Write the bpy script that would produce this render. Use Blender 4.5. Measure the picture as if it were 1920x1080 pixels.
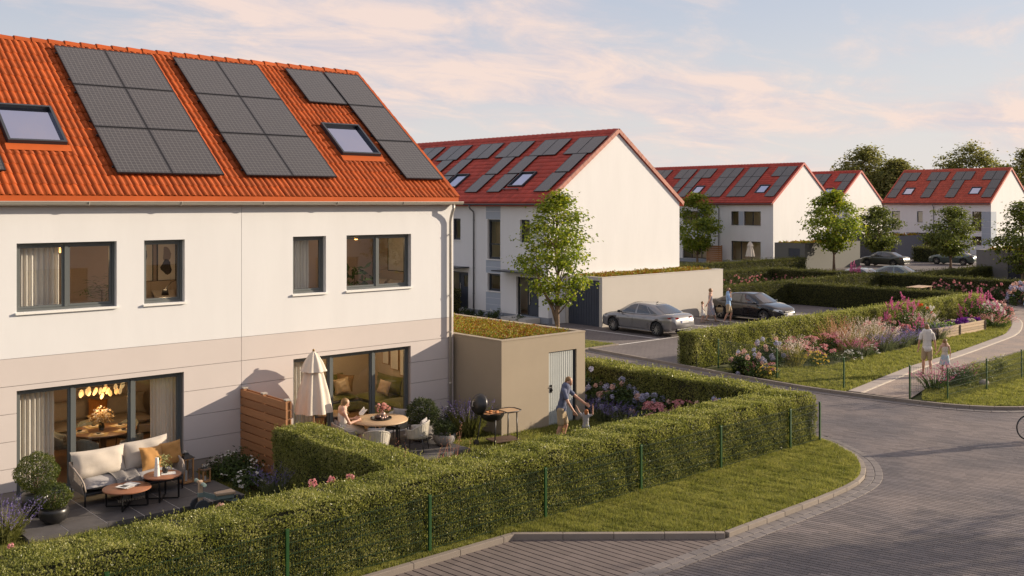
import bpy, bmesh, math, random
import numpy as np
from mathutils import Vector, Matrix
for _o in list(bpy.data.objects):
    bpy.data.objects.remove(_o)
SC = bpy.context.scene
COL = SC.collection
R = math.radians
rnd = random.Random(7)
# ------------------------------------------------------------------ camera
# world x runs along the house front (to the right and away), y away from the street, z up
cam_d = bpy.data.cameras.new('camera')
cam = bpy.data.objects.new('camera', cam_d)
COL.objects.link(cam)
cam.location = (0, 0, 6.15)
cam.rotation_euler = (R(90), 0, R(-41.6))
cam_d.sensor_width = 36
cam_d.lens = 35.53
cam_d.shift_y = -0.0828
cam_d.clip_end = 3000
SC.camera = cam
# ------------------------------------------------------------------ sky and sun
SUN_EL, SUN_AZ = R(17.0), R(114.0)
sdir = Vector((math.sin(SUN_AZ) * math.cos(SUN_EL), math.cos(SUN_AZ) * math.cos(SUN_EL), math.sin(SUN_EL)))
W = bpy.data.worlds.new('World')
SC.world = W
W.use_nodes = True
def make_world():
    nt = W.node_tree
    nt.nodes.clear()
    N = lambda t, **k: (lambda n: ([setattr(n, a, b) for a, b in k.items()], n)[1])(nt.nodes.new(t))
    L = nt.links.new
    out = N('ShaderNodeOutputWorld')
    bg = N('ShaderNodeBackground')
    bg.inputs['Strength'].default_value = 0.1
    sky = N('ShaderNodeTexSky', sky_type='NISHITA', sun_disc=False)
    sky.sun_elevation = SUN_EL
    sky.sun_rotation = SUN_AZ
    sky.air_density, sky.dust_density, sky.ozone_density = 1.0, 2.2, 1.0
    tc = N('ShaderNodeTexCoord')
    sep = N('ShaderNodeSeparateXYZ')
    L(tc.outputs['Generated'], sep.inputs[0])
    # project the view direction on a cloud layer
    zc = N('ShaderNodeMath', operation='MAXIMUM'); zc.inputs[1].default_value = 0.0
    L(sep.outputs['Z'], zc.inputs[0])
    za = N('ShaderNodeMath', operation='ADD'); za.inputs[1].default_value = 0.16
    L(zc.outputs[0], za.inputs[0])
    dx = N('ShaderNodeMath', operation='DIVIDE'); L(sep.outputs['X'], dx.inputs[0]); L(za.outputs[0], dx.inputs[1])
    dy = N('ShaderNodeMath', operation='DIVIDE'); L(sep.outputs['Y'], dy.inputs[0]); L(za.outputs[0], dy.inputs[1])
    cb = N('ShaderNodeCombineXYZ'); L(dx.outputs[0], cb.inputs[0]); L(dy.outputs[0], cb.inputs[1])
    mp = N('ShaderNodeMapping'); L(cb.outputs[0], mp.inputs[0])
    mp.inputs['Rotation'].default_value = (0, 0, R(-38)); mp.inputs['Scale'].default_value = (0.62, 1.0, 1)
    mp.inputs['Location'].default_value = (1.3, 4.1, 0)
    n1 = N('ShaderNodeTexNoise'); n1.inputs['Scale'].default_value = 0.85; n1.inputs['Detail'].default_value = 9; n1.inputs['Roughness'].default_value = 0.58; n1.inputs['Distortion'].default_value = 0.35
    L(mp.outputs[0], n1.inputs['Vector'])
    n2 = N('ShaderNodeTexNoise'); n2.inputs['Scale'].default_value = 3.6; n2.inputs['Detail'].default_value = 8; n2.inputs['Roughness'].default_value = 0.65; n2.inputs['Distortion'].default_value = 0.5
    L(mp.outputs[0], n2.inputs['Vector'])
    mx = N('ShaderNodeMath', operation='MULTIPLY_ADD'); mx.inputs[1].default_value = 0.34
    L(n2.outputs[0], mx.inputs[0]); L(n1.outputs[0], mx.inputs[2])
    rp = N('ShaderNodeMapRange', interpolation_type='SMOOTHSTEP'); rp.inputs['From Min'].default_value = 0.57; rp.inputs['From Max'].default_value = 0.80
    L(mx.outputs[0], rp.inputs[0])
    # cloud colour: creamy pink, greyer where thick
    cr = N('ShaderNodeValToRGB')
    e = cr.color_ramp.elements
    e[0].position, e[0].color = 0.36, (4.5, 4.15, 4.5, 1)
    e[1].position, e[1].color = 0.60, (6.5, 5.1, 4.45, 1)
    L(n2.outputs[0], cr.inputs[0])
    # thin veil: a pale even layer over the blue
    veil = N('ShaderNodeMix', data_type='RGBA'); veil.inputs['Factor'].default_value = VEIL
    L(sky.outputs[0], veil.inputs['A']); veil.inputs['B'].default_value = VEILC
    # warm bright air low over the horizon, all round
    hz = N('ShaderNodeMapRange', interpolation_type='SMOOTHSTEP'); hz.inputs['From Min'].default_value = -0.02; hz.inputs['From Max'].default_value = 0.26; hz.inputs['To Min'].default_value = 0.75; hz.inputs['To Max'].default_value = 0.0
    L(sep.outputs['Z'], hz.inputs[0])
    hm = N('ShaderNodeMix', data_type='RGBA'); L(hz.outputs[0], hm.inputs['Factor']); L(veil.outputs['Result'], hm.inputs['A']); hm.inputs['B'].default_value = (5.9, 5.45, 5.0, 1)
    cm = N('ShaderNodeMath', operation='MULTIPLY'); cm.inputs[1].default_value = 0.85
    L(rp.outputs[0], cm.inputs[0])
    mix = N('ShaderNodeMix', data_type='RGBA')
    L(cm.outputs[0], mix.inputs['Factor']); L(hm.outputs['Result'], mix.inputs['A']); L(cr.outputs[0], mix.inputs['B'])
    L(mix.outputs['Result'], bg.inputs['Color'])
    L(bg.outputs[0], out.inputs[0])
VEIL, VEILC = 0.75, (3.5, 3.85, 4.75, 1)
make_world()
sun_d = bpy.data.lights.new('sun', 'SUN')
sun_d.energy = 5.0
sun_d.angle = R(0.6)
sun_d.color = (1.0, 0.84, 0.645)
sun = bpy.data.objects.new('sun', sun_d)
COL.objects.link(sun)
sun.location = (40, -20, 30)
sun.rotation_euler = (-sdir).to_track_quat('-Z', 'Y').to_euler()
SC.view_settings.view_transform = 'Standard'
SC.view_settings.look = 'None'
SC.view_settings.exposure = 0.58
SC.view_settings.gamma = 1.0
SC.view_settings.use_curve_mapping = False
SC.cycles.max_bounces = 6
SC.cycles.diffuse_bounces = 3
SC.cycles.glossy_bounces = 3
SC.cycles.transmission_bounces = 3
SC.cycles.transparent_max_bounces = 10
SC.cycles.use_denoising = True
SC.cycles.caustics_reflective = False
SC.cycles.caustics_refractive = False
SC.cycles.sample_clamp_indirect = 4.0
# ------------------------------------------------------------------ helpers
def link(o, parent=None):
    COL.objects.link(o)
    if parent is not None:
        o.parent = parent
    return o
def tag(o, label=None, cat=None, group=None, kind=None):
    if label: o['label'] = label
    if cat: o['category'] = cat
    if group: o['group'] = group
    if kind: o['kind'] = kind
    return o
def thing(name, label, cat, loc=(0, 0, 0), rz=0.0, group=None):
    o = bpy.data.objects.new(name, None)
    o.empty_display_size = 0.2
    o.location = loc
    o.rotation_euler = (0, 0, rz)
    link(o)
    return tag(o, label, cat, group)
def inst(mesh, name, parent=None, loc=(0, 0, 0), rot=(0, 0, 0), sc=(1, 1, 1)):
    o = bpy.data.objects.new(name, mesh)
    o.location = loc; o.rotation_euler = rot
    o.scale = sc if not isinstance(sc, (int, float)) else (sc, sc, sc)
    return link(o, parent)
def copy_tree(o, parent=None, loc=None, rz=None, label=None, group=None):
    c = o.copy()
    COL.objects.link(c)
    c.parent = parent
    if loc is not None: c.location = loc
    if rz is not None: c.rotation_euler = (0, 0, rz)
    if label: c['label'] = label
    if group: c['group'] = group
    for ch in list(o.children):
        copy_tree(ch, c)
    return c
def orth(d):
    d = Vector(d).normalized()
    u = Vector((0, 0, 1)) if abs(d.z) < 0.9 else Vector((1, 0, 0))
    s = d.cross(u).normalized()
    return s, s.cross(d).normalized()
class MB:
    def __init__(self):
        self.v = []; self.f = []; self.m = []; self.T = None
    def add(self, vs, fs, mi=0):
        b = len(self.v)
        if self.T is not None:
            vs = [tuple(self.T @ Vector(p)) for p in vs]
        self.v += [tuple(p) for p in vs]
        self.f += [tuple(i + b for i in f) for f in fs]
        self.m += [mi] * len(fs)
        return self
    def box(self, x0, x1, y0, y1, z0, z1, mi=0):
        return self.add([(x0, y0, z0), (x1, y0, z0), (x1, y1, z0), (x0, y1, z0), (x0, y0, z1), (x1, y0, z1), (x1, y1, z1), (x0, y1, z1)],
                        [(0, 3, 2, 1), (4, 5, 6, 7), (0, 1, 5, 4), (1, 2, 6, 5), (2, 3, 7, 6), (3, 0, 4, 7)], mi)
    def bar(self, p0, p1, w, h, mi=0):
        p0, p1 = Vector(p0), Vector(p1)
        s, u = orth(p1 - p0)
        s *= w / 2; u *= h / 2
        vs = [p + a * s + b * u for p in (p0, p1) for a, b in ((-1, -1), (1, -1), (1, 1), (-1, 1))]
        return self.add(vs, [(0, 1, 2, 3), (7, 6, 5, 4), (0, 4, 5, 1), (1, 5, 6, 2), (2, 6, 7, 3), (3, 7, 4, 0)], mi)
    def tube(self, pts, r, n=8, caps=True, mi=0):
        pts = [Vector(p) for p in pts]
        rs = r if isinstance(r, (list, tuple)) else [r] * len(pts)
        vs = []; fs = []
        s0 = None
        for i, p in enumerate(pts):
            d = (pts[min(i + 1, len(pts) - 1)] - pts[max(i - 1, 0)])
            if d.length < 1e-9: d = Vector((0, 0, 1))
            d.normalize()
            if s0 is None:
                s, u = orth(d)
            else:
                s = (s0 - d * s0.dot(d))
                s = s.normalized() if s.length > 1e-6 else orth(d)[0]
                u = s.cross(d).normalized()
            s0 = s
            for k in range(n):
                a = 2 * math.pi * k / n
                vs.append(p + s * (rs[i] * math.cos(a)) + u * (rs[i] * math.sin(a)))
        for i in range(len(pts) - 1):
            for k in range(n):
                k2 = (k + 1) % n
                fs.append((i * n + k, i * n + k2, (i + 1) * n + k2, (i + 1) * n + k))
        if caps:
            fs.append(tuple(range(n - 1, -1, -1)))
            fs.append(tuple((len(pts) - 1) * n + k for k in range(n)))
        return self.add(vs, fs, mi)
    def lathe(self, prof, n=16, c=(0, 0, 0), sx=1, sy=1, mi=0, caps=True):
        vs = []; fs = []
        for (r, z) in prof:
            for k in range(n):
                a = 2 * math.pi * k / n
                vs.append((c[0] + r * sx * math.cos(a), c[1] + r * sy * math.sin(a), c[2] + z))
        for i in range(len(prof) - 1):
            for k in range(n):
                k2 = (k + 1) % n
                fs.append((i * n + k, i * n + k2, (i + 1) * n + k2, (i + 1) * n + k))
        if caps:
            fs.append(tuple(range(n - 1, -1, -1)))
            fs.append(tuple((len(prof) - 1) * n + k for k in range(n)))
        return self.add(vs, fs, mi)
    def ball(self, c, rx, ry=None, rz=None, n=12, m=8, mi=0):
        ry = rx if ry is None else ry; rz = rx if rz is None else rz
        prof = [(max(1e-4, math.sin(math.pi * i / m)), -math.cos(math.pi * i / m)) for i in range(m + 1)]
        vs = []; fs = []
        for (r, z) in prof:
            for k in range(n):
                a = 2 * math.pi * k / n
                vs.append((c[0] + rx * r * math.cos(a), c[1] + ry * r * math.sin(a), c[2] + rz * z))
        for i in range(m):
            for k in range(n):
                k2 = (k + 1) % n
                fs.append((i * n + k, i * n + k2, (i + 1) * n + k2, (i + 1) * n + k))
        return self.add(vs, fs, mi)
    def prism(self, poly, z0, z1, mi=0):
        n = len(poly)
        vs = [(x, y, z0) for x, y in poly] + [(x, y, z1) for x, y in poly]
        fs = [tuple(range(n - 1, -1, -1)), tuple(range(n, 2 * n))] + [(i, (i + 1) % n, n + (i + 1) % n, n + i) for i in range(n)]
        return self.add(vs, fs, mi)
    def quad(self, a, b, c, d, mi=0):
        return self.add([a, b, c, d], [(0, 1, 2, 3)], mi)
    def mesh(self, name, mats, smooth=False):
        me = bpy.data.meshes.new(name)
        me.from_pydata(self.v, [], self.f)
        for m in (mats if isinstance(mats, (list, tuple)) else [mats]):
            me.materials.append(m)
        if any(self.m):
            me.polygons.foreach_set('material_index', self.m)
        if smooth:
            me.polygons.foreach_set('use_smooth', [True] * len(me.polygons))
        me.update()
        return me
    def build(self, name, mats, parent=None, smooth=False, bevel=0.0, sub=0, loc=(0, 0, 0), rot=(0, 0, 0), sharp=None):
        me = self.mesh(name, mats, smooth)
        if smooth and sharp:
            bm = bmesh.new(); bm.from_mesh(me)
            for e in bm.edges:
                if len(e.link_faces) == 2 and e.calc_face_angle(0) > R(sharp):
                    e.smooth = False
            bm.to_mesh(me); bm.free()
        o = inst(me, name, parent, loc, rot)
        if bevel:
            b = o.modifiers.new('bevel', 'BEVEL'); b.width = bevel; b.segments = 2; b.limit_method = 'ANGLE'; b.angle_limit = R(40)
        if sub:
            s = o.modifiers.new('sub', 'SUBSURF'); s.levels = sub; s.render_levels = sub
        return o
def np_mesh(name, V, F, mats, smooth=False):
    """V (n,3) float, F (m,k) int"""
    me = bpy.data.meshes.new(name)
    V = np.asarray(V, dtype=np.float32); F = np.asarray(F, dtype=np.int32)
    m, k = F.shape
    me.vertices.add(len(V)); me.vertices.foreach_set('co', V.ravel())
    me.loops.add(m * k); me.loops.foreach_set('vertex_index', F.ravel())
    me.polygons.add(m)
    me.polygons.foreach_set('loop_start', np.arange(0, m * k, k, dtype=np.int32))
    me.polygons.foreach_set('use_smooth', np.full(m, bool(smooth)))
    for mt in (mats if isinstance(mats, (list, tuple)) else [mats]):
        me.materials.append(mt)
    me.update(calc_edges=True)
    return me
def unit(a):
    return a / np.maximum(np.linalg.norm(a, axis=-1, keepdims=True), 1e-9)
def leaves(P, Nn, L, Wd, rng, spread=0.7, fold=0.25, along=None):
    """folded diamond leaves at points P, facing roughly Nn"""
    n = len(P)
    Nn = unit(Nn + rng.normal(0, spread, (n, 3)))
    D = rng.normal(0, 1, (n, 3)) if along is None else unit(along + rng.normal(0, spread * 0.8, (n, 3)))
    D = unit(D - Nn * (D * Nn).sum(1, keepdims=True))
    S = np.cross(Nn, D)
    k = rng.uniform(0.65, 1.3, (n, 1))
    l = L * k; w = Wd * k
    V = np.empty((n, 4, 3))
    V[:, 0] = P
    V[:, 1] = P + D * l * 0.5 + S * w * 0.5 + Nn * w * fold
    V[:, 2] = P + D * l - Nn * l * 0.12
    V[:, 3] = P + D * l * 0.5 - S * w * 0.5 + Nn * w * fold
    F = np.arange(n * 4).reshape(n, 4)
    return V.reshape(-1, 3), F
def blades(P, h, w, rng, lean=0.35, n2=None):
    """single-triangle grass blades"""
    n = len(P)
    ang = rng.uniform(0, 2 * math.pi, n)
    hh = h * rng.uniform(0.5, 1.25, n)
    ln = np.abs(rng.normal(0, lean, n)) * hh
    a2 = rng.uniform(0, 2 * math.pi, n)
    V = np.empty((n, 3, 3))
    sx = np.cos(ang) * w / 2; sy = np.sin(ang) * w / 2
    V[:, 0] = P; V[:, 0, 0] -= sx; V[:, 0, 1] -= sy
    V[:, 1] = P; V[:, 1, 0] += sx; V[:, 1, 1] += sy
    V[:, 2] = P; V[:, 2, 0] += np.cos(a2) * ln; V[:, 2, 1] += np.sin(a2) * ln; V[:, 2, 2] += hh
    return V.reshape(-1, 3), np.arange(n * 3).reshape(n, 3)
def cat(*vf):
    Vs = []; Fs = []; b = 0
    for V, F in vf:
        Vs.append(V); Fs.append(F + b); b += len(V)
    return np.concatenate(Vs), np.concatenate(Fs)
def in_poly(x, y, poly):
    x = np.asarray(x); y = np.asarray(y)
    ins = np.zeros(x.shape, bool)
    n = len(poly); j = n - 1
    for i in range(n):
        xi, yi = poly[i]; xj, yj = poly[j]
        c = ((yi > y) != (yj > y)) & (x < (xj - xi) * (y - yi) / ((yj - yi) or 1e-9) + xi)
        ins ^= c
        j = i
    return ins
# ------------------------------------------------------------------ materials
MATS = {}
def _nt(name):
    m = bpy.data.materials.new(name)
    m.use_nodes = True
    nt = m.node_tree
    return m, nt, nt.nodes['Principled BSDF'], nt.nodes['Material Output']
def hsvj(nt, src, amount, fac_out):
    hs = nt.nodes.new('ShaderNodeHueSaturation')
    mr = nt.nodes.new('ShaderNodeMapRange')
    mr.inputs['To Min'].default_value = 1 - amount; mr.inputs['To Max'].default_value = 1 + amount
    nt.links.new(fac_out, mr.inputs[0]); nt.links.new(mr.outputs[0], hs.inputs['Value'])
    nt.links.new(src, hs.inputs['Color'])
    return hs.outputs[0]
def pm(name, col, rough=0.6, metal=0.0, var=0.0, vs=3.0, bump=0.0, bs=40.0, island=0.0, coat=0.0, spec=0.5, emit=0.0, col2=None, cs=2.0, sheen=0.0, objr=0.0, stretch=None):
    if name in MATS: return MATS[name]
    m, nt, bs_, out = _nt(name)
    L = nt.links.new
    bs_.inputs['Roughness'].default_value = rough
    bs_.inputs['Metallic'].default_value = metal
    bs_.inputs['Specular IOR Level'].default_value = spec
    bs_.inputs['Coat Weight'].default_value = coat
    bs_.inputs['Sheen Weight'].default_value = sheen
    rgb = nt.nodes.new('ShaderNodeRGB'); rgb.outputs[0].default_value = (*col, 1)
    src = rgb.outputs[0]
    tc = nt.nodes.new('ShaderNodeTexCoord')
    vec = tc.outputs['Object']
    if stretch:
        mp = nt.nodes.new('ShaderNodeMapping'); mp.inputs['Scale'].default_value = stretch
        L(vec, mp.inputs[0]); vec = mp.outputs[0]
    if col2 is not None:
        n = nt.nodes.new('ShaderNodeTexNoise'); n.inputs['Scale'].default_value = cs; n.inputs['Detail'].default_value = 6
        L(vec, n.inputs['Vector'])
        mr = nt.nodes.new('ShaderNodeMapRange'); mr.inputs['From Min'].default_value = 0.38; mr.inputs['From Max'].default_value = 0.62
        L(n.outputs[0], mr.inputs[0])
        mx = nt.nodes.new('ShaderNodeMix'); mx.data_type = 'RGBA'
        L(mr.outputs[0], mx.inputs['Factor']); L(src, mx.inputs['A']); mx.inputs['B'].default_value = (*col2, 1)
        src = mx.outputs['Result']
    if var:
        n = nt.nodes.new('ShaderNodeTexNoise'); n.inputs['Scale'].default_value = vs; n.inputs['Detail'].default_value = 7; n.inputs['Roughness'].default_value = 0.65
        L(vec, n.inputs['Vector'])
        src = hsvj(nt, src, var * 2.2, n.outputs[0])
    if island:
        ge = nt.nodes.new('ShaderNodeNewGeometry')
        src = hsvj(nt, src, island, ge.outputs['Random Per Island'])
    if objr:
        oi = nt.nodes.new('ShaderNodeObjectInfo')
        src = hsvj(nt, src, objr, oi.outputs['Random'])
    L(src, bs_.inputs['Base Color'])
    if emit:
        L(src, bs_.inputs['Emission Color']); bs_.inputs['Emission Strength'].default_value = emit
    if bump:
        n = nt.nodes.new('ShaderNodeTexNoise'); n.inputs['Scale'].default_value = bs; n.inputs['Detail'].default_value = 4
        L(vec, n.inputs['Vector'])
        b = nt.nodes.new('ShaderNodeBump'); b.inputs['Strength'].default_value = bump; b.inputs['Distance'].default_value = 0.02
        L(n.outputs[0], b.inputs['Height']); L(b.outputs[0], bs_.inputs['Normal'])
    MATS[name] = m
    return m
def leafm(name, cols, rough=0.5, trans=0.3, ns=1.2, spec=0.35):
    """foliage: colour from a ramp by leaf, shifted by slow noise; thin translucent leaves"""
    if name in MATS: return MATS[name]
    m, nt, b, out = _nt(name)
    L = nt.links.new
    ge = nt.nodes.new('ShaderNodeNewGeometry')
    tc = nt.nodes.new('ShaderNodeTexCoord')
    n = nt.nodes.new('ShaderNodeTexNoise'); n.inputs['Scale'].default_value = ns; n.inputs['Detail'].default_value = 4
    L(tc.outputs['Object'], n.inputs['Vector'])
    ad = nt.nodes.new('ShaderNodeMath'); ad.operation = 'MULTIPLY_ADD'
    L(ge.outputs['Random Per Island'], ad.inputs[0]); ad.inputs[1].default_value = 0.75
    sb = nt.nodes.new('ShaderNodeMath'); sb.operation = 'SUBTRACT'; sb.inputs[1].default_value = 0.36
    L(n.outputs[0], sb.inputs[0]); L(sb.outputs[0], ad.inputs[2])
    rp = nt.nodes.new('ShaderNodeValToRGB')
    e = rp.color_ramp.elements
    while len(e) < len(cols): e.new(0.5)
    for i, c in enumerate(cols):
        e[i].position = i / max(1, len(cols) - 1); e[i].color = (*c, 1)
    L(ad.outputs[0], rp.inputs[0])
    L(rp.outputs[0], b.inputs['Base Color'])
    b.inputs['Roughness'].default_value = rough
    b.inputs['Specular IOR Level'].default_value = spec
    if trans:
        t = nt.nodes.new('ShaderNodeBsdfTranslucent')
        hs = nt.nodes.new('ShaderNodeHueSaturation'); hs.inputs['Value'].default_value = 1.5; hs.inputs['Saturation'].default_value = 1.1
        L(rp.outputs[0], hs.inputs['Color']); L(hs.outputs[0], t.inputs['Color'])
        mx = nt.nodes.new('ShaderNodeMixShader'); mx.inputs[0].default_value = trans
        L(b.outputs[0], mx.inputs[1]); L(t.outputs[0], mx.inputs[2]); L(mx.outputs[0], out.inputs[0])
    MATS[name] = m
    return m
def glassm(name, tint=(1, 1, 1), ior=1.5, rough=0.0, base=0.0, refl=(1, 1, 1)):
    if name in MATS: return MATS[name]
    m, nt, b, out = _nt(name)
    L = nt.links.new
    nt.nodes.remove(b)
    tr = nt.nodes.new('ShaderNodeBsdfTransparent'); tr.inputs[0].default_value = (*tint, 1)
    gl = nt.nodes.new('ShaderNodeBsdfGlossy'); gl.inputs['Roughness'].default_value = rough; gl.inputs['Color'].default_value = (*refl, 1)
    # Schlick reflectance, the same from both sides of the thin pane
    lw = nt.nodes.new('ShaderNodeLayerWeight'); lw.inputs['Blend'].default_value = 0.5
    pw = nt.nodes.new('ShaderNodeMath'); pw.operation = 'POWER'; pw.inputs[1].default_value = 5.0
    L(lw.outputs['Facing'], pw.inputs[0])
    f0 = ((ior - 1) / (ior + 1)) ** 2 + base
    ad = nt.nodes.new('ShaderNodeMath'); ad.operation = 'MULTIPLY_ADD'; ad.inputs[1].default_value = 1.0 - f0; ad.inputs[2].default_value = f0
    ad.use_clamp = True
    L(pw.outputs[0], ad.inputs[0])
    mx = nt.nodes.new('ShaderNodeMixShader')
    L(ad.outputs[0], mx.inputs[0]); L(tr.outputs[0], mx.inputs[1]); L(gl.outputs[0], mx.inputs[2]); L(mx.outputs[0], out.inputs[0])
    MATS[name] = m
    return m
def solarm():
    m, nt, b, out = _nt('solar_cells')
    L = nt.links.new
    tc = nt.nodes.new('ShaderNodeTexCoord')
    br = nt.nodes.new('ShaderNodeTexBrick')
    br.offset = 0.0; br.squash = 1.0
    br.inputs['Color1'].default_value = (0.032, 0.030, 0.032, 1); br.inputs['Color2'].default_value = (0.038, 0.035, 0.036, 1)
    br.inputs['Mortar'].default_value = (0.12, 0.115, 0.11, 1)
    br.inputs['Scale'].default_value = 1.0; br.inputs['Mortar Size'].default_value = 0.006; br.inputs['Mortar Smooth'].default_value = 0.3
    br.inputs['Brick Width'].default_value = 0.105; br.inputs['Row Height'].default_value = 0.105
    L(tc.outputs['Object'], br.inputs['Vector'])
    L(br.outputs['Color'], b.inputs['Base Color'])
    b.inputs['Roughness'].default_value = 0.5; b.inputs['Specular IOR Level'].default_value = 0.4
    b.inputs['Coat Weight'].default_value = 0.6; b.inputs['Coat Roughness'].default_value = 0.15
    MATS['solar_cells'] = m
    return m
def brickm(name, c1, c2, mortar, w, h, msize=0.006, rot=0.0, rough=0.8, bump=0.3, off=0.5):
    if name in MATS: return MATS[name]
    m, nt, b, out = _nt(name)
    L = nt.links.new
    tc = nt.nodes.new('ShaderNodeTexCoord')
    mp = nt.nodes.new('ShaderNodeMapping'); mp.inputs['Rotation'].default_value = (0, 0, rot)
    L(tc.outputs['Object'], mp.inputs[0])
    br = nt.nodes.new('ShaderNodeTexBrick'); br.offset = off
    br.inputs['Color1'].default_value = (*c1, 1); br.inputs['Color2'].default_value = (*c2, 1); br.inputs['Mortar'].default_value = (*mortar, 1)
    br.inputs['Scale'].default_value = 1; br.inputs['Mortar Size'].default_value = msize; br.inputs['Brick Width'].default_value = w; br.inputs['Row Height'].default_value = h
    L(mp.outputs[0], br.inputs['Vector'])
    n = nt.nodes.new('ShaderNodeTexNoise'); n.inputs['Scale'].default_value = 0.6; n.inputs['Detail'].default_value = 8; n.inputs['Roughness'].default_value = 0.7
    L(tc.outputs['Object'], n.inputs['Vector'])
    src = hsvj(nt, br.outputs['Color'], 0.55, n.outputs[0])
    L(src, b.inputs['Base Color'])
    b.inputs['Roughness'].default_value = rough
    bu = nt.nodes.new('ShaderNodeBump'); bu.inputs['Strength'].default_value = bump; bu.inputs['Distance'].default_value = 0.01; bu.invert = True
    L(br.outputs['Fac'], bu.inputs['Height']); L(bu.outputs[0], b.inputs['Normal'])
    MATS[name] = m
    return m
M = MATS
WHITE = pm('white_plaster', (0.695, 0.69, 0.69), 0.85, var=0.036, vs=0.8, stretch=(1.6, 1.6, 0.35), bump=0.12, bs=120)
BEIGE = pm('beige_plaster', (0.585, 0.525, 0.495), 0.85, var=0.03, vs=0.9, bump=0.12, bs=120)
PLINTH = pm('plinth_plaster', (0.33, 0.28, 0.24), 0.85, var=0.06, vs=2, bump=0.15, bs=90)
GREYPL = pm('grey_plinth', (0.24, 0.26, 0.30), 0.85, var=0.05, vs=2)
BLUEP = pm('blue_grey_panel', (0.36, 0.40, 0.46), 0.8, var=0.03, vs=1.2)
TANPL = pm('tan_plaster', (0.33, 0.27, 0.195), 0.85, var=0.06, vs=0.8, bump=0.12, bs=90)
CONCR = pm('pale_concrete', (0.48, 0.445, 0.40), 0.85, var=0.04, vs=0.7, bump=0.1, bs=70)
FRAME = pm('anthracite_frame', (0.11, 0.12, 0.118), 0.4, var=0.04)
FRAME2 = pm('dark_frame', (0.03, 0.036, 0.045), 0.35)
SILL = pm('white_sill', (0.78, 0.76, 0.72), 0.5)
TILE = pm('orange_tile', (0.37, 0.074, 0.015), 0.7, var=0.11, vs=1.2, island=0.17, objr=0.17, spec=0.2)
TILER = pm('red_tile', (0.40, 0.05, 0.03), 0.55, var=0.08, vs=0.5, island=0.18, spec=0.4)
TILER2 = pm('brick_red_tile', (0.42, 0.075, 0.04), 0.55, var=0.08, vs=0.5, island=0.18, spec=0.4)
ZINC = pm('zinc', (0.52, 0.48, 0.42), 0.4, metal=0.35, var=0.05, vs=4)
BLACKM = pm('black_metal', (0.012, 0.012, 0.013), 0.4, metal=0.3)
DARKM = pm('dark_steel', (0.05, 0.05, 0.052), 0.4, metal=0.5)
SOLAR = solarm()
SOLF = pm('solar_frame', (0.03, 0.03, 0.033), 0.4, metal=0.4)
GLASS = glassm('window_glass', (0.90, 0.92, 0.92), 1.5, 0.0, 0.06)
GLASSD = glassm('skylight_glass', (0.30, 0.33, 0.45), 1.7, 0.0, 0.55, (0.72, 0.78, 1.0))
WOOD = pm('cedar_wood', (0.34, 0.155, 0.062), 0.6, var=0.12, vs=2.5, objr=0.16, stretch=(1, 1, 9), bump=0.1, bs=30)
# ------------------------------------------------------------------ ground, road, kerbs, lawns
CA, SA = math.cos(R(41.6)), math.sin(R(41.6))
def depth_of(x, y): return SA * x + CA * y
def screen_u(x, y): return 960 + 1895 * (CA * x - SA * y) / np.maximum(depth_of(x, y), 0.1)
def screen_v(x, y, z=0.0): return 381 + 1895 * (6.15 - z) / np.maximum(depth_of(x, y), 0.1)
def in_view(x, y, mu=60, mv=60):
    u = screen_u(x, y); v = screen_v(x, y)
    return (depth_of(x, y) > 1) & (u > -mu) & (u < 1920 + mu) & (v < 1080 + mv)
def sheet(name, poly, z, mat, kind='structure', parent=None):
    m = MB(); m.add([(x, y, z) for x, y in poly], [tuple(range(len(poly)))])
    o = m.build(name, mat, parent)
    # triangulate concave outlines safely
    bm = bmesh.new(); bm.from_mesh(o.data); bmesh.ops.triangulate(bm, faces=bm.faces[:])
    bmesh.ops.recalc_face_normals(bm, faces=bm.faces[:])
    for f in bm.faces:
        if f.normal.z < 0: f.normal_flip()
    bm.to_mesh(o.data); bm.free()
    if kind: o['kind'] = kind
    return o
SOIL = pm('soil', (0.075, 0.05, 0.033), 0.95, var=0.2, vs=6, bump=0.6, bs=30)
TURF = pm('turf_base', (0.05, 0.058, 0.012), 0.95, var=0.2, vs=2.0, col2=(0.075, 0.078, 0.018), cs=1.1, bump=0.6, bs=60)
FIELD = pm('meadow_base', (0.075, 0.085, 0.022), 0.95, var=0.2, vs=0.2, col2=(0.10, 0.10, 0.03), cs=0.08)
sheet('ground', [(-1500, -1500), (1500, -1500), (1500, 1500), (-1500, 1500)], -0.03, FIELD)
PAVER = pm('road_paver', (0.155, 0.126, 0.112), 0.6, var=0.14, vs=0.3, col2=(0.105, 0.089, 0.086), cs=0.45, island=0.20, objr=0.18)
PAVERB = pm('bay_paver', (0.15, 0.12, 0.108), 0.8, var=0.08, vs=0.8, island=0.12, objr=0.11)
JOINT = pm('dark_joint_sand', (0.03, 0.025, 0.024), 0.95, var=0.15, vs=8)
KERBM = pm('kerb_concrete', (0.235, 0.198, 0.165), 0.85, var=0.09, vs=3, objr=0.08, bump=0.2, bs=80)
GUTM = pm('gutter_concrete', (0.165, 0.145, 0.138), 0.85, var=0.08, vs=3, objr=0.10, bump=0.2, bs=80)
COURT = brickm('court_paving', (0.145, 0.122, 0.118), (0.128, 0.11, 0.108), (0.07, 0.06, 0.06), 0.24, 0.16, 0.008, R(14))
PATHM = pm('path_gravel', (0.31, 0.24, 0.195), 0.9, var=0.1, vs=30, col2=(0.25, 0.205, 0.18), cs=1.2, bump=0.4, bs=160)
PATHB = pm('path_border', (0.34, 0.29, 0.255), 0.85, var=0.06, vs=4, objr=0.06)
PAINT = pm('white_road_paint', (0.72, 0.70, 0.66), 0.7, var=0.06, vs=8)
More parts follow.
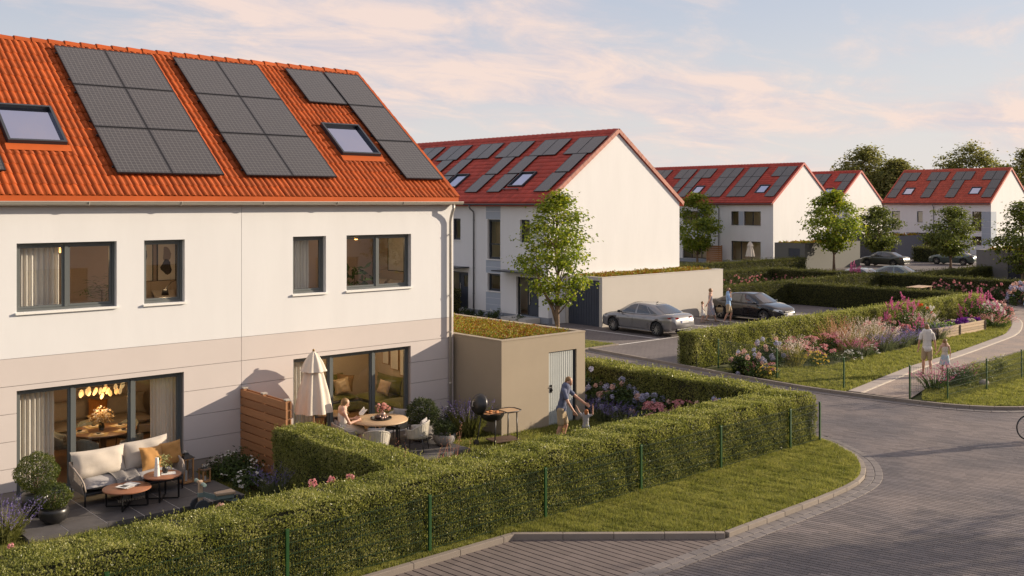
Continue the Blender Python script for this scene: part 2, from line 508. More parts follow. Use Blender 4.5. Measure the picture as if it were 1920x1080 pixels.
GOUT = [(2.0, 10.82), (8.0, 10.84), (13.76, 10.84), (15.27, 10.85), (16.96, 10.87), (18.57, 10.91), (19.76, 11.0), (20.62, 11.16), (21.33, 11.46), (22.09, 11.94), (22.63, 12.44), (23.14, 13.12), (23.52, 13.75), (23.78, 14.4), (24.05, 15.5), (24.2, 18.0), (24.25, 24.0), (24.3, 29.6)]
KIN = [(3.0, 13.86), (12.30, 13.86), (15.25, 11.31), (16.53, 11.33), (18.23, 11.38), (19.70, 11.50), (20.7, 11.75), (21.5, 12.18), (22.28, 12.85), (22.83, 13.5), (23.2, 14.2), (23.45, 15.2)]
FKERB = [(30.35, 29.4), (29.9, 25.0), (29.45, 21.0), (29.30, 18.6), (29.34, 17.51), (29.68, 15.08), (29.95, 13.97), (30.48, 12.97), (31.3, 12.25), (32.6, 11.7), (35, 11.2), (40, 10.8)]
def arc_pts(poly, step):
    P = [Vector(p) for p in poly]
    out = []
    # smooth with Catmull-Rom, then resample
    dense = []
    for i in range(len(P) - 1):
        p0 = P[max(i - 1, 0)]; p1 = P[i]; p2 = P[i + 1]; p3 = P[min(i + 2, len(P) - 1)]
        straight = i == 0 or i == len(P) - 2 or (p2 - p1).angle(p1 - p0) > 0.55 or (p3 - p2).length == 0 or (p3 - p2).angle(p2 - p1) > 0.55
        for k in range(12):
            t = k / 12
            if straight: dense.append(p1.lerp(p2, t))
            else: dense.append(0.5 * ((2 * p1) + (p2 - p0) * t + (2 * p0 - 5 * p1 + 4 * p2 - p3) * t * t + (3 * p1 - p0 - 3 * p2 + p3) * t ** 3))
    dense.append(P[-1])
    acc = 0; out = [dense[0]]
    for a, b in zip(dense, dense[1:]):
        l = (b - a).length
        while acc + l >= step:
            t = (step - acc) / l
            a = a.lerp(b, t); l = (b - a).length; acc = 0
            out.append(a.copy())
        acc += l
    out.append(dense[-1])
    return out
def normals2(pts):
    ns = []
    for i in range(len(pts)):
        d = pts[min(i + 1, len(pts) - 1)] - pts[max(i - 1, 0)]
        d.normalize()
        ns.append(Vector((-d.y, d.x)))
    return ns
def offset_line(poly, off, step, xmin, ymax):
    pts = arc_pts(poly, step); ns = normals2(pts)
    return [(p.x + n.x * off, p.y + n.y * off) for p, n in zip(pts, ns) if p.x > xmin and p.y < ymax]
KIN = KIN[:3] + offset_line(GOUT, 0.475, 0.4, 15.9, 16.0)
def strip_pieces(name, parent, pts, o0, o1, z0, z1, mat, gap=0.008, stagger=0.0):
    """cut the band between two offsets of a line into single stones"""
    ns = normals2(pts); objs = []
    for i in range(len(pts) - 1):
        a, b = pts[i], pts[i + 1]
        if (b - a).length < 0.05: continue
        mid = (a + b) / 2
        if not bool(in_view(np.array(mid.x), np.array(mid.y), 150, 200)): continue
        d = (b - a).normalized() * (gap / 2)
        q = [a + ns[i] * o0 + d, b + ns[i + 1] * o0 - d, b + ns[i + 1] * o1 - d, a + ns[i] * o1 + d]
        zt = z1(mid) if callable(z1) else z1
        m = MB(); m.prism([(p.x, p.y) for p in q], z0, zt + rnd.uniform(-0.002, 0.002))
        bmf = m.build(name, mat, parent, bevel=0.008)
        objs.append(bmf)
    return objs
road = sheet('road', GOUT[2:] + [(30.25, 29.6)] + FKERB + [(70, 9), (70, -40), (-30, -40), (-30, 10.82), (2, 10.82)], 0.0, JOINT)
bay = sheet('parking_bay', [(-5, 10.9), (15.3, 10.95), (12.35, 13.88), (-5, 13.88)], 0.003, JOINT)
def paver_field(parent, poly, ang, rw, ln, gap, th, mat, z, maxdepth, nparts=300):
    d = np.array((math.cos(ang), math.sin(ang))); s = np.array((-d[1], d[0]))
    P = np.array(poly)
    cs = P @ s; cd = P @ d
    rows = np.arange(cs.min(), cs.max(), rw)
    cen = []
    rg = np.random.default_rng(3)
    for r_ in rows:
        n = int((cd.max() - cd.min()) / ln) + 2
        t = cd.min() - rg.uniform(0, ln) + np.arange(n) * ln
        cen.append(np.stack([d[0] * t + s[0] * r_, d[1] * t + s[1] * r_], 1))
    C = np.concatenate(cen)
    ok = in_poly(C[:, 0], C[:, 1], poly) & in_view(C[:, 0], C[:, 1], 40, 60) & (depth_of(C[:, 0], C[:, 1]) < maxdepth)
    C = C[ok]
    C = C[np.argsort(depth_of(C[:, 0], C[:, 1]))]
    vis = (screen_v(C[:, 0], C[:, 1]) < 1078) & (screen_u(C[:, 0], C[:, 1]) < 1918)
    idx = np.nonzero(vis)[0][:nparts]
    sel = np.zeros(len(C), bool); sel[idx] = True
    L2, W2 = (ln - 0.003) / 2, (rw - gap) / 2
    ch = 0.003
    base = np.array([(-L2, -W2, 0), (L2, -W2, 0), (L2, W2, 0), (-L2, W2, 0), (-L2, -W2 + ch, th), (L2, -W2 + ch, th), (L2, W2 - ch, th), (-L2, W2 - ch, th)])
    fc = np.array([(4, 5, 6, 7), (0, 1, 5, 4), (1, 2, 6, 5), (2, 3, 7, 6), (3, 0, 4, 7)])
    me = np_mesh('paver', base, fc, mat)
    for i in idx:
        inst(me, 'paver', parent, (C[i, 0], C[i, 1], z + rnd.uniform(-0.0008, 0.0008)), (rnd.gauss(0, 0.002), rnd.gauss(0, 0.002), ang + rnd.gauss(0, 0.002)))
    Rr = C[~sel]
    if len(Rr):
        n = len(Rr)
        V = np.zeros((n, 8, 3))
        V[:, :, 0] = Rr[:, 0:1] + base[None, :, 0] * d[0] + base[None, :, 1] * s[0]
        V[:, :, 1] = Rr[:, 1:2] + base[None, :, 0] * d[1] + base[None, :, 1] * s[1]
        V[:, :, 2] = base[None, :, 2] + z + rg.uniform(-0.0008, 0.0008, (n, 1))
        F = (np.arange(n)[:, None, None] * 8 + fc[None]).reshape(-1, 4)
        o = inst(np_mesh('distant_pavers', V.reshape(-1, 3), F, mat), 'distant_pavers', parent)
        o['kind'] = 'stuff'
paver_field(road, [(8.0, 11.0)] + [(x + (0.25 if x > 20 else 0) * -1, y + 0.22) for x, y in GOUT[2:13]] + GOUT[13:] + [(30.2, 29.5)] + [(x + 0.1, y + 0.1) for x, y in FKERB] + [(40, 5), (12, 2), (8, 2)], R(104), 0.115, 0.34, 0.018, 0.011, PAVER, 0.0, 46)
paver_field(bay, [(-5, 11.0), (15.45, 11.05), (12.5, 13.92), (-5, 13.92)], R(95.7), 0.165, 0.30, 0.024, 0.014, PAVERB, 0.003, 30)
gutter = tag(bpy.data.objects.new('gutter_strip', None), kind='structure'); link(gutter)
gp = arc_pts(GOUT, 0.34)
strip_pieces('gutter_slab', gutter, gp, 0.0, 0.165, -0.02, 0.026, GUTM)
gp2 = arc_pts([(GOUT[0][0] - 0.17, GOUT[0][1])] + GOUT[1:], 0.34)
strip_pieces('gutter_slab', gutter, gp2, 0.175, 0.36, -0.02, 0.028, GUTM)
kerb = tag(bpy.data.objects.new('kerb', None), kind='structure'); link(kerb)
def kz(p):
    return 0.12 if p.x < 18 else max(0.10, 0.12 - (p.x - 18) * 0.01)
strip_pieces('kerb_stone', kerb, arc_pts(KIN[:2], 1.0), -0.12, 0.0, -0.05, 0.12, KERBM, 0.006)
strip_pieces('kerb_stone', kerb, arc_pts(KIN[1:3], 0.93), -0.12, 0.0, -0.05, 0.122, KERBM, 0.006)
strip_pieces('kerb_stone', kerb, [p for p in arc_pts(KIN[2:], 0.62)], -0.115, 0.0, -0.05, kz, KERBM, 0.008)
fk = arc_pts(FKERB, 0.7)
strip_pieces('kerb_stone', kerb, fk, 0.0, 0.12, -0.05, 0.12, KERBM)
strip_pieces('gutter_slab', gutter, arc_pts(FKERB, 0.45), -0.30, -0.005, -0.02, 0.027, GUTM)
# lawns: soil sheet plus blades
GRASS = leafm('grass_blades', [(0.085, 0.100, 0.023), (0.155, 0.168, 0.040), (0.24, 0.240, 0.066), (0.33, 0.31, 0.105)], 0.6, 0.45, 2.6)
def lawn(name, poly, z, label, dens, h=0.055, w=0.007, seed=1, falloff=None, blades_on=True):
    o = sheet(name + '_soil', poly, z, TURF)
    P = np.array(poly)
    rg = np.random.default_rng(seed)
    x0, y0 = P.min(0); x1, y1 = P.max(0)
    n = int((x1 - x0) * (y1 - y0) * dens)
    X = rg.uniform(x0, x1, n); Y = rg.uniform(y0, y1, n)
    ok = in_poly(X, Y, poly) & in_view(X, Y, 20, 40)
    X, Y = X[ok], Y[ok]
    PP = np.stack([X, Y, np.full(len(X), z)], 1)
    # patches of longer and shorter grass
    k = np.full(len(X), 0.8)
    for q in range(5):
        a_ = rg.uniform(0, 6.28); fq = 1.6 * 1.9 ** q
        k += 0.13 * np.sin((X * math.cos(a_) + Y * math.sin(a_)) * fq + 2 * np.sin((X * math.sin(a_) - Y * math.cos(a_)) * fq * 0.7 + q))
    V, F = blades(PP, 1.0, w, rg, 0.5)
    V = V.reshape(-1, 3, 3)
    top = V[:, 2] - PP
    V[:, 2] = PP + top * (h * np.clip(k, 0.45, 1.4))[:, None]
    g = inst(np_mesh(name, V.reshape(-1, 3), F, GRASS), name)
    tag(g, label, 'grass', kind='stuff')
    return g
VERGE = KIN[1:] + [(23.4, 14.75), (12.0, 14.75), (5, 14.75), (5, 13.7)]
lawn('verge_grass', [(5, 13.86), (12.30, 13.86)] + KIN[2:-2] + [(23.3, 14.75), (5, 14.75)], 0.095, 'sunlit mown grass verge between the fenced front hedge and the curved kerb', 7000, 0.075, 0.010)
lawn('garden_grass', [(2, 14.7), (22.9, 14.7), (22.9, 24.0), (20.7, 24), (20.7, 22), (2, 22.0)], 0.02, 'shaded garden grass between the front hedge and the row house', 2200, 0.08, 0.012, 2)
PL = [(29.96, 17.3), (36.13, 18.36), (40.24, 18.77), (45.33, 19.47), (48.55, 19.99), (52.15, 21.17), (54.92, 22.4), (57.2, 24.2), (58.5, 26.5)]
PR = [(30.17, 15.33), (32.65, 15.93), (35.35, 16.43), (43.4, 17.13), (50, 18.2), (56, 20), (60.5, 23.2), (63.5, 26.5)]
path = sheet('footpath', PL + PR[::-1], 0.05, PATHM)
sheet('lane', [(58.5, 26.5), (57.2, 24.2), (60.5, 23.2), (64, 20), (90, 5), (120, 10), (66, 24), (64.2, 33), (56, 33)], 0.045, COURT)
bord = tag(bpy.data.objects.new('path_edging', None), kind='structure'); link(bord)
strip_pieces('edging_slab', bord, arc_pts(PL, 1.0), -0.42, 0.0, 0.0, 0.065, PATHB)
strip_pieces('edging_line', bord, arc_pts(PL, 1.4), -0.50, -0.43, 0.0, 0.058, pm('cream_edging', (0.55, 0.48, 0.38), 0.8))
lawn('path_lawn_grass', PL[:8] + [(56.5, 25), (54.0, 24.0), (50.5, 22.3), (44, 20.9), (38, 20.6), (34, 20.3), (30.4, 22.6), (29.6, 19), (29.45, 17.3)], 0.06, 'grass strip between the footpath and the flower border', 1500, 0.10, 0.02, 4)
lawn('roadside_grass', [(30.1, 14.9), (31.5, 15.55), (35.4, 16.35), (43.4, 17.05), (52, 18.5), (52, 12), (40, 10.95), (35.0, 11.35), (32.6, 11.85), (31.4, 12.4), (30.6, 13.1), (30.15, 14.0)], 0.09, 'grass beside the low green mesh fence right of the footpath', 2200, 0.09, 0.016, 5)
court = sheet('parking_court', [(24.4, 29.62), (30.5, 29.62), (30.4, 24.6), (53.6, 24.6), (53.6, 35), (46.4, 35), (46.4, 36.9), (32.6, 36.9), (32.6, 29.7), (30.3, 29.7), (26, 33), (24.4, 33)], 0.012, COURT)
sheet('inner_lane', [(66.5, 36), (80, 34), (125, 40), (125, 47), (113, 62), (100, 68), (82, 52), (67, 47)], 0.01, COURT)
for (x0, y0, x1, y1) in [(32.5, 29.62, 37.9, 29.72), (37.9, 29.62, 46, 29.72), (35.24, 29.74, 35.34, 34.35), (37.95, 29.74, 38.05, 34.3), (40.6, 29.74, 40.7, 34.3), (43.2, 29.74, 43.3, 34.3), (46.0, 29.74, 46.1, 34.3), (48.7, 29.74, 48.8, 34.3)]:
    sheet('bay_line', [(x0, y0), (x1, y0), (x1, y1), (x0, y1)], 0.017, PAINT, parent=None)
lawn('corner_grass', [(29.9, 29.75), (32.45, 29.75), (32.35, 36.9), (29.9, 36.9)], 0.05, 'small sunlit lawn corner beside the parking court', 700, 0.07, 0.014, 6)
strip_pieces('kerb_stone', kerb, arc_pts([(29.9, 29.72), (32.5, 29.72)], 0.8), -0.08, 0.0, 0.0, 0.07, KERBM)
sheet('front_garden_soil', [(24.4, 37.0), (35.3, 37.0), (35.3, 70), (24.4, 70)], 0.015, SOIL)
# terraces: slabs with pale joints
SLAB = pm('dark_terrace_slab', (0.082, 0.076, 0.076), 0.6, var=0.12, vs=3, col2=(0.10, 0.092, 0.09), cs=2, objr=0.10, bump=0.12, bs=60)
GROUT = pm('pale_joint', (0.55, 0.50, 0.45), 0.9)
def terrace(a0, a1, b0, b1, na, nb, top):
    t = tag(bpy.data.objects.new('terrace', None), kind='structure'); link(t)
    m = MB(); m.box(a0 + 0.012, a1 - 0.012, b0 + 0.012, b1 - 0.012, 0.0, top - 0.006); m.build('bedding', GROUT, t)
    for i in range(na):
        for j in range(nb):
            w = (a1 - a0) / na; h = (b1 - b0) / nb; g = 0.010
            m = MB(); m.box(a0 + i * w + (g if i else 0), a0 + (i + 1) * w - (g if i < na - 1 else 0), b0 + j * h + (g if j else 0), b0 + (j + 1) * h - (g if j < nb - 1 else 0), 0.01, top)
            m.build('terrace_slab', SLAB, t)
terrace(5.55, 9.75, 19.3, 21.98, 6, 4, 0.12)
terrace(12.1, 15.75, 19.3, 21.98, 5, 4, 0.12)
# ------------------------------------------------------------------ houses
def wall_solid(x0, x1, z0, z1, opens, y0, th):
    """solid slab in the xz plane with rectangular openings"""
    xs = sorted({x0, x1} | {min(max(v, x0), x1) for o in opens for v in o[:2]})
    zs = sorted({z0, z1} | {min(max(v, z0), z1) for o in opens for v in o[2:4]})
    nx, nz = len(xs) - 1, len(zs) - 1
    def solid(i, j):
        if i < 0 or j < 0 or i >= nx or j >= nz: return False
        cx, cz = (xs[i] + xs[i + 1]) / 2, (zs[j] + zs[j + 1]) / 2
        return not any(o[0] < cx < o[1] and o[2] < cz < o[3] for o in opens)
    m = MB(); y1 = y0 + th
    for i in range(nx):
        for j in range(nz):
            if not solid(i, j): continue
            a, b, c, d = xs[i], xs[i + 1], zs[j], zs[j + 1]
            m.quad((a, y0, c), (b, y0, c), (b, y0, d), (a, y0, d))
            m.quad((b, y1, c), (a, y1, c), (a, y1, d), (b, y1, d))
            if not solid(i - 1, j): m.quad((a, y1, c), (a, y0, c), (a, y0, d), (a, y1, d))
            if not solid(i + 1, j): m.quad((b, y0, c), (b, y1, c), (b, y1, d), (b, y0, d))
            if not solid(i, j - 1): m.quad((a, y1, c), (b, y1, c), (b, y0, c), (a, y0, c))
            if not solid(i, j + 1): m.quad((a, y0, d), (b, y0, d), (b, y1, d), (a, y1, d))
    return m
def frame_mb(x0, x1, z0, z1, y, d, w):
    m = MB()
    m.box(x0, x1, y, y + d, z0, z0 + w); m.box(x0, x1, y, y + d, z1 - w, z1)
    m.box(x0, x0 + w, y, y + d, z0 + w, z1 - w); m.box(x1 - w, x1, y, y + d, z0 + w, z1 - w)
    return m
def window(house, x0, x1, z0, z1, div=(0.5,), rec=0.13, sill=True, mat=None, name='window', fw=0.055, bars=(), glass=None, label=None, y=0.0, detail=True):
    mat = mat or FRAME; glass = glass or GLASS
    w = frame_mb(x0, x1, z0, z1, y + rec, 0.09, fw)
    cuts = [x0] + [x0 + (x1 - x0) * t for t in div] + [x1]
    for c in cuts[1:-1]:
        w.box(c - fw * 0.6, c + fw * 0.6, y + rec - 0.004, y + rec + 0.094, z0 + fw, z1 - fw)
    o = w.build(name, mat, house)
    if label: o['label'] = label
    for i, (a, b) in enumerate(zip(cuts, cuts[1:])):
        a2 = a + (fw if i == 0 else fw * 0.6); b2 = b - (fw if i == len(cuts) - 2 else fw * 0.6)
        if detail:
            frame_mb(a2 + 0.004, b2 - 0.004, z0 + fw + 0.004, z1 - fw - 0.004, y + rec + 0.02, 0.06, 0.045).build('sash', mat, o)
        p = MB(); p.quad((a2 + 0.01, y + rec + 0.055, z0 + fw + 0.01), (b2 - 0.01, y + rec + 0.055, z0 + fw + 0.01), (b2 - 0.01, y + rec + 0.055, z1 - fw - 0.01), (a2 + 0.01, y + rec + 0.055, z1 - fw - 0.01))
        p.build('pane', glass, o)
    for bz in bars:
        b = MB(); b.box(x0 + fw, x1 - fw, y + rec - 0.003, y + rec + 0.085, bz - 0.03, bz + 0.03); b.build('crossbar', mat, o)
    if sill:
        s = MB(); s.box(x0 - 0.03, x1 + 0.03, y - 0.05, y + rec - 0.003, z0 - 0.045, z0 - 0.004); s.build('sill', SILL, o)
    return o
def tile_mesh(name, mat, w=0.295, ln=0.40, waves=2, seg=4, amp=0.046, lift=0.030):
    n = waves * seg
    vs = []; fs = []
    for i in range(n + 1):
        x = w * i / n
        p = amp * (0.5 - 0.5 * math.cos(2 * math.pi * waves * i / n)) ** 0.8
        vs += [(x, 0, p - 0.004), (x, 0, p + lift), (x, ln, p + 0.004)]
    for i in range(n):
        a = i * 3; b = a + 3
        fs += [(a, b, b + 1, a + 1), (a + 1, b + 1, b + 2, a + 2)]
    return vs, fs
def roof(house, x0, x1, depth, eave, rise, mat, near=False, over=0.3, vmat=None, xoff=0.0, seg=4, rows_far=True):
    """gabled roof: slab, tiles on the front slope, ridge, verge and eave tiles. Local x along the ridge, front is -y"""
    run = depth / 2 + over
    ang = math.atan2(rise, run); sl = math.hypot(run, rise)
    m = MB()
    th = 0.16
    # two slabs meeting at the ridge
    yr, zr = depth / 2, eave + rise
    nz_ = 0.0
    for sgn in (-1, 1):
        ye = yr + sgn * run
        m.add([(x0, ye, eave), (x1, ye, eave), (x1, yr, zr), (x0, yr, zr), (x0, ye, eave - th), (x1, ye, eave - th), (x1, yr, zr - th), (x0, yr, zr - th)],
              [(0, 1, 2, 3), (4, 7, 6, 5), (0, 4, 5, 1), (1, 5, 6, 2), (3, 7, 4, 0)])
    r = m.build('roof', mat, house)
    bm = bmesh.new(); bm.from_mesh(r.data); bmesh.ops.recalc_face_normals(bm, faces=bm.faces[:]); bm.to_mesh(r.data); bm.free()
    rs = MB  # slope frame: local x = x, y up the slope, z normal
    M4 = Matrix.Translation((0, -over, eave)) @ Matrix.Rotation(ang, 4, 'X')
    W_, E_ = 0.295, 0.355
    nrow = int((sl - 0.05) / E_); ncol = int((x1 - x0) / W_)
    W_ = (x1 - x0) / ncol; E_ = (sl - 0.06) / nrow
    vs, fs = tile_mesh('roof_tile', mat, W_, E_ + 0.05, 2, seg)
    slots = [(x0 + c * W_, 0.02 + k * E_) for k in range(nrow) for c in range(ncol)]
    rest = slots
    if near:
        me = bpy.data.meshes.new('roof_tile'); me.from_pydata(vs, [], fs); me.materials.append(mat)
        me.polygons.foreach_set('use_smooth', [True] * len(me.polygons)); me.update()
        hm = Matrix.Translation(house.location) @ Matrix.Rotation(house.rotation_euler[2], 4, 'Z')
        cand = []
        for s_ in slots:
            p = hm @ (M4 @ Vector((s_[0] + W_ / 2, s_[1] + E_ / 2, 0)))
            d = depth_of(p.x, p.y); u = 960 + 1895 * (CA * p.x - SA * p.y) / d
            lx, ly = s_[0] + W_ / 2, s_[1] + E_ / 2
            cov = any(a < lx < b and c < ly < e for a, b, c, e in near)
            if u > 2 and not cov: cand.append((d, s_))
        cand.sort()
        pick = [s_ for _, s_ in cand[:300]]
        ps = set(pick)
        rest = [s_ for s_ in slots if s_ not in ps]
        for s_ in pick:
            t = inst(me, 'roof_tile', r)
            t.matrix_local = M4 @ Matrix.Translation((s_[0], s_[1], 0.012 + rnd.uniform(-0.003, 0.003))) @ Matrix.Rotation(rnd.gauss(0, 0.006), 4, 'Z')
    V0 = np.array(vs); F0 = np.array(fs)
    A = np.array([(a, b, 0.012 + rnd.uniform(-0.003, 0.003)) for a, b in rest])
    V = (V0[None] + A[:, None, :]).reshape(-1, 3)
    F = (F0[None] + (np.arange(len(A)) * len(V0))[:, None, None]).reshape(-1, 4)
    V = V @ np.array(M4.to_3x3()).T + np.array(M4.translation)
    o = inst(np_mesh('distant_roof_tiles', V, F, mat, True), 'distant_roof_tiles', r); o['kind'] = 'stuff'
    # ridge caps
    vmat = vmat or mat
    cm = MB(); L_ = 0.40
    n = 8; vs2 = []; 
    for (y, k, rr) in ((0, 1.0, 0.0), (L_ + 0.03, 0.9, 0.0)):
        for i in range(n + 1):
            a = math.pi * i / n
            vs2.append((y, 0.15 * k * math.cos(a), 0.13 * k * math.sin(a) - 0.03))
    cm.add(vs2, [(i, i + 1, n + 2 + i, n + 1 + i) for i in range(n)])
    cm.add([(0, 0.15 * math.cos(math.pi * i / n), 0.13 * math.sin(math.pi * i / n) - 0.03) for i in range(n + 1)] + [(0, 0, -0.02)], [(i + 1, i, n + 1) for i in range(n)])
    cme = cm.mesh('ridge_tile', mat, True)
    k = int((x1 - x0) / L_)
    for i in range(k):
        inst(cme, 'ridge_tile', r, (x1 - (i + 1) * (x1 - x0) / k, yr, zr + 0.0), (0, R(2.5), 0))
    # verge tiles at both gables, both slopes
    vm = MB(); vm.box(-0.09, 0.03, 0, E_ + 0.03, -0.13, 0.07)
    vme = vm.mesh('verge_tile', vmat)
    M5 = Matrix.Translation((0, depth + over, eave)) @ Matrix.Rotation(math.pi, 4, 'Z') @ Matrix.Rotation(ang, 4, 'X')
    for xe, mats, sg in ((x1, M4, 1), (x1, M5, -1), (x0, M4, -1)):
        for j in range(nrow):
            t = inst(vme, 'verge_tile', r)
            xx = xe if mats is M4 else -xe
            t.matrix_local = mats @ Matrix.Translation((xx, 0.02 + j * E_, 0.0)) @ Matrix.Rotation(R(2.0), 4, 'X') @ Matrix.Diagonal((sg, 1, 1, 1))
    return r, M4
def solar(house, M4, x, s, w=1.25, h=1.79, mount=True):
    m = MB(); m.quad((0.022, 0.022, 0.001), (w - 0.022, 0.022, 0.001), (w - 0.022, h - 0.022, 0.001), (0.022, h - 0.022, 0.001))
    key = ('sp', round(w, 3), round(h, 3))
    if key not in MESHC:
        f = MB()
        f.box(0, w, 0, 0.02, -0.035, 0.006); f.box(0, w, h - 0.02, h, -0.035, 0.006); f.box(0, 0.02, 0.02, h - 0.02, -0.035, 0.006); f.box(w - 0.02, w, 0.02, h - 0.02, -0.035, 0.006)
        f.box(0.02, w - 0.02, 0.02, h - 0.02, -0.035, -0.03)
        k = MB()
        for yy in (0.28, h - 0.28):
            k.box(-0.03, w + 0.03, yy - 0.02, yy + 0.02, -0.075, -0.038)
        MESHC[key] = (m.mesh('solar_panel', SOLAR), f.mesh('panel_frame', SOLF), k.mesh('mounting_rail', DARKM))
    a, b, c = MESHC[key]
    o = inst(a, 'solar_panel', house)
    o.matrix_local = M4 @ Matrix.Translation((x, s, 0.155))
    inst(b, 'panel_frame', o)
    if mount: inst(c, 'mounting_rail', o)
    return o
MESHC = {}
def skylight(house, M4, x, s, w=1.22, h=1.45, near_tile=False):
    m = frame_mb(0, w, 0, h, 0, 0.1, 0.055)
    m.v = [(x_, z_, 0.02 + (0.1 - y_) * 1.15) for (x_, y_, z_) in m.v]
    m.f = [f[::-1] for f in m.f]
    m2 = MB(); m2.box(-0.05, w + 0.05, -0.05, h + 0.05, 0.0, 0.07)
    for v in (m2,): pass
    o = m.build('skylight', FRAME2, house)
    o.matrix_local = M4 @ Matrix.Translation((x, s, 0.05))
    q = MB(); q.box(0.0, w, 0.0, h, 0.0, 0.03); q.build('skylight_base', FRAME2, o)
    g = MB(); g.quad((0.055, 0.055, 0.055), (w - 0.055, 0.055, 0.055), (w - 0.055, h - 0.055, 0.055), (0.055, h - 0.055, 0.055)); g.build('pane', GLASSD, o)
    fl = MB(); fl.add([(-0.06, -0.22, 0.03), (w + 0.06, -0.22, 0.03), (w + 0.06, -0.01, 0.05), (-0.06, -0.01, 0.05)], [(0, 1, 2, 3)]); fl.build('flashing', TILE if near_tile else TILER, o)
    return o
def gutter_pipe(house, x0, x1, y, z, mat=None, pipes=(), zlow=0.05, rwall=0.0):
    mat = mat or ZINC
    m = MB(); n = 8; r = 0.075
    prof = [(y + r * math.cos(math.pi + math.pi * i / n), z + r * math.sin(math.pi + math.pi * i / n)) for i in range(n + 1)]
    vs = [(x, p, q) for x in (x0, x1) for p, q in prof]
    m.add(vs, [(i, i + 1, n + 2 + i, n + 1 + i) for i in range(n)])
    m.add([(x, p, q) for x in (x0, x1) for p, q in [(y - r * 0.9, z), (y + r * 0.9, z)]], [(0, 1, 3, 2)])
    m.add(vs[:n + 1], [tuple(range(n + 1))]); m.add(vs[n + 1:], [tuple(range(n, -1, -1))])
    m.tube([(x0, y - r, z + 0.004), (x1, y - r, z + 0.004)], 0.012, 6)
    g = m.build('gutter', mat, house, smooth=True, sharp=40)
    k = int((x1 - x0) / 1.9)
    for i in range(1, k):
        b = MB(); xx = x0 + (x1 - x0) * i / k
        b.tube([(xx, y + (r + 0.006) * math.cos(math.pi + math.pi * j / n), z + (r + 0.006) * math.sin(math.pi + math.pi * j / n)) for j in range(n + 1)], 0.01, 5)
        b.build('gutter_bracket', mat, g)
    for px_ in pipes:
        d = MB()
        d.tube([(px_, y, z - r * 0.9), (px_, y, z - 0.18), (px_, y + 0.06, z - 0.28), (px_, -0.10, z - 0.42), (px_, -0.075, z - 0.55), (px_, -0.075, zlow)], 0.042, 10)
        dp = d.build('downpipe', mat, house, smooth=True)
        for zz_ in (z - 0.9, 3.6, 2.6, 1.2):
            c = MB(); c.tube([(px_, -0.075, zz_ - 0.02), (px_, -0.075, zz_ + 0.02)], 0.052, 10); c.box(px_ - 0.012, px_ + 0.012, -0.075, 0.0, zz_ - 0.012, zz_ + 0.012); c.build('pipe_clip', mat, dp)
    return g
def gable_walls(house, x0, x1, depth, eave, rise, mat, over=0.3, front_gap=0.3, low=None):
    """gable ends and back wall"""
    yr = depth / 2; zr = eave + rise
    k = rise / (depth / 2 + over)
    zt = eave + k * over - 0.17
    for xa, xb, nm in ((x1 - 0.3, x1, 'gable_wall'), (x0, x0 + 0.3, 'gable_wall')):
        pts = [(front_gap, 0.0), (depth, 0.0), (depth, zt), (yr, zr - 0.19), (front_gap, zt + k * front_gap)]
        m = MB()
        n = len(pts)
        m.add([(xa, y, z) for y, z in pts] + [(xb, y, z) for y, z in pts], [tuple(range(n)), tuple(range(2 * n - 1, n - 1, -1))] + [(i, n + i, n + (i + 1) % n, (i + 1) % n) for i in range(n)])
        o = m.build(nm, mat, house)
        bm = bmesh.new(); bm.from_mesh(o.data); bmesh.ops.recalc_face_normals(bm, faces=bm.faces[:]); bm.to_mesh(o.data); bm.free()
    m = MB(); m.box(x0 + 0.3, x1 - 0.3, depth - 0.3, depth, 0, zt); m.build('back_wall', mat, house)
def room(house, x0, x1, y0, y1, z0, z1, wallc, floorc, ceilc=None):
    m = MB()
    m.quad((x0, y1, z0), (x1, y1, z0), (x1, y1, z1), (x0, y1, z1))
    m.quad((x0, y0, z0), (x0, y1, z0), (x0, y1, z1), (x0, y0, z1))
    m.quad((x1, y1, z0), (x1, y0, z0), (x1, y0, z1), (x1, y1, z1))
    m.build('room_wall', wallc, house)
    m = MB(); m.quad((x0, y0, z0), (x1, y0, z0), (x1, y1, z0), (x0, y1, z0)); m.build('room_floor', floorc, house)
    m = MB(); m.quad((x0, y0, z1), (x0, y1, z1), (x1, y1, z1), (x1, y0, z1)); m.build('room_ceiling', ceilc or wallc, house)
EAVE, RISE = 6.15, 4.07
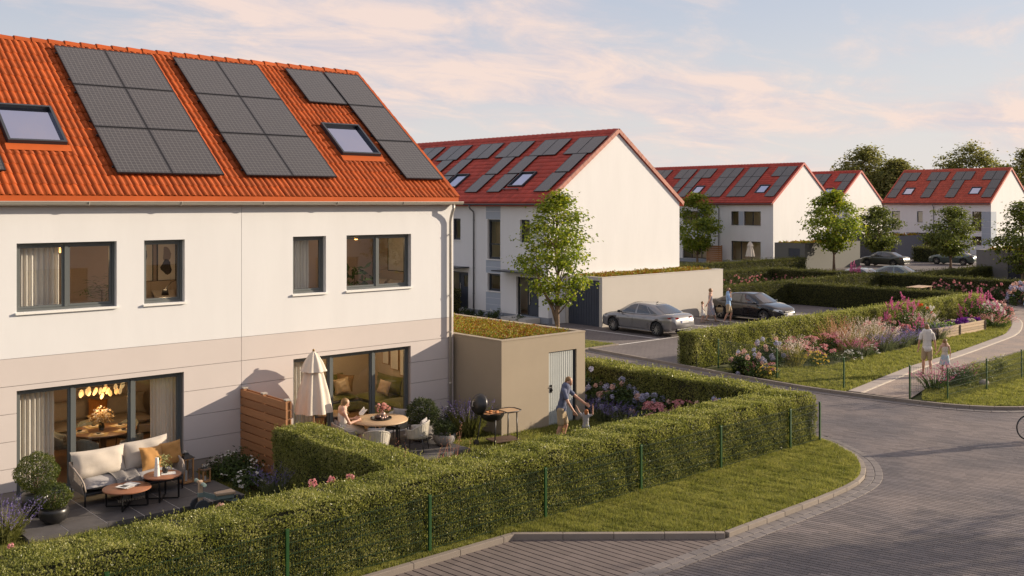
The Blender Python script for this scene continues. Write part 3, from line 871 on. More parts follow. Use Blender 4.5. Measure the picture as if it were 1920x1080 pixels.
# ---- the near row house (front faces the garden)
HX = 17.4
h1 = thing('row_house', 'large near row house with bright orange tiled roof, solar panels and garden terraces', 'house', (HX, 22.05, 0), 0)
D1 = 10.1
EV1, RS1, OV1 = 6.28, 3.96, 0.13
op = lambda a0, a1, z0, z1: (a0 - HX, a1 - HX, z0, z1)
UP = [op(6.11, 8.13, 3.92, 5.33), op(8.73, 9.66, 3.92, 5.33), op(12.41, 13.34, 3.92, 5.33), op(13.94, 15.96, 3.92, 5.33)]
LO = [op(6.11, 9.64, 0.12, 2.33), op(12.42, 15.95, 0.12, 2.33)]
X0 = 1.5 - HX
JX = 11.05 - HX
for xa, xb in ((X0, JX - 0.005), (JX + 0.005, 0.0)):
    wall_solid(xa, xb, 3.0, 6.26, UP, 0.0, 0.30).build('upper_wall', WHITE, h1)
    for za, zb in ((0.30, 0.76), (0.77, 1.31), (1.32, 1.87), (1.88, 2.43), (2.44, 2.992)):
        segs = [(xa, xb)]
        for o_ in LO:
            if o_[3] >= zb:
                segs = [q for a_, b_ in segs for q in (((a_, o_[0]), (o_[1], b_)) if a_ < o_[0] < b_ else ((a_, b_),))]
        for a_, b_ in segs:
            wall_solid(a_, b_, za, zb, LO, 0.0, 0.06).build('wall_panel', BEIGE, h1)
    for o_ in LO:
        if xa < o_[0] < xb:
            for a_, b_ in ((xa, o_[0]), (o_[1], xb)): wall_solid(a_, b_, -0.02, 0.288, [], 0.02, 0.045).build('plinth', PLINTH, h1)
wall_solid(X0, 0.0, 0.0, 2.998, LO, 0.066, 0.23).build('lower_wall', PLINTH, h1)
gable_walls(h1, X0, 0.0, D1, EV1, RS1, WHITE, over=OV1)
near_cov = []
PAN = []
for bx in (8.27, 9.53, 11.36, 12.62):
    for s_ in (0.705, 2.525, 4.345): PAN.append((bx - HX, s_))
PAN += [(14.76 - HX, 4.345), (16.06 - HX, 4.345), (16.06 - HX, 2.525), (16.06 - HX, 0.705), (4.75 - HX, 0.705), (4.75 - HX, 2.525), (4.75 - HX, 4.345)]
SKY = [(14.59 - HX, 1.785), (6.27 - HX, 1.785)]
near_cov = [(x, x + 1.25, s, s + 1.79) for x, s in PAN] + [(x - 0.05, x + 1.27, s - 0.2, s + 1.5) for x, s in SKY]
roof1, RM1 = roof(h1, X0 - 0.1, 0.08, D1, EV1, RS1, TILE, near=near_cov, seg=4, over=OV1)
for x, s in PAN: solar(h1, RM1, x, s)
for x, s in SKY: skylight(h1, RM1, x, s, near_tile=True)
m = MB(); m.box(X0 - 0.1, 0.06, -0.155, -0.133, EV1 - 0.13, EV1 + 0.03); m.build('eave_board', TILE, h1)
gutter_pipe(h1, X0 - 0.1, 0.14, -0.215, EV1 - 0.10, ZINC, pipes=(-0.16,))
DIVU = {0: (0.5,), 1: (), 2: (), 3: (0.5,)}
for i, o_ in enumerate(UP):
    window(h1, *o_, div=DIVU[i])
for o_ in LO:
    window(h1, *o_, div=(0.32, 0.68), sill=False, name='patio_door', rec=0.12)
    m = MB(); m.box(o_[0] - 0.02, o_[1] + 0.02, -0.03, 0.115, 0.1, 0.135); m.build('threshold', SILL, h1)
RW1 = pm('warm_room_wall', (0.55, 0.44, 0.36), 0.9, var=0.03)
RW2 = pm('cream_room_wall', (0.62, 0.53, 0.42), 0.9, var=0.03)
RFL = pm('oak_floor', (0.30, 0.17, 0.085), 0.45, var=0.12, vs=3, stretch=(1, 6, 1))
room(h1, 2.0 - HX, 10.95 - HX, 0.30, 5.2, 0.135, 2.72, RW1, RFL)
room(h1, 11.15 - HX, 17.05 - HX, 0.30, 3.75, 0.135, 2.72, RW2, RFL)
room(h1, 2.0 - HX, 10.95 - HX, 0.31, 3.2, 3.12, 5.75, RW1, RFL)
room(h1, 11.15 - HX, 17.05 - HX, 0.31, 3.2, 3.12, 5.75, RW1, RFL)
# ---- tall narrow-fronted row behind: its front is in shade, its gable in the sun
BLIND = pm('tan_blind', (0.30, 0.20, 0.10), 0.8, var=0.08, vs=1.5)
DARKROOM = pm('painted_dim_room', (0.16, 0.12, 0.09), 0.9)  # dark wall colour carries the shade of an unlit room
LITROOM = pm('painted_lit_room', (0.78, 0.64, 0.44), 0.9)  # lit look put into a bright wall colour; no lamp inside
GARD = pm('anthracite_door', (0.035, 0.042, 0.06), 0.45, var=0.05)
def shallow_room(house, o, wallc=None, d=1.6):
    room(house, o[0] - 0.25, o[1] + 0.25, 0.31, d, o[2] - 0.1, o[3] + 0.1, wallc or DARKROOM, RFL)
def door_part(house, x0, x1, z0, z1, glazed=True, rec=0.12):
    """entrance door: glazed side light, dark leaf with a small light, handle"""
    w = frame_mb(x0, x1, z0, z1, rec, 0.09, 0.06)
    xm = x0 + (x1 - x0) * 0.46
    w.box(xm - 0.03, xm + 0.03, rec - 0.003, rec + 0.093, z0 + 0.06, z1 - 0.06)
    return w, xm
def house_street(loc, rz, units, ulen, depth, label, tilemat, vmat, gab=WHITE, unit_fn=None, panels=None, group=None, seg=3):
    h = thing('row_house', label, 'house', loc, rz, group)
    length = units * ulen
    ops = []
    for k in range(units):
        ops += [(x0, x1, z0, z1) for (x0, x1, z0, z1) in unit_fn('open', k)]
    wall_solid(-length, 0, 0.33, 6.28, ops, 0.0, 0.30).build('front_wall', WHITE, h)
    wall_solid(-length, 0, -0.02, 0.325, ops, 0.02, 0.26).build('plinth', GREYPL, h)
    gable_walls(h, -length, 0, depth, EAVE, RISE * depth / 10.7, gab)
    r, M4 = roof(h, -length - 0.08, 0.08, depth, EAVE, RISE * depth / 10.7, tilemat, vmat=vmat, seg=seg)
    gutter_pipe(h, -length - 0.08, 0.1, -0.38, EAVE - 0.03, pm('grey_gutter', (0.17, 0.175, 0.19), 0.4, metal=0.4), pipes=[-(k + 1) * ulen - 0.15 for k in range(units - 1)])
    for k in range(units): unit_fn('build', k, h)
    for (x, s, w, hh) in panels: solar(h, M4, x, s, w, hh, mount=False)
    return h, M4
U2 = 5.7
def unit2(what, k, h=None):
    o = -k * U2
    # measured from the gable: entrance door, small window, tall window strip
    door = (o - 2.42, o - 0.71, 0.32, 2.32); small = (o - 2.13, o - 1.39, 4.1, 5.29); tall = (o - 4.76, o - 3.70, 3.14, 5.28); low = (o - 4.76, o - 3.70, 1.43, 2.37)
    if what == 'open': return [door, small, tall, low]
    window(h, *small, div=(), mat=FRAME2)
    window(h, *tall, div=(), bars=(3.95,), mat=FRAME2, fw=0.07)
    window(h, *low, div=(), mat=FRAME2, fw=0.07)
    for z0, z1 in ((5.30, 5.70), (5.715, 6.08), (2.40, 2.72), (2.735, 3.08), (0.36, 0.70), (0.715, 1.05), (1.065, 1.36)):
        m = MB(); m.box(tall[0] - 0.12, tall[1] + 0.02, -0.006, 0.0, z0, z1); m.build('facade_panel', BLUEP, h)
    w, xm = door_part(h, *door)
    d = w.build('entrance_door', FRAME2, h)
    p = MB(); p.quad((door[0] + 0.06, 0.17, 0.38), (xm - 0.03, 0.17, 0.38), (xm - 0.03, 0.17, 2.26), (door[0] + 0.06, 0.17, 2.26)); p.build('pane', GLASS, d)
    l = wall_solid(xm + 0.03, door[1] - 0.06, 0.38, 2.26, [(xm + 0.36, door[1] - 0.16, 1.5, 2.12)], 0.15, 0.05).build('door_leaf', GARD, d)
    p = MB(); p.quad((xm + 0.36, 0.17, 1.5), (door[1] - 0.16, 0.17, 1.5), (door[1] - 0.16, 0.17, 2.12), (xm + 0.36, 0.17, 2.12)); p.build('pane', GLASS, d)
    m = MB(); m.tube([(xm + 0.12, 0.10, 0.9), (xm + 0.12, 0.10, 1.7)], 0.016, 8); m.box(xm + 0.11, xm + 0.13, 0.1, 0.15, 1.0, 1.02); m.box(xm + 0.11, xm + 0.13, 0.1, 0.15, 1.58, 1.6); m.build('handle', ZINC, d)
    m = MB(); m.box(door[0] - 0.98, door[1] + 0.1, -0.9, -0.002, 2.58, 2.64); m.build('canopy', FRAME2, h)
    s = MB(); s.box(door[0] - 0.1, door[1] + 0.1, -1.0, -0.003, 0.0, 0.28); s.build('door_step', CONCR, h)
    m = MB(); m.box(tall[0], tall[1], 0.6, 0.62, 3.95, 5.4); m.build('window_blind', BLIND, h)
    m = MB(); m.box(small[0], small[1], 0.6, 0.62, 4.0, 5.4); m.build('window_blind', BLIND, h)
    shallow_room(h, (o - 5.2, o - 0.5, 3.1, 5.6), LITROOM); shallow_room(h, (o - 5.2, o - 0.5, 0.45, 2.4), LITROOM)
pan2 = []
for k in range(4):
    o = -k * U2
    for xr, col in ((0.02, 3), (2.75, 3)):
        for c in range(2):
            pan2.append((o - xr - (c + 1) * 1.07, 4.35, 1.05, 1.62))
        c0 = 0 if xr < 1 else 1
        for s_ in (2.62, 0.85):
            pan2.append((o - xr - 0.25 - (c0 + 1) * 1.07 - (0.0 if s_ > 2 else 0.1), s_, 1.05, 1.70))
h2, RM2 = house_street((35.3, 37.0, 0), R(-90), 4, U2, 10.4, 'long row house with shaded front and sunlit gable behind the parked cars', TILER, pm('pale_verge', (0.42, 0.17, 0.12), 0.7, objr=0.1), unit_fn=unit2, panels=pan2)
for k in range(3):
    skylight(h2, RM2, -k * U2 - 3.98, 1.36, 1.2, 1.35)
m = MB()
m.bar((-4.1, 1.10, 0.16), (-2.85, 1.10, 0.16), 0.05, 0.03); m.bar((-4.0, 1.10, 0.0), (-4.0, 1.10, 0.16), 0.03, 0.03); m.bar((-2.95, 1.10, 0.0), (-2.95, 1.10, 0.16), 0.03, 0.03)
gr = m.build('roof_step', FRAME2, h2); gr.matrix_local = RM2
# ---- garden fronts of the far rows
def unit_garden(what, k, h=None, mirror=True):
    U = 6.33
    o = -k * U
    f = (lambda a, b: (o + a, o + b)) if k % 2 == 0 else (lambda a, b: (o - U - b, o - U - a))
    sg = f(-5.0, -4.07); db = f(-3.46, -1.44); pt = f(-4.98, -1.45)
    O = [(*sg, 3.92, 5.33), (*db, 3.92, 5.33), (*pt, 0.35, 2.33)]
    if what == 'open': return O
    window(h, *O[0], div=(), mat=FRAME2, detail=False); window(h, *O[1], div=(0.5,), mat=FRAME2, detail=False)
    window(h, *O[2], div=(0.32, 0.68), mat=FRAME2, sill=False, name='patio_door', detail=False)
    b = f(-4.05, -3.48)
    m = MB(); m.box(b[0], b[1], -0.006, 0.0, 3.92, 5.33); m.build('facade_panel', BLUEP, h)
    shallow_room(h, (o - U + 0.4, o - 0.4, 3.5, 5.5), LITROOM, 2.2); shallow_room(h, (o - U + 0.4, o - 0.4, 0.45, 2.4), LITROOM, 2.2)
def pan_garden(units, U=6.33, w=1.12, hh=1.74):
    out = []; sk = []
    for k in range(units):
        o = -k * U
        X = (lambda a: o + a) if k % 2 == 0 else (lambda a: o - U - a - w)
        for a, s in ((-1.35, 4.5), (-2.5, 4.5), (-1.35, 2.73), (-1.35, 0.96), (-4.8, 4.5), (-5.95, 4.5), (-4.8, 2.73), (-5.95, 2.73), (-4.8, 0.96), (-5.95, 0.96)):
            out.append((X(a), s, w, hh))
        sk.append((o - 2.85 if k % 2 == 0 else o - U + 1.7, 1.6))
    return out, sk
pg, sk = pan_garden(4)
h3, RM3 = house_street((84.8, 57.0, 0), R(-90), 4, 6.33, 10.7, 'distant row house with six-panel solar blocks, parasol terrace and bright white gable', TILER, None, unit_fn=unit_garden, panels=pg, seg=2)
for x, s in sk: skylight(h3, RM3, x, s, 1.15, 1.4)
pg, sk = pan_garden(2)
h4, RM4 = house_street((112.0, 66.0, 0), R(-90), 3, 6.33, 10.7, 'far row house half hidden behind street trees, mottled shadow on its gable', TILER, None, unit_fn=unit_garden, panels=pg, seg=2)
skylight(h4, RM4, -2.85, 1.6, 1.15, 1.4)
U5 = 6.4
def unit5(what, k, h=None):
    o = -k * U5
    f = (lambda a, b: (o + a, o + b)) if k % 2 == 0 else (lambda a, b: (o - U5 - b, o - U5 - a))
    tall = f(-2.1, -1.05); small = f(-4.9, -4.2); door = f(-5.9, -3.9)
    if k == 0: small = f(-5.0, -4.3); door = f(-5.6, -3.6)
    O = [(*tall, 3.0, 5.2), (*tall, 1.4, 2.4), (*small, 3.9, 5.2), (*door, 0.34, 2.4)]
    if what == 'open': return O
    window(h, *O[0], div=(), bars=(3.9,), mat=FRAME2, detail=False); window(h, *O[1], div=(), mat=FRAME2, detail=False); window(h, *O[2], div=(), mat=FRAME2, detail=False)
    window(h, *O[3], div=(0.5,), mat=FRAME2, sill=False, name='entrance_door', detail=False)
    m = MB(); m.box(door[0] - 0.6, door[1] + 0.6, -0.9, -0.002, 2.62, 2.68); m.build('canopy', FRAME2, h)
    pr = f(-1.03, 0.0)
    for z0, z1 in ((1.4, 2.0), (2.02, 2.7), (2.72, 3.4), (3.42, 4.1), (4.12, 5.2)):
        m = MB()
        if k == 0:
            m.box(pr[0], pr[1] + 0.004, -0.006, 0.0, z0, z1); m.box(0.0, 0.004, 0.0, 1.4, z0, z1)
        else:
            m.box(tall[0], tall[1], -0.006, 0.0, z0, z1) if z1 < 3.0 and z0 > 2.0 else m.box(pr[0] + 0.3, pr[1] - 0.5, -0.006, 0.0, z0, z1)
        m.build('facade_panel', BLUEP, h)
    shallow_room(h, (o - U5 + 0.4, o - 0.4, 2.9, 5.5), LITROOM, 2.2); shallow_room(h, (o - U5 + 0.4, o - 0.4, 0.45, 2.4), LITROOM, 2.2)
pan5 = []
for k in range(2):
    o = -k * U5
    X = (lambda a: o + a) if k % 2 == 0 else (lambda a: o - U5 - a - 1.12)
    for a, s in ((-1.3, 4.5), (-2.45, 4.5), (-1.3, 2.73), (-1.3, 0.96), (-4.85, 4.5), (-6.0, 4.5), (-5.5, 2.73), (-5.5, 0.96)):
        pan5.append((X(a), s, 1.12, 1.74))
h5, RM5 = house_street((115.2, 49.0, 0), R(-90), 2, U5, 10.7, 'far semi-detached house on the right with blue-grey corner panels and red roof', TILER2, None, unit_fn=unit5, panels=pan5, seg=2)
skylight(h5, RM5, -3.0, 1.6, 1.15, 1.4); skylight(h5, RM5, -2 * U5 + 1.85, 1.6, 1.15, 1.4)
# across the road, behind the viewer: it shows in the near windows
h6, RM6 = house_street((16.0, -17.0, 0), R(180), 4, 6.33, 10.7, 'row house across the road, mirrored in the near windows', TILER2, None, unit_fn=unit_garden, panels=[], seg=2)
# ------------------------------------------------------------------ garages and shed
SEDUM = leafm('sedum_leaves', [(0.10, 0.13, 0.02), (0.20, 0.23, 0.03), (0.34, 0.27, 0.035), (0.28, 0.07, 0.02), (0.22, 0.20, 0.03)], 0.6, 0.2, 2.2)
RIB = pm('pale_ribbed_door', (0.47, 0.49, 0.47), 0.5, var=0.04)
def sedum_roof(parent, x0, x1, y0, y1, z, dens, size, seed):
    rg = np.random.default_rng(seed)
    nc = int((x1 - x0) * (y1 - y0) * dens / 14)
    cx = rg.uniform(x0 + 0.12, x1 - 0.12, nc); cy = rg.uniform(y0 + 0.12, y1 - 0.12, nc); ch = rg.uniform(0.02, 0.14, nc)
    P = np.repeat(np.stack([cx, cy, z + ch], 1), 14, 0) + rg.normal(0, 1, (nc * 14, 3)) * np.array([0.07, 0.07, 0.03])
    P[:, 0] = np.clip(P[:, 0], x0, x1); P[:, 1] = np.clip(P[:, 1], y0, y1); P[:, 2] = np.maximum(P[:, 2], z + 0.005)
    Nn = np.tile(np.array([[0, 0, 1.0]]), (len(P), 1))
    V, F = leaves(P, Nn, size, size * 0.8, rg, 0.8)
    o = inst(np_mesh('sedum', V, F, SEDUM), 'sedum', parent); o['kind'] = 'stuff'
    return o
def garage(loc, w, d, h, wallm, label, name='garage', door=None, doorm=None, dens=600, size=0.06, seed=3, sideface='front', group=None):
    """flat roofed box with parapet; door = (face, u0, u1, z1)"""
    g = thing(name, label, 'garage', loc, 0, group)
    fo = [(door[1], door[2], -0.01, door[3])] if door and door[0] == 'front' else []
    so = [(door[1], door[2], -0.01, door[3])] if door and door[0] == 'side' else []
    wall_solid(0, w, 0, h, fo, 0, 0.14).build('front_wall', wallm, g)
    s = wall_solid(0.14, d, 0, h, so, 0, 0.14)     # side wall: local x -> y
    s.v = [(y, x, z) for x, y, z in s.v]; s.f = [f[::-1] for f in s.f]
    s.build('side_wall', wallm, g)
    m = MB(); m.box(w - 0.14, w, 0.14, d, 0, h); m.build('side_wall', wallm, g)
    m = MB(); m.box(0.14, w - 0.14, d - 0.14, d, 0, h); m.build('back_wall', wallm, g)
    m = MB(); m.box(0.14, w - 0.14, 0.14, d - 0.14, h - 0.22, h - 0.10); m.build('roof_deck', SOIL, g)
    m = frame_mb(-0.012, w + 0.012, -0.012, d + 0.012, 0, 0.03, 0.17)
    m.v = [(x, z, h + 0.002 + y) for x, y, z in m.v]; m.f = [f[::-1] for f in m.f]
    m.build('parapet_cap', wallm, g)
    sedum_roof(g, 0.17, w - 0.17, 0.17, d - 0.17, h - 0.10, dens, size, seed)
    return g
shed = garage((17.46, 20.08, 0), 3.14, 7.8, 2.5, TANPL, 'small tan rendered garden garage with flowering sedum roof beside the near house', 'garden_garage', ('front', 1.72, 2.80, 2.05), None, 1700, 0.05, 5)
# ribbed door of the garden garage
rb = MB(); n = 13
x0, x1 = 1.74, 2.70
rb.box(x0, x1, 0.06, 0.08, 0.02, 2.03)
rd = rb.build('door', RIB, shed)
for i in range(n):
    xx = x0 + (x1 - x0) * i / n
    m = MB(); m.box(xx + 0.012, xx + (x1 - x0) / n - 0.012, 0.045, 0.0599, 0.03, 2.02); m.build('door_rib', RIB, rd, bevel=0.004)
m = MB(); m.box(2.715, 2.79, 0.05, 0.09, 0.01, 2.04); m.build('dark_gap_strip', FRAME2, shed)  # dark strip coloured as the black gap right of the door
m = MB(); m.tube([(1.82, 0.045, 1.08), (1.82, 0.0, 1.08), (1.70, 0.0, 1.08)], 0.014, 8); m.ball((1.86, 0.02, 1.0), 0.03); m.box(1.80, 1.88, 0.03, 0.045, 0.93, 1.14); m.build('handle', BLACKM, rd)
def ribdoor(g, face, u0, u1, z1, matd, n=14):
    """vertical ribbed gate set into a garage opening"""
    sw = (lambda m: m) if face == 'front' else (lambda m: (setattr(m, 'v', [(y, x, z) for x, y, z in m.v]), setattr(m, 'f', [f[::-1] for f in m.f]), m)[2])
    m = MB(); m.box(u0 + 0.01, u1 - 0.01, 0.06, 0.09, 0.0, z1 - 0.01); d = sw(m).build('garage_door', matd, g)
    m = MB()
    for i in range(n):
        a = u0 + 0.02 + (u1 - u0 - 0.04) * i / n; m.box(a + 0.02, a + (u1 - u0 - 0.04) / n - 0.02, 0.048, 0.0599, 0.02, z1 - 0.03)
    sw(m).build('door_ribs', matd, d)
g2 = garage((36.5, 34.4, 0), 9.8, 2.55, 2.45, CONCR, 'long pale garage wall with planted roof along the sunlit gable, behind the parked cars', 'garage', ('side', 0.2, 2.4, 2.3), None, 800, 0.09, 6)
ribdoor(g2, 'side', 0.2, 2.4, 2.3, GARD, 12)
g3 = garage((81.0, 51.1, 0), 9.7, 3.2, 2.45, pm('grey_plaster', (0.12, 0.12, 0.108), 0.85, var=0.05), 'grey flat-roofed garage with small dark door beside the distant row house', 'garage', ('side', 0.5, 1.7, 2.0), None, 120, 0.2, 7)
ribdoor(g3, 'side', 0.5, 1.7, 2.0, GARD, 6)
g4 = garage((105.0, 55.0, 0), 6.5, 5.2, 2.5, pm('dark_plaster', (0.11, 0.11, 0.13), 0.8), 'dark garage between the two farthest houses', 'garage', ('side', 0.6, 4.4, 2.2), None, 40, 0.3, 8)
ribdoor(g4, 'side', 0.6, 4.4, 2.2, GARD, 8)
g5 = garage((79.4, 27.5, 0), 7.0, 7.4, 2.5, pm('grey_plaster2', (0.17, 0.16, 0.155), 0.85, var=0.05), 'grey garage with dark ribbed door at the right edge, behind the rose hedge', 'garage', ('side', 3.0, 5.0, 2.1), None, 120, 0.2, 9)
ribdoor(g5, 'side', 3.0, 5.0, 2.1, GARD, 8)
# ------------------------------------------------------------------ hedges and fences
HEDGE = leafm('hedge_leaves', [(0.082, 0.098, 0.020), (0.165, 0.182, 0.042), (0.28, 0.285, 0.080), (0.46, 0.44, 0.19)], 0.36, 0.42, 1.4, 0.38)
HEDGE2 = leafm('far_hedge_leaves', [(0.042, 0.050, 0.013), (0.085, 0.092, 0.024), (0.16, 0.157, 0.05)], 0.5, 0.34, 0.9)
HCORE = pm('hedge_core_shade', (0.018, 0.02, 0.008), 0.95)
def hedge(label, a0, a1, b0, b1, h, dens, L, seed, mat=None, back=0.35, group='clipped garden hedges'):
    """box hedge: solid core coloured as inner shade and a skin of small leaves, denser on the faces in view"""
    rg = np.random.default_rng(seed)
    cx, cy = (a0 + a1) / 2, (b0 + b1) / 2
    t = thing('hedge', label, 'hedge', (cx, cy, 0), 0, group)
    hw, hd = (a1 - a0) / 2, (b1 - b0) / 2
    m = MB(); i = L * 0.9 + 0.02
    m.box(-hw + i, hw - i, -hd + i, hd - i, 0.0, h - i); m.build('branches', HCORE, t)  # solid box, not twigs; the hedge's inner shade is put into its colour
    faces = [(2 * hw, h, lambda u, v: (u * hw, -hd + 0 * u, v), (0, -1, 0), 1.0), (2 * hw, h, lambda u, v: (u * hw, hd + 0 * u, v), (0, 1, 0), back),
             (2 * hd, h, lambda u, v: (-hw + 0 * u, u * hd, v), (-1, 0, 0), 1.0), (2 * hd, h, lambda u, v: (hw + 0 * u, u * hd, v), (1, 0, 0), back)]
    PP = []; NN = []
    for ln, hh, fn, nr, k in faces:
        n = int(ln * hh * dens * k)
        u = rg.uniform(-1, 1, n); v = rg.uniform(0.02, h, n)
        p = np.stack(fn(u, v), 1).astype(float); PP.append(p); NN.append(np.tile(np.array(nr, float), (n, 1)))
    n = int(4 * hw * hd * dens * 1.15)
    p = np.stack([rg.uniform(-hw, hw, n), rg.uniform(-hd, hd, n), np.full(n, h)], 1); PP.append(p); NN.append(np.tile(np.array((0, 0, 1.0)), (n, 1)))
    P = np.concatenate(PP); Nn = np.concatenate(NN)
    # uneven surface: slow waves, rounded shoulders, depth jitter
    wob = 0.018 * np.sin((P[:, 0] + cx) * 2.1 + P[:, 2] * 3) + 0.03 * np.sin((P[:, 1] + cy) * 2.7 + 1) + 0.02 * np.sin((P[:, 0] + cx) * 7.3 + P[:, 2] * 6)
    P = P + Nn * (wob[:, None] - np.abs(rg.normal(0, L * 0.6, (len(P), 1))))
    sh = np.clip((P[:, 2] - (h - 0.10)) / 0.10, 0, 1) ** 2 * 0.06
    P[:, 1] -= np.sign(P[:, 1]) * sh * (np.abs(P[:, 1]) > hd - 0.12); P[:, 0] -= np.sign(P[:, 0]) * sh * (np.abs(P[:, 0]) > hw - 0.12)
    up = np.tile(np.array((0, 0, 0.8)), (len(P), 1)) + Nn * 0.5
    V, F = leaves(P, Nn, L, L * 0.5, rg, 0.75, 0.22, up)
    # loose shoots standing above the top
    ns = int(4 * hw * hd * min(dens, 1200) * 0.03)
    S = np.stack([rg.uniform(-hw, hw, ns), rg.uniform(-hd, hd, ns), np.full(ns, h)], 1)
    S = np.repeat(S, 4, 0); S[:, 2] += np.tile(np.linspace(0, L * 1.6, 4), ns)
    S[:, :2] += rg.normal(0, L * 0.15, (len(S), 2))
    V2, F2 = leaves(S, rg.normal(0, 1, S.shape), L * 0.9, L * 0.42, rg, 0.4, 0.2, np.tile(np.array((0, 0, 1.3)), (len(S), 1)))
    V, F = cat((V, F), (V2, F2))
    f = inst(np_mesh('foliage', V, F, mat or HEDGE), 'foliage', t)
    return t
hedge('long clipped front hedge behind the green mesh fence by the road', 2.0, 22.96, 14.17, 15.42, 1.27, 3300, 0.043, 11)
hedge('short hedge dividing the two gardens, ending at the wooden screen', 10.6, 11.6, 15.42, 19.75, 1.3, 2800, 0.045, 12, back=1.0)
hedge('garden hedge behind the hydrangeas, along the driveway', 22.05, 22.98, 15.43, 25.5, 1.3, 1700, 0.055, 13)
hedge('sunlit hedge behind the long flower border beside the footpath', 30.0, 54.5, 23.5, 24.4, 1.30, 1500, 0.058, 14, back=0.5)
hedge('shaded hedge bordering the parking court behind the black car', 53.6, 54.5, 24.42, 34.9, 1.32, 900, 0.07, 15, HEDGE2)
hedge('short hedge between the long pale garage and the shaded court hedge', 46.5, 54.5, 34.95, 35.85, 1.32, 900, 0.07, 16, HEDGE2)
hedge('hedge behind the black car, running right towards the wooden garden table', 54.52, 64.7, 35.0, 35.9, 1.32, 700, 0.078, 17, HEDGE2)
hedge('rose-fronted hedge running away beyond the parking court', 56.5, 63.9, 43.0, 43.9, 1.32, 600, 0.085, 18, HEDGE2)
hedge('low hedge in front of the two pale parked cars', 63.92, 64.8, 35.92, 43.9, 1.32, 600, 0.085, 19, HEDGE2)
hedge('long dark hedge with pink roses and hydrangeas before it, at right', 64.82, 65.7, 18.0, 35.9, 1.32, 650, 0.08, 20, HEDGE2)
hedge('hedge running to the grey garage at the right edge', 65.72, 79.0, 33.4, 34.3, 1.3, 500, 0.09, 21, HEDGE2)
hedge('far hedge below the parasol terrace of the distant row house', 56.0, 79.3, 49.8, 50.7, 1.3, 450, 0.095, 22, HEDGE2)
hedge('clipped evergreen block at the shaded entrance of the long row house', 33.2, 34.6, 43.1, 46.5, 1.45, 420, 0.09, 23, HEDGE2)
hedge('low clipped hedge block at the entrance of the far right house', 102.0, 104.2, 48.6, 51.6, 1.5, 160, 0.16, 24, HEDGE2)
GREENM = pm('green_coated_steel', (0.012, 0.055, 0.012), 0.4, spec=0.5, var=0.04)
WIREM = pm('dark_green_wire', (0.010, 0.035, 0.010), 0.5)
def mesh_fence(label, posts, h, z, group='green mesh fences'):
    P = [Vector((x, y, 0)) for x, y in posts]
    t = thing('mesh_fence', label, 'fence', (P[0].x, P[0].y, z), 0, group)
    o = P[0]
    for p in P:
        q = p - o
        m = MB(); m.box(q.x - 0.03, q.x + 0.03, q.y - 0.02, q.y + 0.02, 0, h + 0.02)
        c = m.build('post', GREENM, t, bevel=0.006)
        m = MB(); m.box(q.x - 0.033, q.x + 0.033, q.y - 0.024, q.y + 0.024, h + 0.021, h + 0.035); m.build('post_cap', GREENM, c)
    for a, b in zip(P, P[1:]):
        a2, b2 = a - o, b - o
        d = (b2 - a2); ln = d.length; d.normalize(); s = Vector((-d.y, d.x, 0))
        m = MB(); off = s * -0.03
        n = int(ln / 0.05)
        for i in range(1, n):
            q = a2 + d * (ln * i / n) + off
            m.bar((q.x, q.y, 0.03), (q.x, q.y, h + 0.02), 0.0042, 0.0042)
        k = 6
        for j in range(k):
            zz_ = 0.06 + (h - 0.08) * j / (k - 1)
            for ss in (-0.005, 0.005):
                m.bar(a2 + off + s * ss + Vector((0, 0, zz_)), b2 + off + s * ss + Vector((0, 0, zz_)), 0.004, 0.005)
        m.build('mesh_panel', WIREM, t)
    return t
mesh_fence('green mesh fence with posts in front of the long front hedge', [(x, 14.04) for x in (22.95, 21.62, 18.82, 16.08, 13.32, 10.56, 7.8, 5.04, 2.3)], 0.97, 0.09)
mesh_fence('green mesh fence in front of the flower border at the road kerb', [(30.11, 17.54), (30.19, 20.14), (30.6, 22.94)], 1.05, 0.03)
mesh_fence('low green mesh fence between the footpath and the roadside grass', [(30.2, 15.33), (30.57, 14.31), (33.33, 14.31), (36.29, 14.40), (39.2, 14.5), (42.1, 14.6)], 1.02, 0.05)
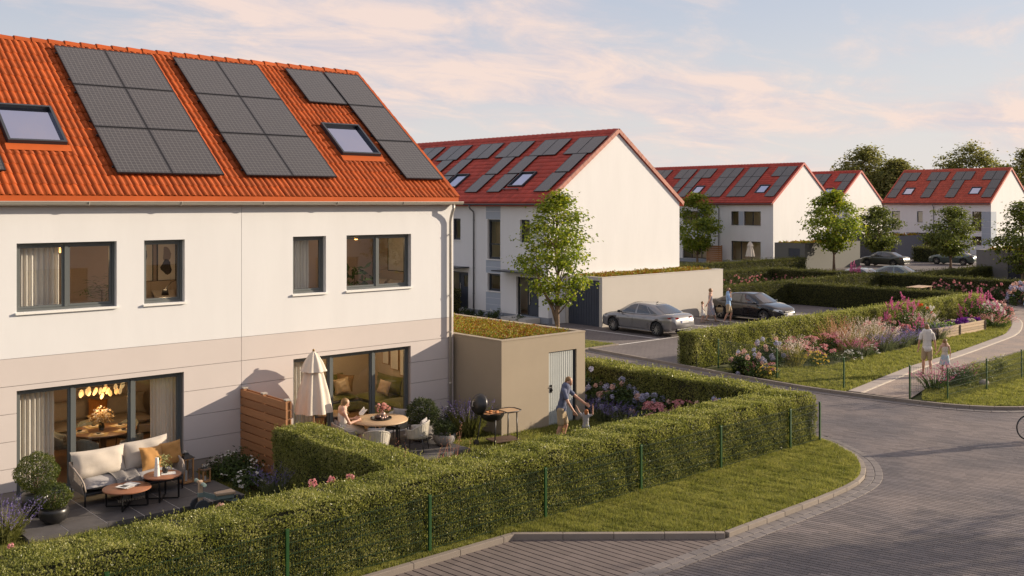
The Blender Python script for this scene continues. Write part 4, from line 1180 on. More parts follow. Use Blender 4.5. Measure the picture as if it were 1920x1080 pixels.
# ------------------------------------------------------------------ trees
BARK = pm('bark', (0.17, 0.115, 0.075), 0.9, var=0.2, vs=8, bump=0.6, bs=25)
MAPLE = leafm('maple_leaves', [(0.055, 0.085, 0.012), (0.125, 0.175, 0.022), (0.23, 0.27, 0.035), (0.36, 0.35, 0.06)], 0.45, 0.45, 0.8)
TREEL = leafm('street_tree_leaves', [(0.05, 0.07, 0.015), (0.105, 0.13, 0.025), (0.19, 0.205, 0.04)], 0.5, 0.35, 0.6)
FARL = leafm('wood_leaves', [(0.09, 0.10, 0.03), (0.16, 0.165, 0.05), (0.26, 0.235, 0.08)], 0.6, 0.5, 0.35)
def tree(label, loc, H, crown_z, rx, nclu, per, L, mat, seed, trunk_r=0.11, lean=0.0, fork=False, shape=0.42, group=None, name='street_tree', sig=0.30):
    rg = np.random.default_rng(seed)
    t = thing(name, label, 'tree', loc, 0, group)
    ch = H - crown_z
    # crown clumps: egg-shaped volume, biased to the outside
    C = []
    while len(C) < nclu:
        u = rg.uniform(0.02, 1.0)
        prof = (math.sin(math.pi * min(1, u / (2 * shape))) if u < shape else math.cos((u - shape) / (1 - shape) * math.pi / 2) ** 0.75)
        prof = max(prof, 0.12)
        a = rg.uniform(0, 2 * math.pi); r = rx * prof * rg.uniform(0.2, 1.0) ** 0.5 * (1 + 0.28 * math.sin(3 * a + seed) * math.sin(5 * u * 3 + seed))
        C.append((r * math.cos(a), r * math.sin(a), crown_z + ch * u * 0.96))
    C = np.array(C)
    m = MB()
    nseg = 7
    tp = [Vector((math.sin(i * 1.3 + seed) * 0.06 * i / nseg + lean * i / nseg, math.cos(i * 1.7 + seed) * 0.06 * i / nseg, H * 0.86 * i / nseg)) for i in range(nseg + 1)]
    m.tube(tp, [trunk_r * (1.25 if i == 0 else 1 - 0.88 * i / nseg) for i in range(nseg + 1)], 9)
    tk = m.build('trunk', BARK, t, smooth=True)
    m = MB()
    pick = C[rg.permutation(len(C))[:max(14, nclu // 3)]]
    for c in pick:
        c = Vector(c)
        z0 = max(crown_z * 0.72, c.z - 0.45 * ch * rg.uniform(0.35, 0.8))
        k = min(nseg, max(0, z0 / (H * 0.86) * nseg)); i0 = min(int(k), nseg - 1)
        b = tp[i0].lerp(tp[i0 + 1], k - i0)
        mid = b.lerp(c, 0.5) + Vector((0, 0, -0.08 * (c - b).length + 0.10))
        r0 = trunk_r * 0.36 * (1 - 0.6 * z0 / H)
        m.tube([b, mid, c], [r0, r0 * 0.6, r0 * 0.2], 5)
    if fork:
        m.tube([tp[1], tp[1] + Vector((-0.14, 0.14, 0.7)), tp[1] + Vector((-0.55, 0.45, 1.7)), tp[1] + Vector((-0.7, 0.7, 2.6))], [trunk_r * 0.75, trunk_r * 0.6, trunk_r * 0.4, trunk_r * 0.15], 8)
    m.build('limbs', BARK, t, smooth=True)
    # leaves: flattened sprays around each clump centre
    P = np.repeat(C, per, 0) + rg.normal(0, 1, (nclu * per, 3)) * np.array([rx * sig, rx * sig, rx * sig * 0.45])
    ctr = np.array([0, 0, crown_z + ch * 0.4])
    Nn = unit(P - ctr) * 0.6 + np.array([0, 0, 0.7])
    V, F = leaves(P, Nn, L, L * 0.8, rg, 0.5, 0.15)
    inst(np_mesh('crown', V, F, mat), 'crown', t)
    return t
tree('young green maple with forked trunk in front of the long row house', (30.8, 31.7, 0), 6.75, 1.7, 1.75, 120, 62, 0.145, MAPLE, 3, 0.12, fork=True, shape=0.40, sig=0.15)
tree('street tree at the corner between the second and third row houses', (81.0, 63.3, 0), 7.4, 1.2, 2.1, 90, 60, 0.24, MAPLE, 4, 0.11, group='street trees', sig=0.17)
tree('rounded street tree in front of the grey garage and white gable', (83.1, 49.4, 0), 7.3, 1.9, 2.45, 110, 62, 0.24, MAPLE, 5, 0.12, group='street trees', sig=0.17)
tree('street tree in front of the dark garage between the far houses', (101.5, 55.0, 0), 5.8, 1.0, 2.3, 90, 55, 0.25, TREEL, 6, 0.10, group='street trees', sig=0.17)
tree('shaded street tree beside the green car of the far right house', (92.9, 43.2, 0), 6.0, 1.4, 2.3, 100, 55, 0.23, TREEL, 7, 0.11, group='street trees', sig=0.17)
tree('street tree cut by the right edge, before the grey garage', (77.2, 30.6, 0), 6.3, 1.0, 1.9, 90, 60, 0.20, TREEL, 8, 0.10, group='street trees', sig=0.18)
for lb, u, Y, H, rx, sd in [('tall wood tree rising left of the far right roof, highest of the pair', 1622, 165, 15.6, 5.0, 31), ('lower wood tree between the two far roofs', 1682, 160, 13.0, 4.4, 32), ('broad wood tree behind the ridge of the far right house', 1820, 170, 16.2, 5.6, 33), ('wood tree at the right edge behind the far right gable', 1934, 165, 15.2, 5.0, 34), ('wood tree far behind the gap between the roofs', 1652, 185, 11.5, 6.0, 35)]:
    X = (u - 960) / 1895 * Y
    tree(lb, (CA * X + SA * Y, -SA * X + CA * Y, 0), H, 3.0, rx, 170, 60, 0.45, FARL, sd, 0.3, shape=0.5, group='wood trees behind the houses', name='wood_tree', sig=0.16)
# off to the right of the picture: the trees whose long shadows cross the road
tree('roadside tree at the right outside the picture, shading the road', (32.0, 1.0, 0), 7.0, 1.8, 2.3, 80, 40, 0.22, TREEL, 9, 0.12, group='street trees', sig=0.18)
# ------------------------------------------------------------------ flowers and shrubs
LGREEN = leafm('border_leaves', [(0.022, 0.038, 0.010), (0.045, 0.072, 0.016), (0.085, 0.12, 0.026)], 0.5, 0.3, 1.5)
SILVER = leafm('lavender_leaves', [(0.06, 0.08, 0.04), (0.11, 0.13, 0.06), (0.16, 0.17, 0.09)], 0.7, 0.3, 2)
def fl(name, cols, trans=0.3): return leafm(name, cols, 0.6, trans, 3.0, 0.2)
F_PEACH = fl('peach_petals', [(0.52, 0.32, 0.27), (0.62, 0.42, 0.36), (0.70, 0.53, 0.47)])
F_BLUE = fl('pale_blue_petals', [(0.26, 0.26, 0.38), (0.36, 0.36, 0.48), (0.48, 0.47, 0.55)])
F_PINK = fl('pink_petals', [(0.46, 0.15, 0.17), (0.56, 0.24, 0.25), (0.64, 0.36, 0.36)])
F_MAG = fl('magenta_petals', [(0.40, 0.08, 0.20), (0.52, 0.15, 0.29), (0.64, 0.28, 0.40)])
F_VIO = fl('violet_petals', [(0.13, 0.10, 0.26), (0.20, 0.16, 0.36), (0.30, 0.25, 0.42)])
F_WHITE = fl('white_petals', [(0.55, 0.53, 0.48), (0.72, 0.70, 0.66)])
F_YEL = fl('yellow_petals', [(0.55, 0.38, 0.05), (0.66, 0.52, 0.14)])
F_PLUM = leafm('pale_plumes', [(0.40, 0.32, 0.28), (0.56, 0.48, 0.43), (0.70, 0.64, 0.58)], 0.8, 0.4, 2)
F_RED = leafm('red_grass', [(0.30, 0.12, 0.09), (0.40, 0.21, 0.15), (0.30, 0.25, 0.10)], 0.7, 0.4, 2)
BMESH = {}
def bloom(kind, mat):
    k = (kind, mat.name)
    if k in BMESH: return BMESH[k]
    rg = np.random.default_rng(len(BMESH) + 50)
    if kind == 'ball':
        P = unit(rg.normal(0, 1, (70, 3))); Nn = P.copy(); P = P * 0.085; L = 0.055
    elif kind == 'dome':
        P = unit(rg.normal(0, 1, (60, 3))); P[:, 2] = np.abs(P[:, 2]); Nn = P + np.array([0, 0, 0.7]); P = P * np.array([0.13, 0.13, 0.045]); L = 0.05
    elif kind == 'rose':
        P = unit(rg.normal(0, 1, (26, 3))); Nn = P.copy(); P = P * 0.045; L = 0.05
    elif kind == 'spike':
        n = 60; z = rg.uniform(0, 0.34, n); r = 0.055 * (1 - z / 0.38); a = rg.uniform(0, 6.28, n)
        P = np.stack([r * np.cos(a), r * np.sin(a), z], 1); Nn = np.stack([np.cos(a), np.sin(a), 0.4 + 0 * a], 1); L = 0.05
    else:  # daisy
        a = np.arange(7) * 2 * math.pi / 7
        P = np.stack([0.005 * np.cos(a), 0.005 * np.sin(a), 0 * a], 1); Nn = np.tile(np.array((0, 0, 1.0)), (7, 1)); L = 0.035
    V, F = leaves(P, Nn, L, L * 0.9, rg, 0.25, 0.1)
    BMESH[k] = np_mesh('flower', V, F, mat)
    return BMESH[k]
def bush(name, label, loc, rx, ry, h, n, L, mat, blooms=(), seed=1, z0=0.05, group=None, cat_='shrub', bs=1.0):
    """leafy shrub with a twig frame; each large flower head is a part"""
    rg = np.random.default_rng(seed)
    t = thing(name, label, cat_, loc, rg.uniform(0, 6), group)
    nc = max(8, n // 40)
    D = unit(rg.normal(0, 1, (nc, 3))) * rg.uniform(0.35, 1.0, (nc, 1)) ** 0.5
    D[:, 2] = np.abs(D[:, 2]) if z0 < 0.2 else D[:, 2]
    C = D * np.array([rx, ry, (h - z0) * (1.0 if z0 < 0.2 else 0.5)]) * 0.85
    C[:, 2] += z0 if z0 < 0.2 else (z0 + h) / 2
    per = n // nc
    P = np.repeat(C, per, 0) + rg.normal(0, 1, (nc * per, 3)) * min(rx, h) * 0.16
    P[:, 2] = np.maximum(P[:, 2], 0.01)
    Nn = unit(P - np.array([0, 0, h * 0.35])) + np.array([0, 0, 0.4])
    V, F = leaves(P, Nn, L, L * 0.6, rg, 0.5)
    inst(np_mesh('foliage', V, F, mat), 'foliage', t)
    m = MB()
    for c in C[:10]:
        m.tube([(0, 0, 0), (c[0] * 0.4, c[1] * 0.4, c[2] * 0.6), tuple(c)], [0.012, 0.009, 0.004], 5)
    m.build('stems', BARK, t)
    for kind, fm, cnt, zlo, sc in blooms:
        me = bloom(kind, fm)
        for i in range(cnt):
            d = unit(rg.normal(0, 1, 3)); d[2] = abs(d[2]) * 0.9 + zlo * 0.5
            d = unit(d)
            p = d * np.array([rx, ry, h - z0]) * rg.uniform(0.92, 1.1)
            p[2] = max(p[2] + z0, 0.12)
            tilt = (rg.normal(0, 0.25) - d[1] * 0.4, rg.normal(0, 0.25) + d[0] * 0.4, rg.uniform(0, 6)) if kind != 'ball' else tuple(rg.uniform(0, 6, 3))
            inst(me, 'flower', t, tuple(p), tilt, sc * rg.uniform(0.75, 1.2))
    return t
def spikes(name, label, loc, r, h, n, stemm, flm, seed=1, fl_len=0.16, group=None, lean=0.35, w=0.014, cat_='plant', nfl=6, bladed=False, bl=0.0):
    """clump of upright stems with narrow flower spikes (lavender, sage) or grass with plumes"""
    rg = np.random.default_rng(seed)
    t = thing(name, label, cat_, loc, 0, group)
    a = rg.uniform(0, 6.28, n); q = rg.uniform(0, 1, n) ** 0.7
    base = np.stack([np.cos(a) * q * r * 0.5, np.sin(a) * q * r * 0.5, 0 * a], 1)
    hh = h * rg.uniform(0.65, 1.1, n)
    tip = base + np.stack([np.cos(a) * q * r * (0.6 + lean), np.sin(a) * q * r * (0.6 + lean), hh], 1)
    # stems as thin quads in two steps
    s = np.stack([-np.sin(a + 1), np.cos(a + 1), 0 * a], 1) * w * 0.4
    mid = base * 0.6 + tip * 0.4; mid[:, 2] = hh * 0.58
    V = np.stack([base - s, base + s, mid + s, mid - s], 1).reshape(-1, 3); F = np.arange(n * 4).reshape(n, 4)
    V2 = np.stack([mid - s, mid + s, tip + s * 0.5, tip - s * 0.5], 1).reshape(-1, 3)
    VF = [(V, F), (V2, F.copy())]
    nl = n * 4
    i = rg.integers(0, n, nl); k = rg.uniform(0.05, 0.6, nl)[:, None]
    P = base[i] * (1 - k) + tip[i] * k
    VF.append(leaves(P, rg.normal(0, 1, P.shape), h * 0.16 + bl, w * 1.1, rg, 0.3, 0.1, np.tile(np.array((0, 0, 0.9)), (nl, 1)) + unit(P) * 0.5))
    V, F = cat(*VF)
    inst(np_mesh('foliage', V, F, stemm), 'foliage', t)
    P = np.repeat(tip, nfl, 0); kk = np.tile(np.linspace(0, 1, nfl), n)[:, None]
    dirn = unit(tip - mid)
    P = P + np.repeat(dirn, nfl, 0) * (kk - 0.5) * fl_len + rg.normal(0, w * 0.5, P.shape)
    V, F = leaves(P, rg.normal(0, 1, P.shape), fl_len / nfl * 1.6, w * 0.85, rg, 0.5, 0.2, np.repeat(dirn, nfl, 0))
    inst(np_mesh('flower_spikes', V, F, flm), 'flower_spikes', t)['kind'] = 'stuff'
    return t
def at(u, b, z=0.0):
    t = (u - 960) / 1895
    return (b * (SA + t * CA) / (CA - t * SA), b, z)
hyd = lambda a, b: [('ball', F_PEACH, a, 0.5, 0.84), ('ball', F_BLUE, b, 0.2, 0.84)]
# garden behind the shed: hydrangeas in the hedge's shade
GB = [('tall hydrangea with peach and pale blue heads against the garage corner', (21.35, 22.0), 0.75, 1.25, 10, 18), ('hydrangea bush second from the garden garage, peach heads on top', (21.45, 20.75), 0.75, 1.2, 8, 18), ('hydrangea with mostly lilac-blue heads in the middle of the garden bed', (21.5, 19.6), 0.7, 1.05, 4, 18), ('low hydrangea with few pale heads beside the pink stonecrop', (21.6, 18.5), 0.6, 0.85, 4, 10), ('hydrangea at the near end of the garden bed, by the hedge corner', (21.75, 16.5), 0.6, 1.0, 6, 10)]
for i, (lb, p, r, h, a, b) in enumerate(GB):
    bush('hydrangea', lb, (p[0], p[1], 0), r, r, h, 1500, 0.10, LGREEN, hyd(a, b), 60 + i, group='garden bed hydrangeas')
for i, (lb, p) in enumerate([('flat pink stonecrop clump beside the low hydrangea', (21.2, 18.0)), ('flat pink stonecrop clump nearest the front hedge', (21.25, 17.2)), ('flat pink stonecrop clump against the driveway hedge', (21.9, 17.6))]):
    bush('stonecrop', lb, (p[0], p[1], 0), 0.42, 0.42, 0.72, 500, 0.07, LGREEN, [('dome', F_PINK, 12, 0.9, 1.0)], 70 + i, group='garden bed stonecrop', cat_='plant')
for i, (lb, p) in enumerate([('violet lavender clump in the garden bed beside the garage wall', (20.95, 20.4)), ('violet lavender clump in front of the middle hydrangea', (20.85, 19.5)), ('violet lavender clump nearest the playing child', (20.8, 18.7))]):
    spikes('lavender', lb, (p[0], p[1], 0), 0.45, 0.5, 110, SILVER, F_VIO, 75 + i, group='garden bed lavender')
# left terrace garden
spikes('lavender', 'blue lavender clump at the left edge beside the potted shrubs', (5.25, 19.75, 0), 0.45, 0.62, 160, leafm('sage_leaves', [(0.10, 0.11, 0.03), (0.17, 0.17, 0.05)], 0.7, 0.3), F_VIO, 80, w=0.018)
bush('white_flower_shrub', 'dark leafy shrub with small white flowers at the foot of the wooden screen', (10.3, 20.9, 0), 0.75, 0.6, 0.62, 1900, 0.07, LGREEN, [('daisy', F_WHITE, 34, 0.4, 1.3)], 81)
bush('white_flower_shrub', 'small dark shrub with white flowers between terrace and dividing hedge', (10.2, 19.9, 0), 0.4, 0.5, 0.5, 900, 0.07, LGREEN, [('daisy', F_WHITE, 16, 0.4, 1.3)], 82)
spikes('lavender', 'shaded violet lavender at the foot of the dividing hedge', (10.25, 19.0, 0), 0.35, 0.55, 90, SILVER, F_VIO, 83)
for i, (u, v, z, lb) in enumerate([(586, 906, 1.18, 'pink allium head farthest left above the front hedge'), (622, 901, 1.26, 'pink allium head in the middle above the front hedge'), (657, 896, 1.2, 'pink allium head nearest the dividing hedge'), (413, 952, 0.95, 'pale cream allium head beside the toy bike'), (20, 1024, 0.95, 'small pink bloom at the far left above the hedge')]):
    Y = 1895 * (6.15 - z) / (v - 381); X = (u - 960) / 1895 * Y
    t = thing('allium', lb, 'flower', (CA * X + SA * Y, -SA * X + CA * Y, 0), 0, 'allium heads above the hedge')
    m = MB(); m.tube([(0, 0, 0), (0.02, 0, z * 0.5), (0, 0, z - 0.05)], 0.008, 6); m.build('stem', LGREEN, t)
    inst(bloom('ball', F_PEACH if i == 3 else F_PINK), 'flower_head', t, (0, 0, z), (1, 2, i), 0.8 if i < 4 else 0.5)
    P = np.stack([np.random.default_rng(i).normal(0, 0.03, 14), np.random.default_rng(i + 9).normal(0, 0.03, 14), np.linspace(0, 0.1, 14)], 1)
    V, F = leaves(P, np.tile(np.array((0, 0, 1.0)), (14, 1)), 0.4, 0.03, np.random.default_rng(i), 0.8); inst(np_mesh('leaf_tuft', V, F, LGREEN), 'leaf_tuft', t)
for i, (u, b, lb) in enumerate([(745, 16.3, 'red-tipped grass clump left of the terrace front, behind the hedge'), (790, 16.5, 'red-tipped grass clump in the middle behind the hedge'), (845, 16.8, 'red-tipped grass clump nearest the barbecue, behind the hedge')]):
    spikes('red_grass', lb, at(u, b), 0.5, 1.25, 7, F_RED, F_RED, 90 + i, 0.34, 'red-tipped grasses behind the front hedge', 0.2, 0.014, nfl=12)
bush('flowering_shrub', 'small shrub with white flowers against the garage side wall', (16.7, 21.3, 0), 0.5, 0.4, 0.75, 1000, 0.06, LGREEN, [('daisy', F_WHITE, 18, 0.5, 1.2)], 95)
spikes('lavender', 'tall yellow-green lavender beside the barbecue', (16.75, 20.6, 0), 0.5, 0.85, 190, leafm('sage_leaves', [], 0), F_VIO, 96, w=0.02)
# border along the sunlit hedge
for i, (u, b, r, h, a, c, lb) in enumerate([(1400, 21.4, 0.65, 0.95, 9, 16, 'hydrangea bush leftmost in the long border, behind the mesh fence'), (1440, 22.0, 0.7, 1.05, 10, 16, 'tall hydrangea against the sunlit hedge, left part of the border')]):
    bush('hydrangea', lb, at(u, b), r, r, h, 1200, 0.11, LGREEN, hyd(a, c), 100 + i, group='border hydrangeas')
for i, (u, b, lb) in enumerate([(1432, 20.9, 'low rosy stonecrop in front of the leftmost hydrangeas'), (1488, 22.3, 'stonecrop with broad pink domes behind the pale tufted grass'), (1520, 22.3, 'stonecrop with pink domes in the middle of the border'), (1556, 22.4, 'stonecrop with many pink domes left of the red grasses'), (1545, 21.4, 'low pink stonecrop near the mesh fence end')]):
    bush('stonecrop', lb, at(u, b), 0.6, 0.6, 0.78 if b > 22 else 0.5, 600, 0.08, LGREEN, [('dome', F_PINK, 9, 0.9, 1.05)], 105 + i, group='border stonecrop', cat_='plant')
bush('yellow_flowers', 'yellow coneflowers left, behind the mesh fence', at(1440, 20.5), 0.5, 0.4, 0.5, 300, 0.07, LGREEN, [('daisy', F_YEL, 26, 0.7, 1.6)], 112, cat_='plant')
bush('yellow_flowers', 'wide patch of yellow coneflowers before the pink stonecrop', at(1530, 20.9), 0.9, 0.5, 0.55, 500, 0.07, LGREEN, [('daisy', F_YEL, 44, 0.7, 1.6)], 113, cat_='plant')
for i, (u, b, h, fm, lb) in enumerate([(1487, 21.3, 0.95, F_PLUM, 'pale tufted fountain grass behind the mesh fence'), (1583, 22.4, 1.15, F_RED, 'tall red-tinged grass leftmost before the hedge'), (1562, 22.8, 1.15, F_RED, 'red-tinged grass against the sunlit hedge'), (1605, 21.6, 0.85, F_PLUM, 'pale feathery grass, left of the trio right of the fence'), (1622, 22.3, 1.0, F_PLUM, 'tall pale feathery grass behind its neighbours'), (1645, 21.7, 0.85, F_PLUM, 'pale feathery grass with yellow-green base, rightmost'), (1728, 22.2, 0.95, F_PLUM, 'pale feathery grass beside the big pink lilac')]):
    spikes('feather_grass', lb, at(u, b), 0.6, h, 80 if fm is F_PLUM else 34, leafm('grass_clump', [(0.14, 0.14, 0.04), (0.24, 0.21, 0.06)], 0.7, 0.4) if fm is F_PLUM else F_RED, fm, 120 + i, 0.4, 'feathery border grasses', 0.45, 0.02, nfl=10, bl=0.25)
for i, (u, b, r, h, lb) in enumerate([(1600, 20.4, 0.45, 0.5, 'white daisies at the border front beside the last fence post'), (1630, 20.7, 0.4, 0.5, 'small white daisies at the border front in the middle')]):
    bush('daisies', lb, at(u, b), r, r, h, 400, 0.06, LGREEN, [('daisy', F_WHITE, 22, 0.6, 1.5)], 130 + i, cat_='plant')
for i, (u, b, lb) in enumerate([(1610, 20.9, 'lilac sage at the front left of the border'), (1655, 21.0, 'lavender clump leftmost of the row at the lawn edge'), (1685, 21.1, 'lavender clump in the middle of the row at the lawn edge'), (1712, 21.2, 'lavender clump just left of the walking man'), (1755, 21.2, 'small lavender clump between the walking man and the wooden bed')]):
    spikes('lavender', lb, at(u, b), 0.6, 0.66, 120, SILVER, F_VIO if i != 0 else F_MAG, 135 + i, group='border lavender', w=0.02)
for i, (u, b, h, n, lb) in enumerate([(1636, 22.7, 1.05, 16, 'pink rose bush behind the feathery grasses'), (1660, 22.6, 1.1, 18, 'pink rose bush left of the big lilac'), (1690, 21.9, 0.75, 16, 'low pink rose bush under the big lilac'), (1862, 22.6, 1.1, 26, 'cream and pink rose bush at the end of the border'), (1878, 22.6, 0.95, 26, 'rose bush farthest right where the border meets the path')]):
    bush('rose_bush', lb, at(u, b), 0.65, 0.6, h, 800, 0.085, LGREEN, [('rose', F_PINK if i != 3 else F_WHITE, n, 0.4, 1.4), ('rose', F_PEACH, n // 2, 0.4, 1.3)], 145 + i, group='border roses')
bush('rose_bush', 'climbing shrub with red and white flowers against the hedge by the lilac', at(1735, 22.9), 0.7, 0.5, 1.35, 1000, 0.085, LGREEN, [('rose', fl('red_petals', [(0.5, 0.05, 0.03), (0.6, 0.1, 0.05)]), 8, 0.2, 1.2), ('rose', F_WHITE, 14, 0.2, 1.1)], 151)
bush('lilac_shrub', 'big magenta lilac shrub behind the walking man and girl', at(1692, 22.5), 1.05, 0.8, 1.75, 1600, 0.10, LGREEN, [('spike', F_MAG, 52, 0.35, 0.85)], 152)
bush('lilac_shrub', 'smaller magenta lilac shrub behind the wooden raised bed', at(1836, 22.6), 1.1, 0.8, 1.5, 1300, 0.10, LGREEN, [('spike', F_MAG, 46, 0.35, 0.85)], 153)
spikes('lavender', 'pink sage at the far end of the border lawn', at(1862, 21.4), 0.8, 0.6, 110, LGREEN, F_PINK, 154, w=0.03)
for i, (u, v, fm, lb) in enumerate([(1752, 737, F_MAG, 'pink flowers inside the low mesh fence'), (1795, 722, F_MAG, 'pink and yellow flowers near the second fence post')]):
    Y = 1895 * 6.15 / (v - 381); X = (u - 960) / 1895 * Y
    spikes('wildflowers', lb, (CA * X + SA * Y, -SA * X + CA * Y, 0.09), 0.5, 0.55, 60, LGREEN, fm, 160 + i, w=0.03)
for i, (a, b, lb) in enumerate([(33.6, 15.25, 'low bush with white flowers inside the fence'), (35.3, 15.45, 'olive low shrub inside the fence by the path'), (37.2, 15.6, 'olive low shrub farther along inside the fence')]):
    bush('low_shrub', lb, (a, b, 0.09), 0.75, 0.5, 0.6, 1200, 0.07, LGREEN if i == 0 else HEDGE, [('daisy', F_WHITE, 20, 0.5, 1.5)] if i == 0 else (), 165 + i)
m = MB(); m.ball((0, 0, 0.06), 0.22, 0.15, 0.13, 9, 6)
b_ = m.build('boulder', pm('field_stone', (0.34, 0.29, 0.25), 0.9, var=0.15, vs=6, bump=0.4, bs=10), smooth=True, loc=(34.15, 14.75, 0.09)); tag(b_, 'small pale stone at the foot of the low mesh fence', 'stone')
# roses and hydrangeas before the far hedges
FR = []
for i in range(9): FR.append((56.8 + i * 0.95 if i < 8 else 64.3, 42.6 if i < 8 else 41.5))
for i in range(6): FR.append((63.4, 41.5 - i * 1.05))
words_ = ['first', 'second', 'third', 'fourth', 'fifth', 'sixth', 'seventh', 'eighth', 'ninth']
for i in range(8):
    bush('rose_bush', '%s pink rose bush from the left in the far rose hedge' % words_[i], (56.8 + i * 0.95, 42.5, 0), 0.65, 0.6, 0.8 + 0.12 * (i % 3), 380, 0.10, LGREEN, [('rose', F_PINK, 14, 0.3, 1.0)], 170 + i, group='far hedge roses')
for i in range(6):
    bush('rose_bush', '%s pink rose bush towards the parked pale cars' % words_[i], (63.3, 41.3 - i * 1.0, 0), 0.6, 0.55, 0.95, 220, 0.13, LGREEN, [('rose', F_PINK, 10, 0.3, 1.0)], 180 + i, group='far hedge roses')
for i in range(7):
    bush('rose_bush', '%s pink rose bush along the dark hedge behind the raised bed' % words_[i], (63.9, 30.4 - i * 0.95, 0), 0.75, 0.65, 1.15, 420, 0.12, LGREEN, [('rose', F_PINK, 22, 0.4, 1.1)], 190 + i, group='dark hedge roses')
for i in range(3):
    bush('hydrangea', '%s hydrangea before the dark hedge near the right edge' % ['left', 'middle', 'rightmost'][i], (62.8, 25.0 - i * 1.3, 0), 0.85, 0.8, 1.3, 500, 0.13, LGREEN, [('ball', F_PEACH, 8, 0.4, 1.3), ('ball', F_BLUE, 18, 0.2, 1.3)], 200 + i, group='dark hedge hydrangeas')
bush('lilac_shrub', 'small magenta lilac peeping over the far hedge by the pale cars', (64.2, 36.6, 0), 0.7, 0.5, 1.75, 200, 0.12, LGREEN, [('spike', F_MAG, 26, 0.8, 1.2)], 205)
# planting under the shaded front
for i, b in enumerate((38.5, 40.2, 41.3, 42.6, 44.0)):
    bush('low_shrub', '%s low shrub from the gable along the shaded front of the long row house' % words_[i], (34.6, b, 0), 0.5, 0.5, 0.45 + 0.2 * (i % 2), 350, 0.09, LGREEN, [('daisy', F_WHITE, 8, 0.5, 1.6)], 210 + i, group='planting under the shaded front')
# ------------------------------------------------------------------ terrace furniture and rooms
CREAM = pm('cream_fabric', (0.50, 0.44, 0.37), 0.9, var=0.05, vs=5, bump=0.15, bs=90, sheen=0.2)
GREYF = pm('grey_fabric', (0.30, 0.28, 0.275), 0.95, var=0.05, vs=6, bump=0.15, bs=120, sheen=0.2)
OCHRE = pm('ochre_fabric', (0.40, 0.20, 0.055), 0.9, var=0.08, vs=7, bump=0.15, bs=120, sheen=0.2)
ROPE = pm('taupe_rope', (0.36, 0.30, 0.25), 0.9, var=0.06, vs=20)
BROWNT = pm('brown_table_top', (0.30, 0.125, 0.065), 0.45, var=0.10, vs=4, stretch=(1, 7, 1))
OAK = pm('oak_top', (0.46, 0.31, 0.18), 0.5, var=0.12, vs=3, stretch=(1, 8, 1))
BLACKC = pm('black_ceramic', (0.02, 0.019, 0.019), 0.35, var=0.1)
GREYC = pm('grey_concrete_pot', (0.25, 0.23, 0.22), 0.8, var=0.1, vs=5, bump=0.2, bs=60)
PORC = pm('white_porcelain', (0.72, 0.68, 0.63), 0.35)
PAPER = pm('paper', (0.74, 0.72, 0.68), 0.8)
CANV = pm('canvas_cream', (0.62, 0.55, 0.46), 0.9, var=0.04, vs=3, sheen=0.15)
def pillow_mesh(w, h, t, mat, seed=1, n=12, wr=0.02):
    rg = random.Random(seed)
    ph = [rg.uniform(0, 6) for _ in range(4)]
    m = MB(); vs = []; fs = []
    for sgn in (1, -1):
        for j in range(n + 1):
            for i in range(n + 1):
                x = -1 + 2 * i / n; y = -1 + 2 * j / n
                k = 1 - 0.10 * (1 - abs(y) ** 2) * abs(x) ** 3 if True else 1
                kx = 1 - 0.09 * (1 - y * y) * (abs(x) ** 2); ky = 1 - 0.09 * (1 - x * x) * (abs(y) ** 2)
                th = ((1 - abs(x) ** 3.2) * (1 - abs(y) ** 3.2)) ** 0.55
                rip = wr * th * (math.sin(7 * x + 3 * y + ph[0]) * 0.5 + math.sin(11 * y - 4 * x + ph[1]) * 0.3 + math.sin(5 * x * y * 3 + ph[2]) * 0.4)
                vs.append((x * w / 2 * kx, sgn * (th * t / 2 + rip), y * h / 2 * ky))
    N1 = (n + 1) ** 2
    for s_ in (0, 1):
        for j in range(n):
            for i in range(n):
                a = s_ * N1 + j * (n + 1) + i
                q = (a, a + 1, a + n + 2, a + n + 1)
                fs.append(q if s_ == 1 else q[::-1])
    m.add(vs, fs)
    return m
def pillow(name, label, loc, w, h, t, mat, rot, seed=1, group=None):
    o = pillow_mesh(w, h, t, mat, seed).build(name, mat, smooth=True, loc=loc, rot=rot)
    return tag(o, label, 'pillow', group)
# --- outdoor sofa
TZ = 0.12
sf = thing('garden_sofa', 'rope-sided two-seat garden sofa with grey seat cushions on the left terrace', 'sofa', (7.98, 21.02, TZ), R(0))
m = MB(); m.box(-1.0, 1.0, -0.40, 0.40, 0.20, 0.25); m.build('seat_frame', DARKM, sf, bevel=0.01)
for x in (-1.0, 1.0):
    for y in (-0.40, 0.40):
        m = MB(); m.tube([(x, y, 0), (x, y, 0.30)], 0.017, 8); m.build('leg', DARKM, sf, smooth=True)
for x in (-1.0, 1.0):
    s = 1 if x > 0 else -1
    top = [Vector((x, -0.42, 0.30)), Vector((x + 0.03 * s, -0.42, 0.46)), Vector((x + 0.05 * s, -0.30, 0.56)), Vector((x + 0.06 * s, 0.05, 0.66)), Vector((x + 0.05 * s, 0.36, 0.74)), Vector((x, 0.42, 0.72))]
    m = MB(); m.tube(top, 0.019, 8)
    arm = m.build('arm_rail', ROPE, sf, smooth=True)
    for i in range(14):
        y = -0.38 + 0.76 * i / 13
        zt = np.interp(y, [-0.42, -0.30, 0.05, 0.36, 0.42], [0.46, 0.56, 0.66, 0.74, 0.72])
        m = MB(); m.tube([(x + 0.05 * s, y, zt), (x + 0.055 * s, y, (zt + 0.24) / 2), (x, y, 0.22)], 0.014, 5); m.build('rope_strand', ROPE, arm)
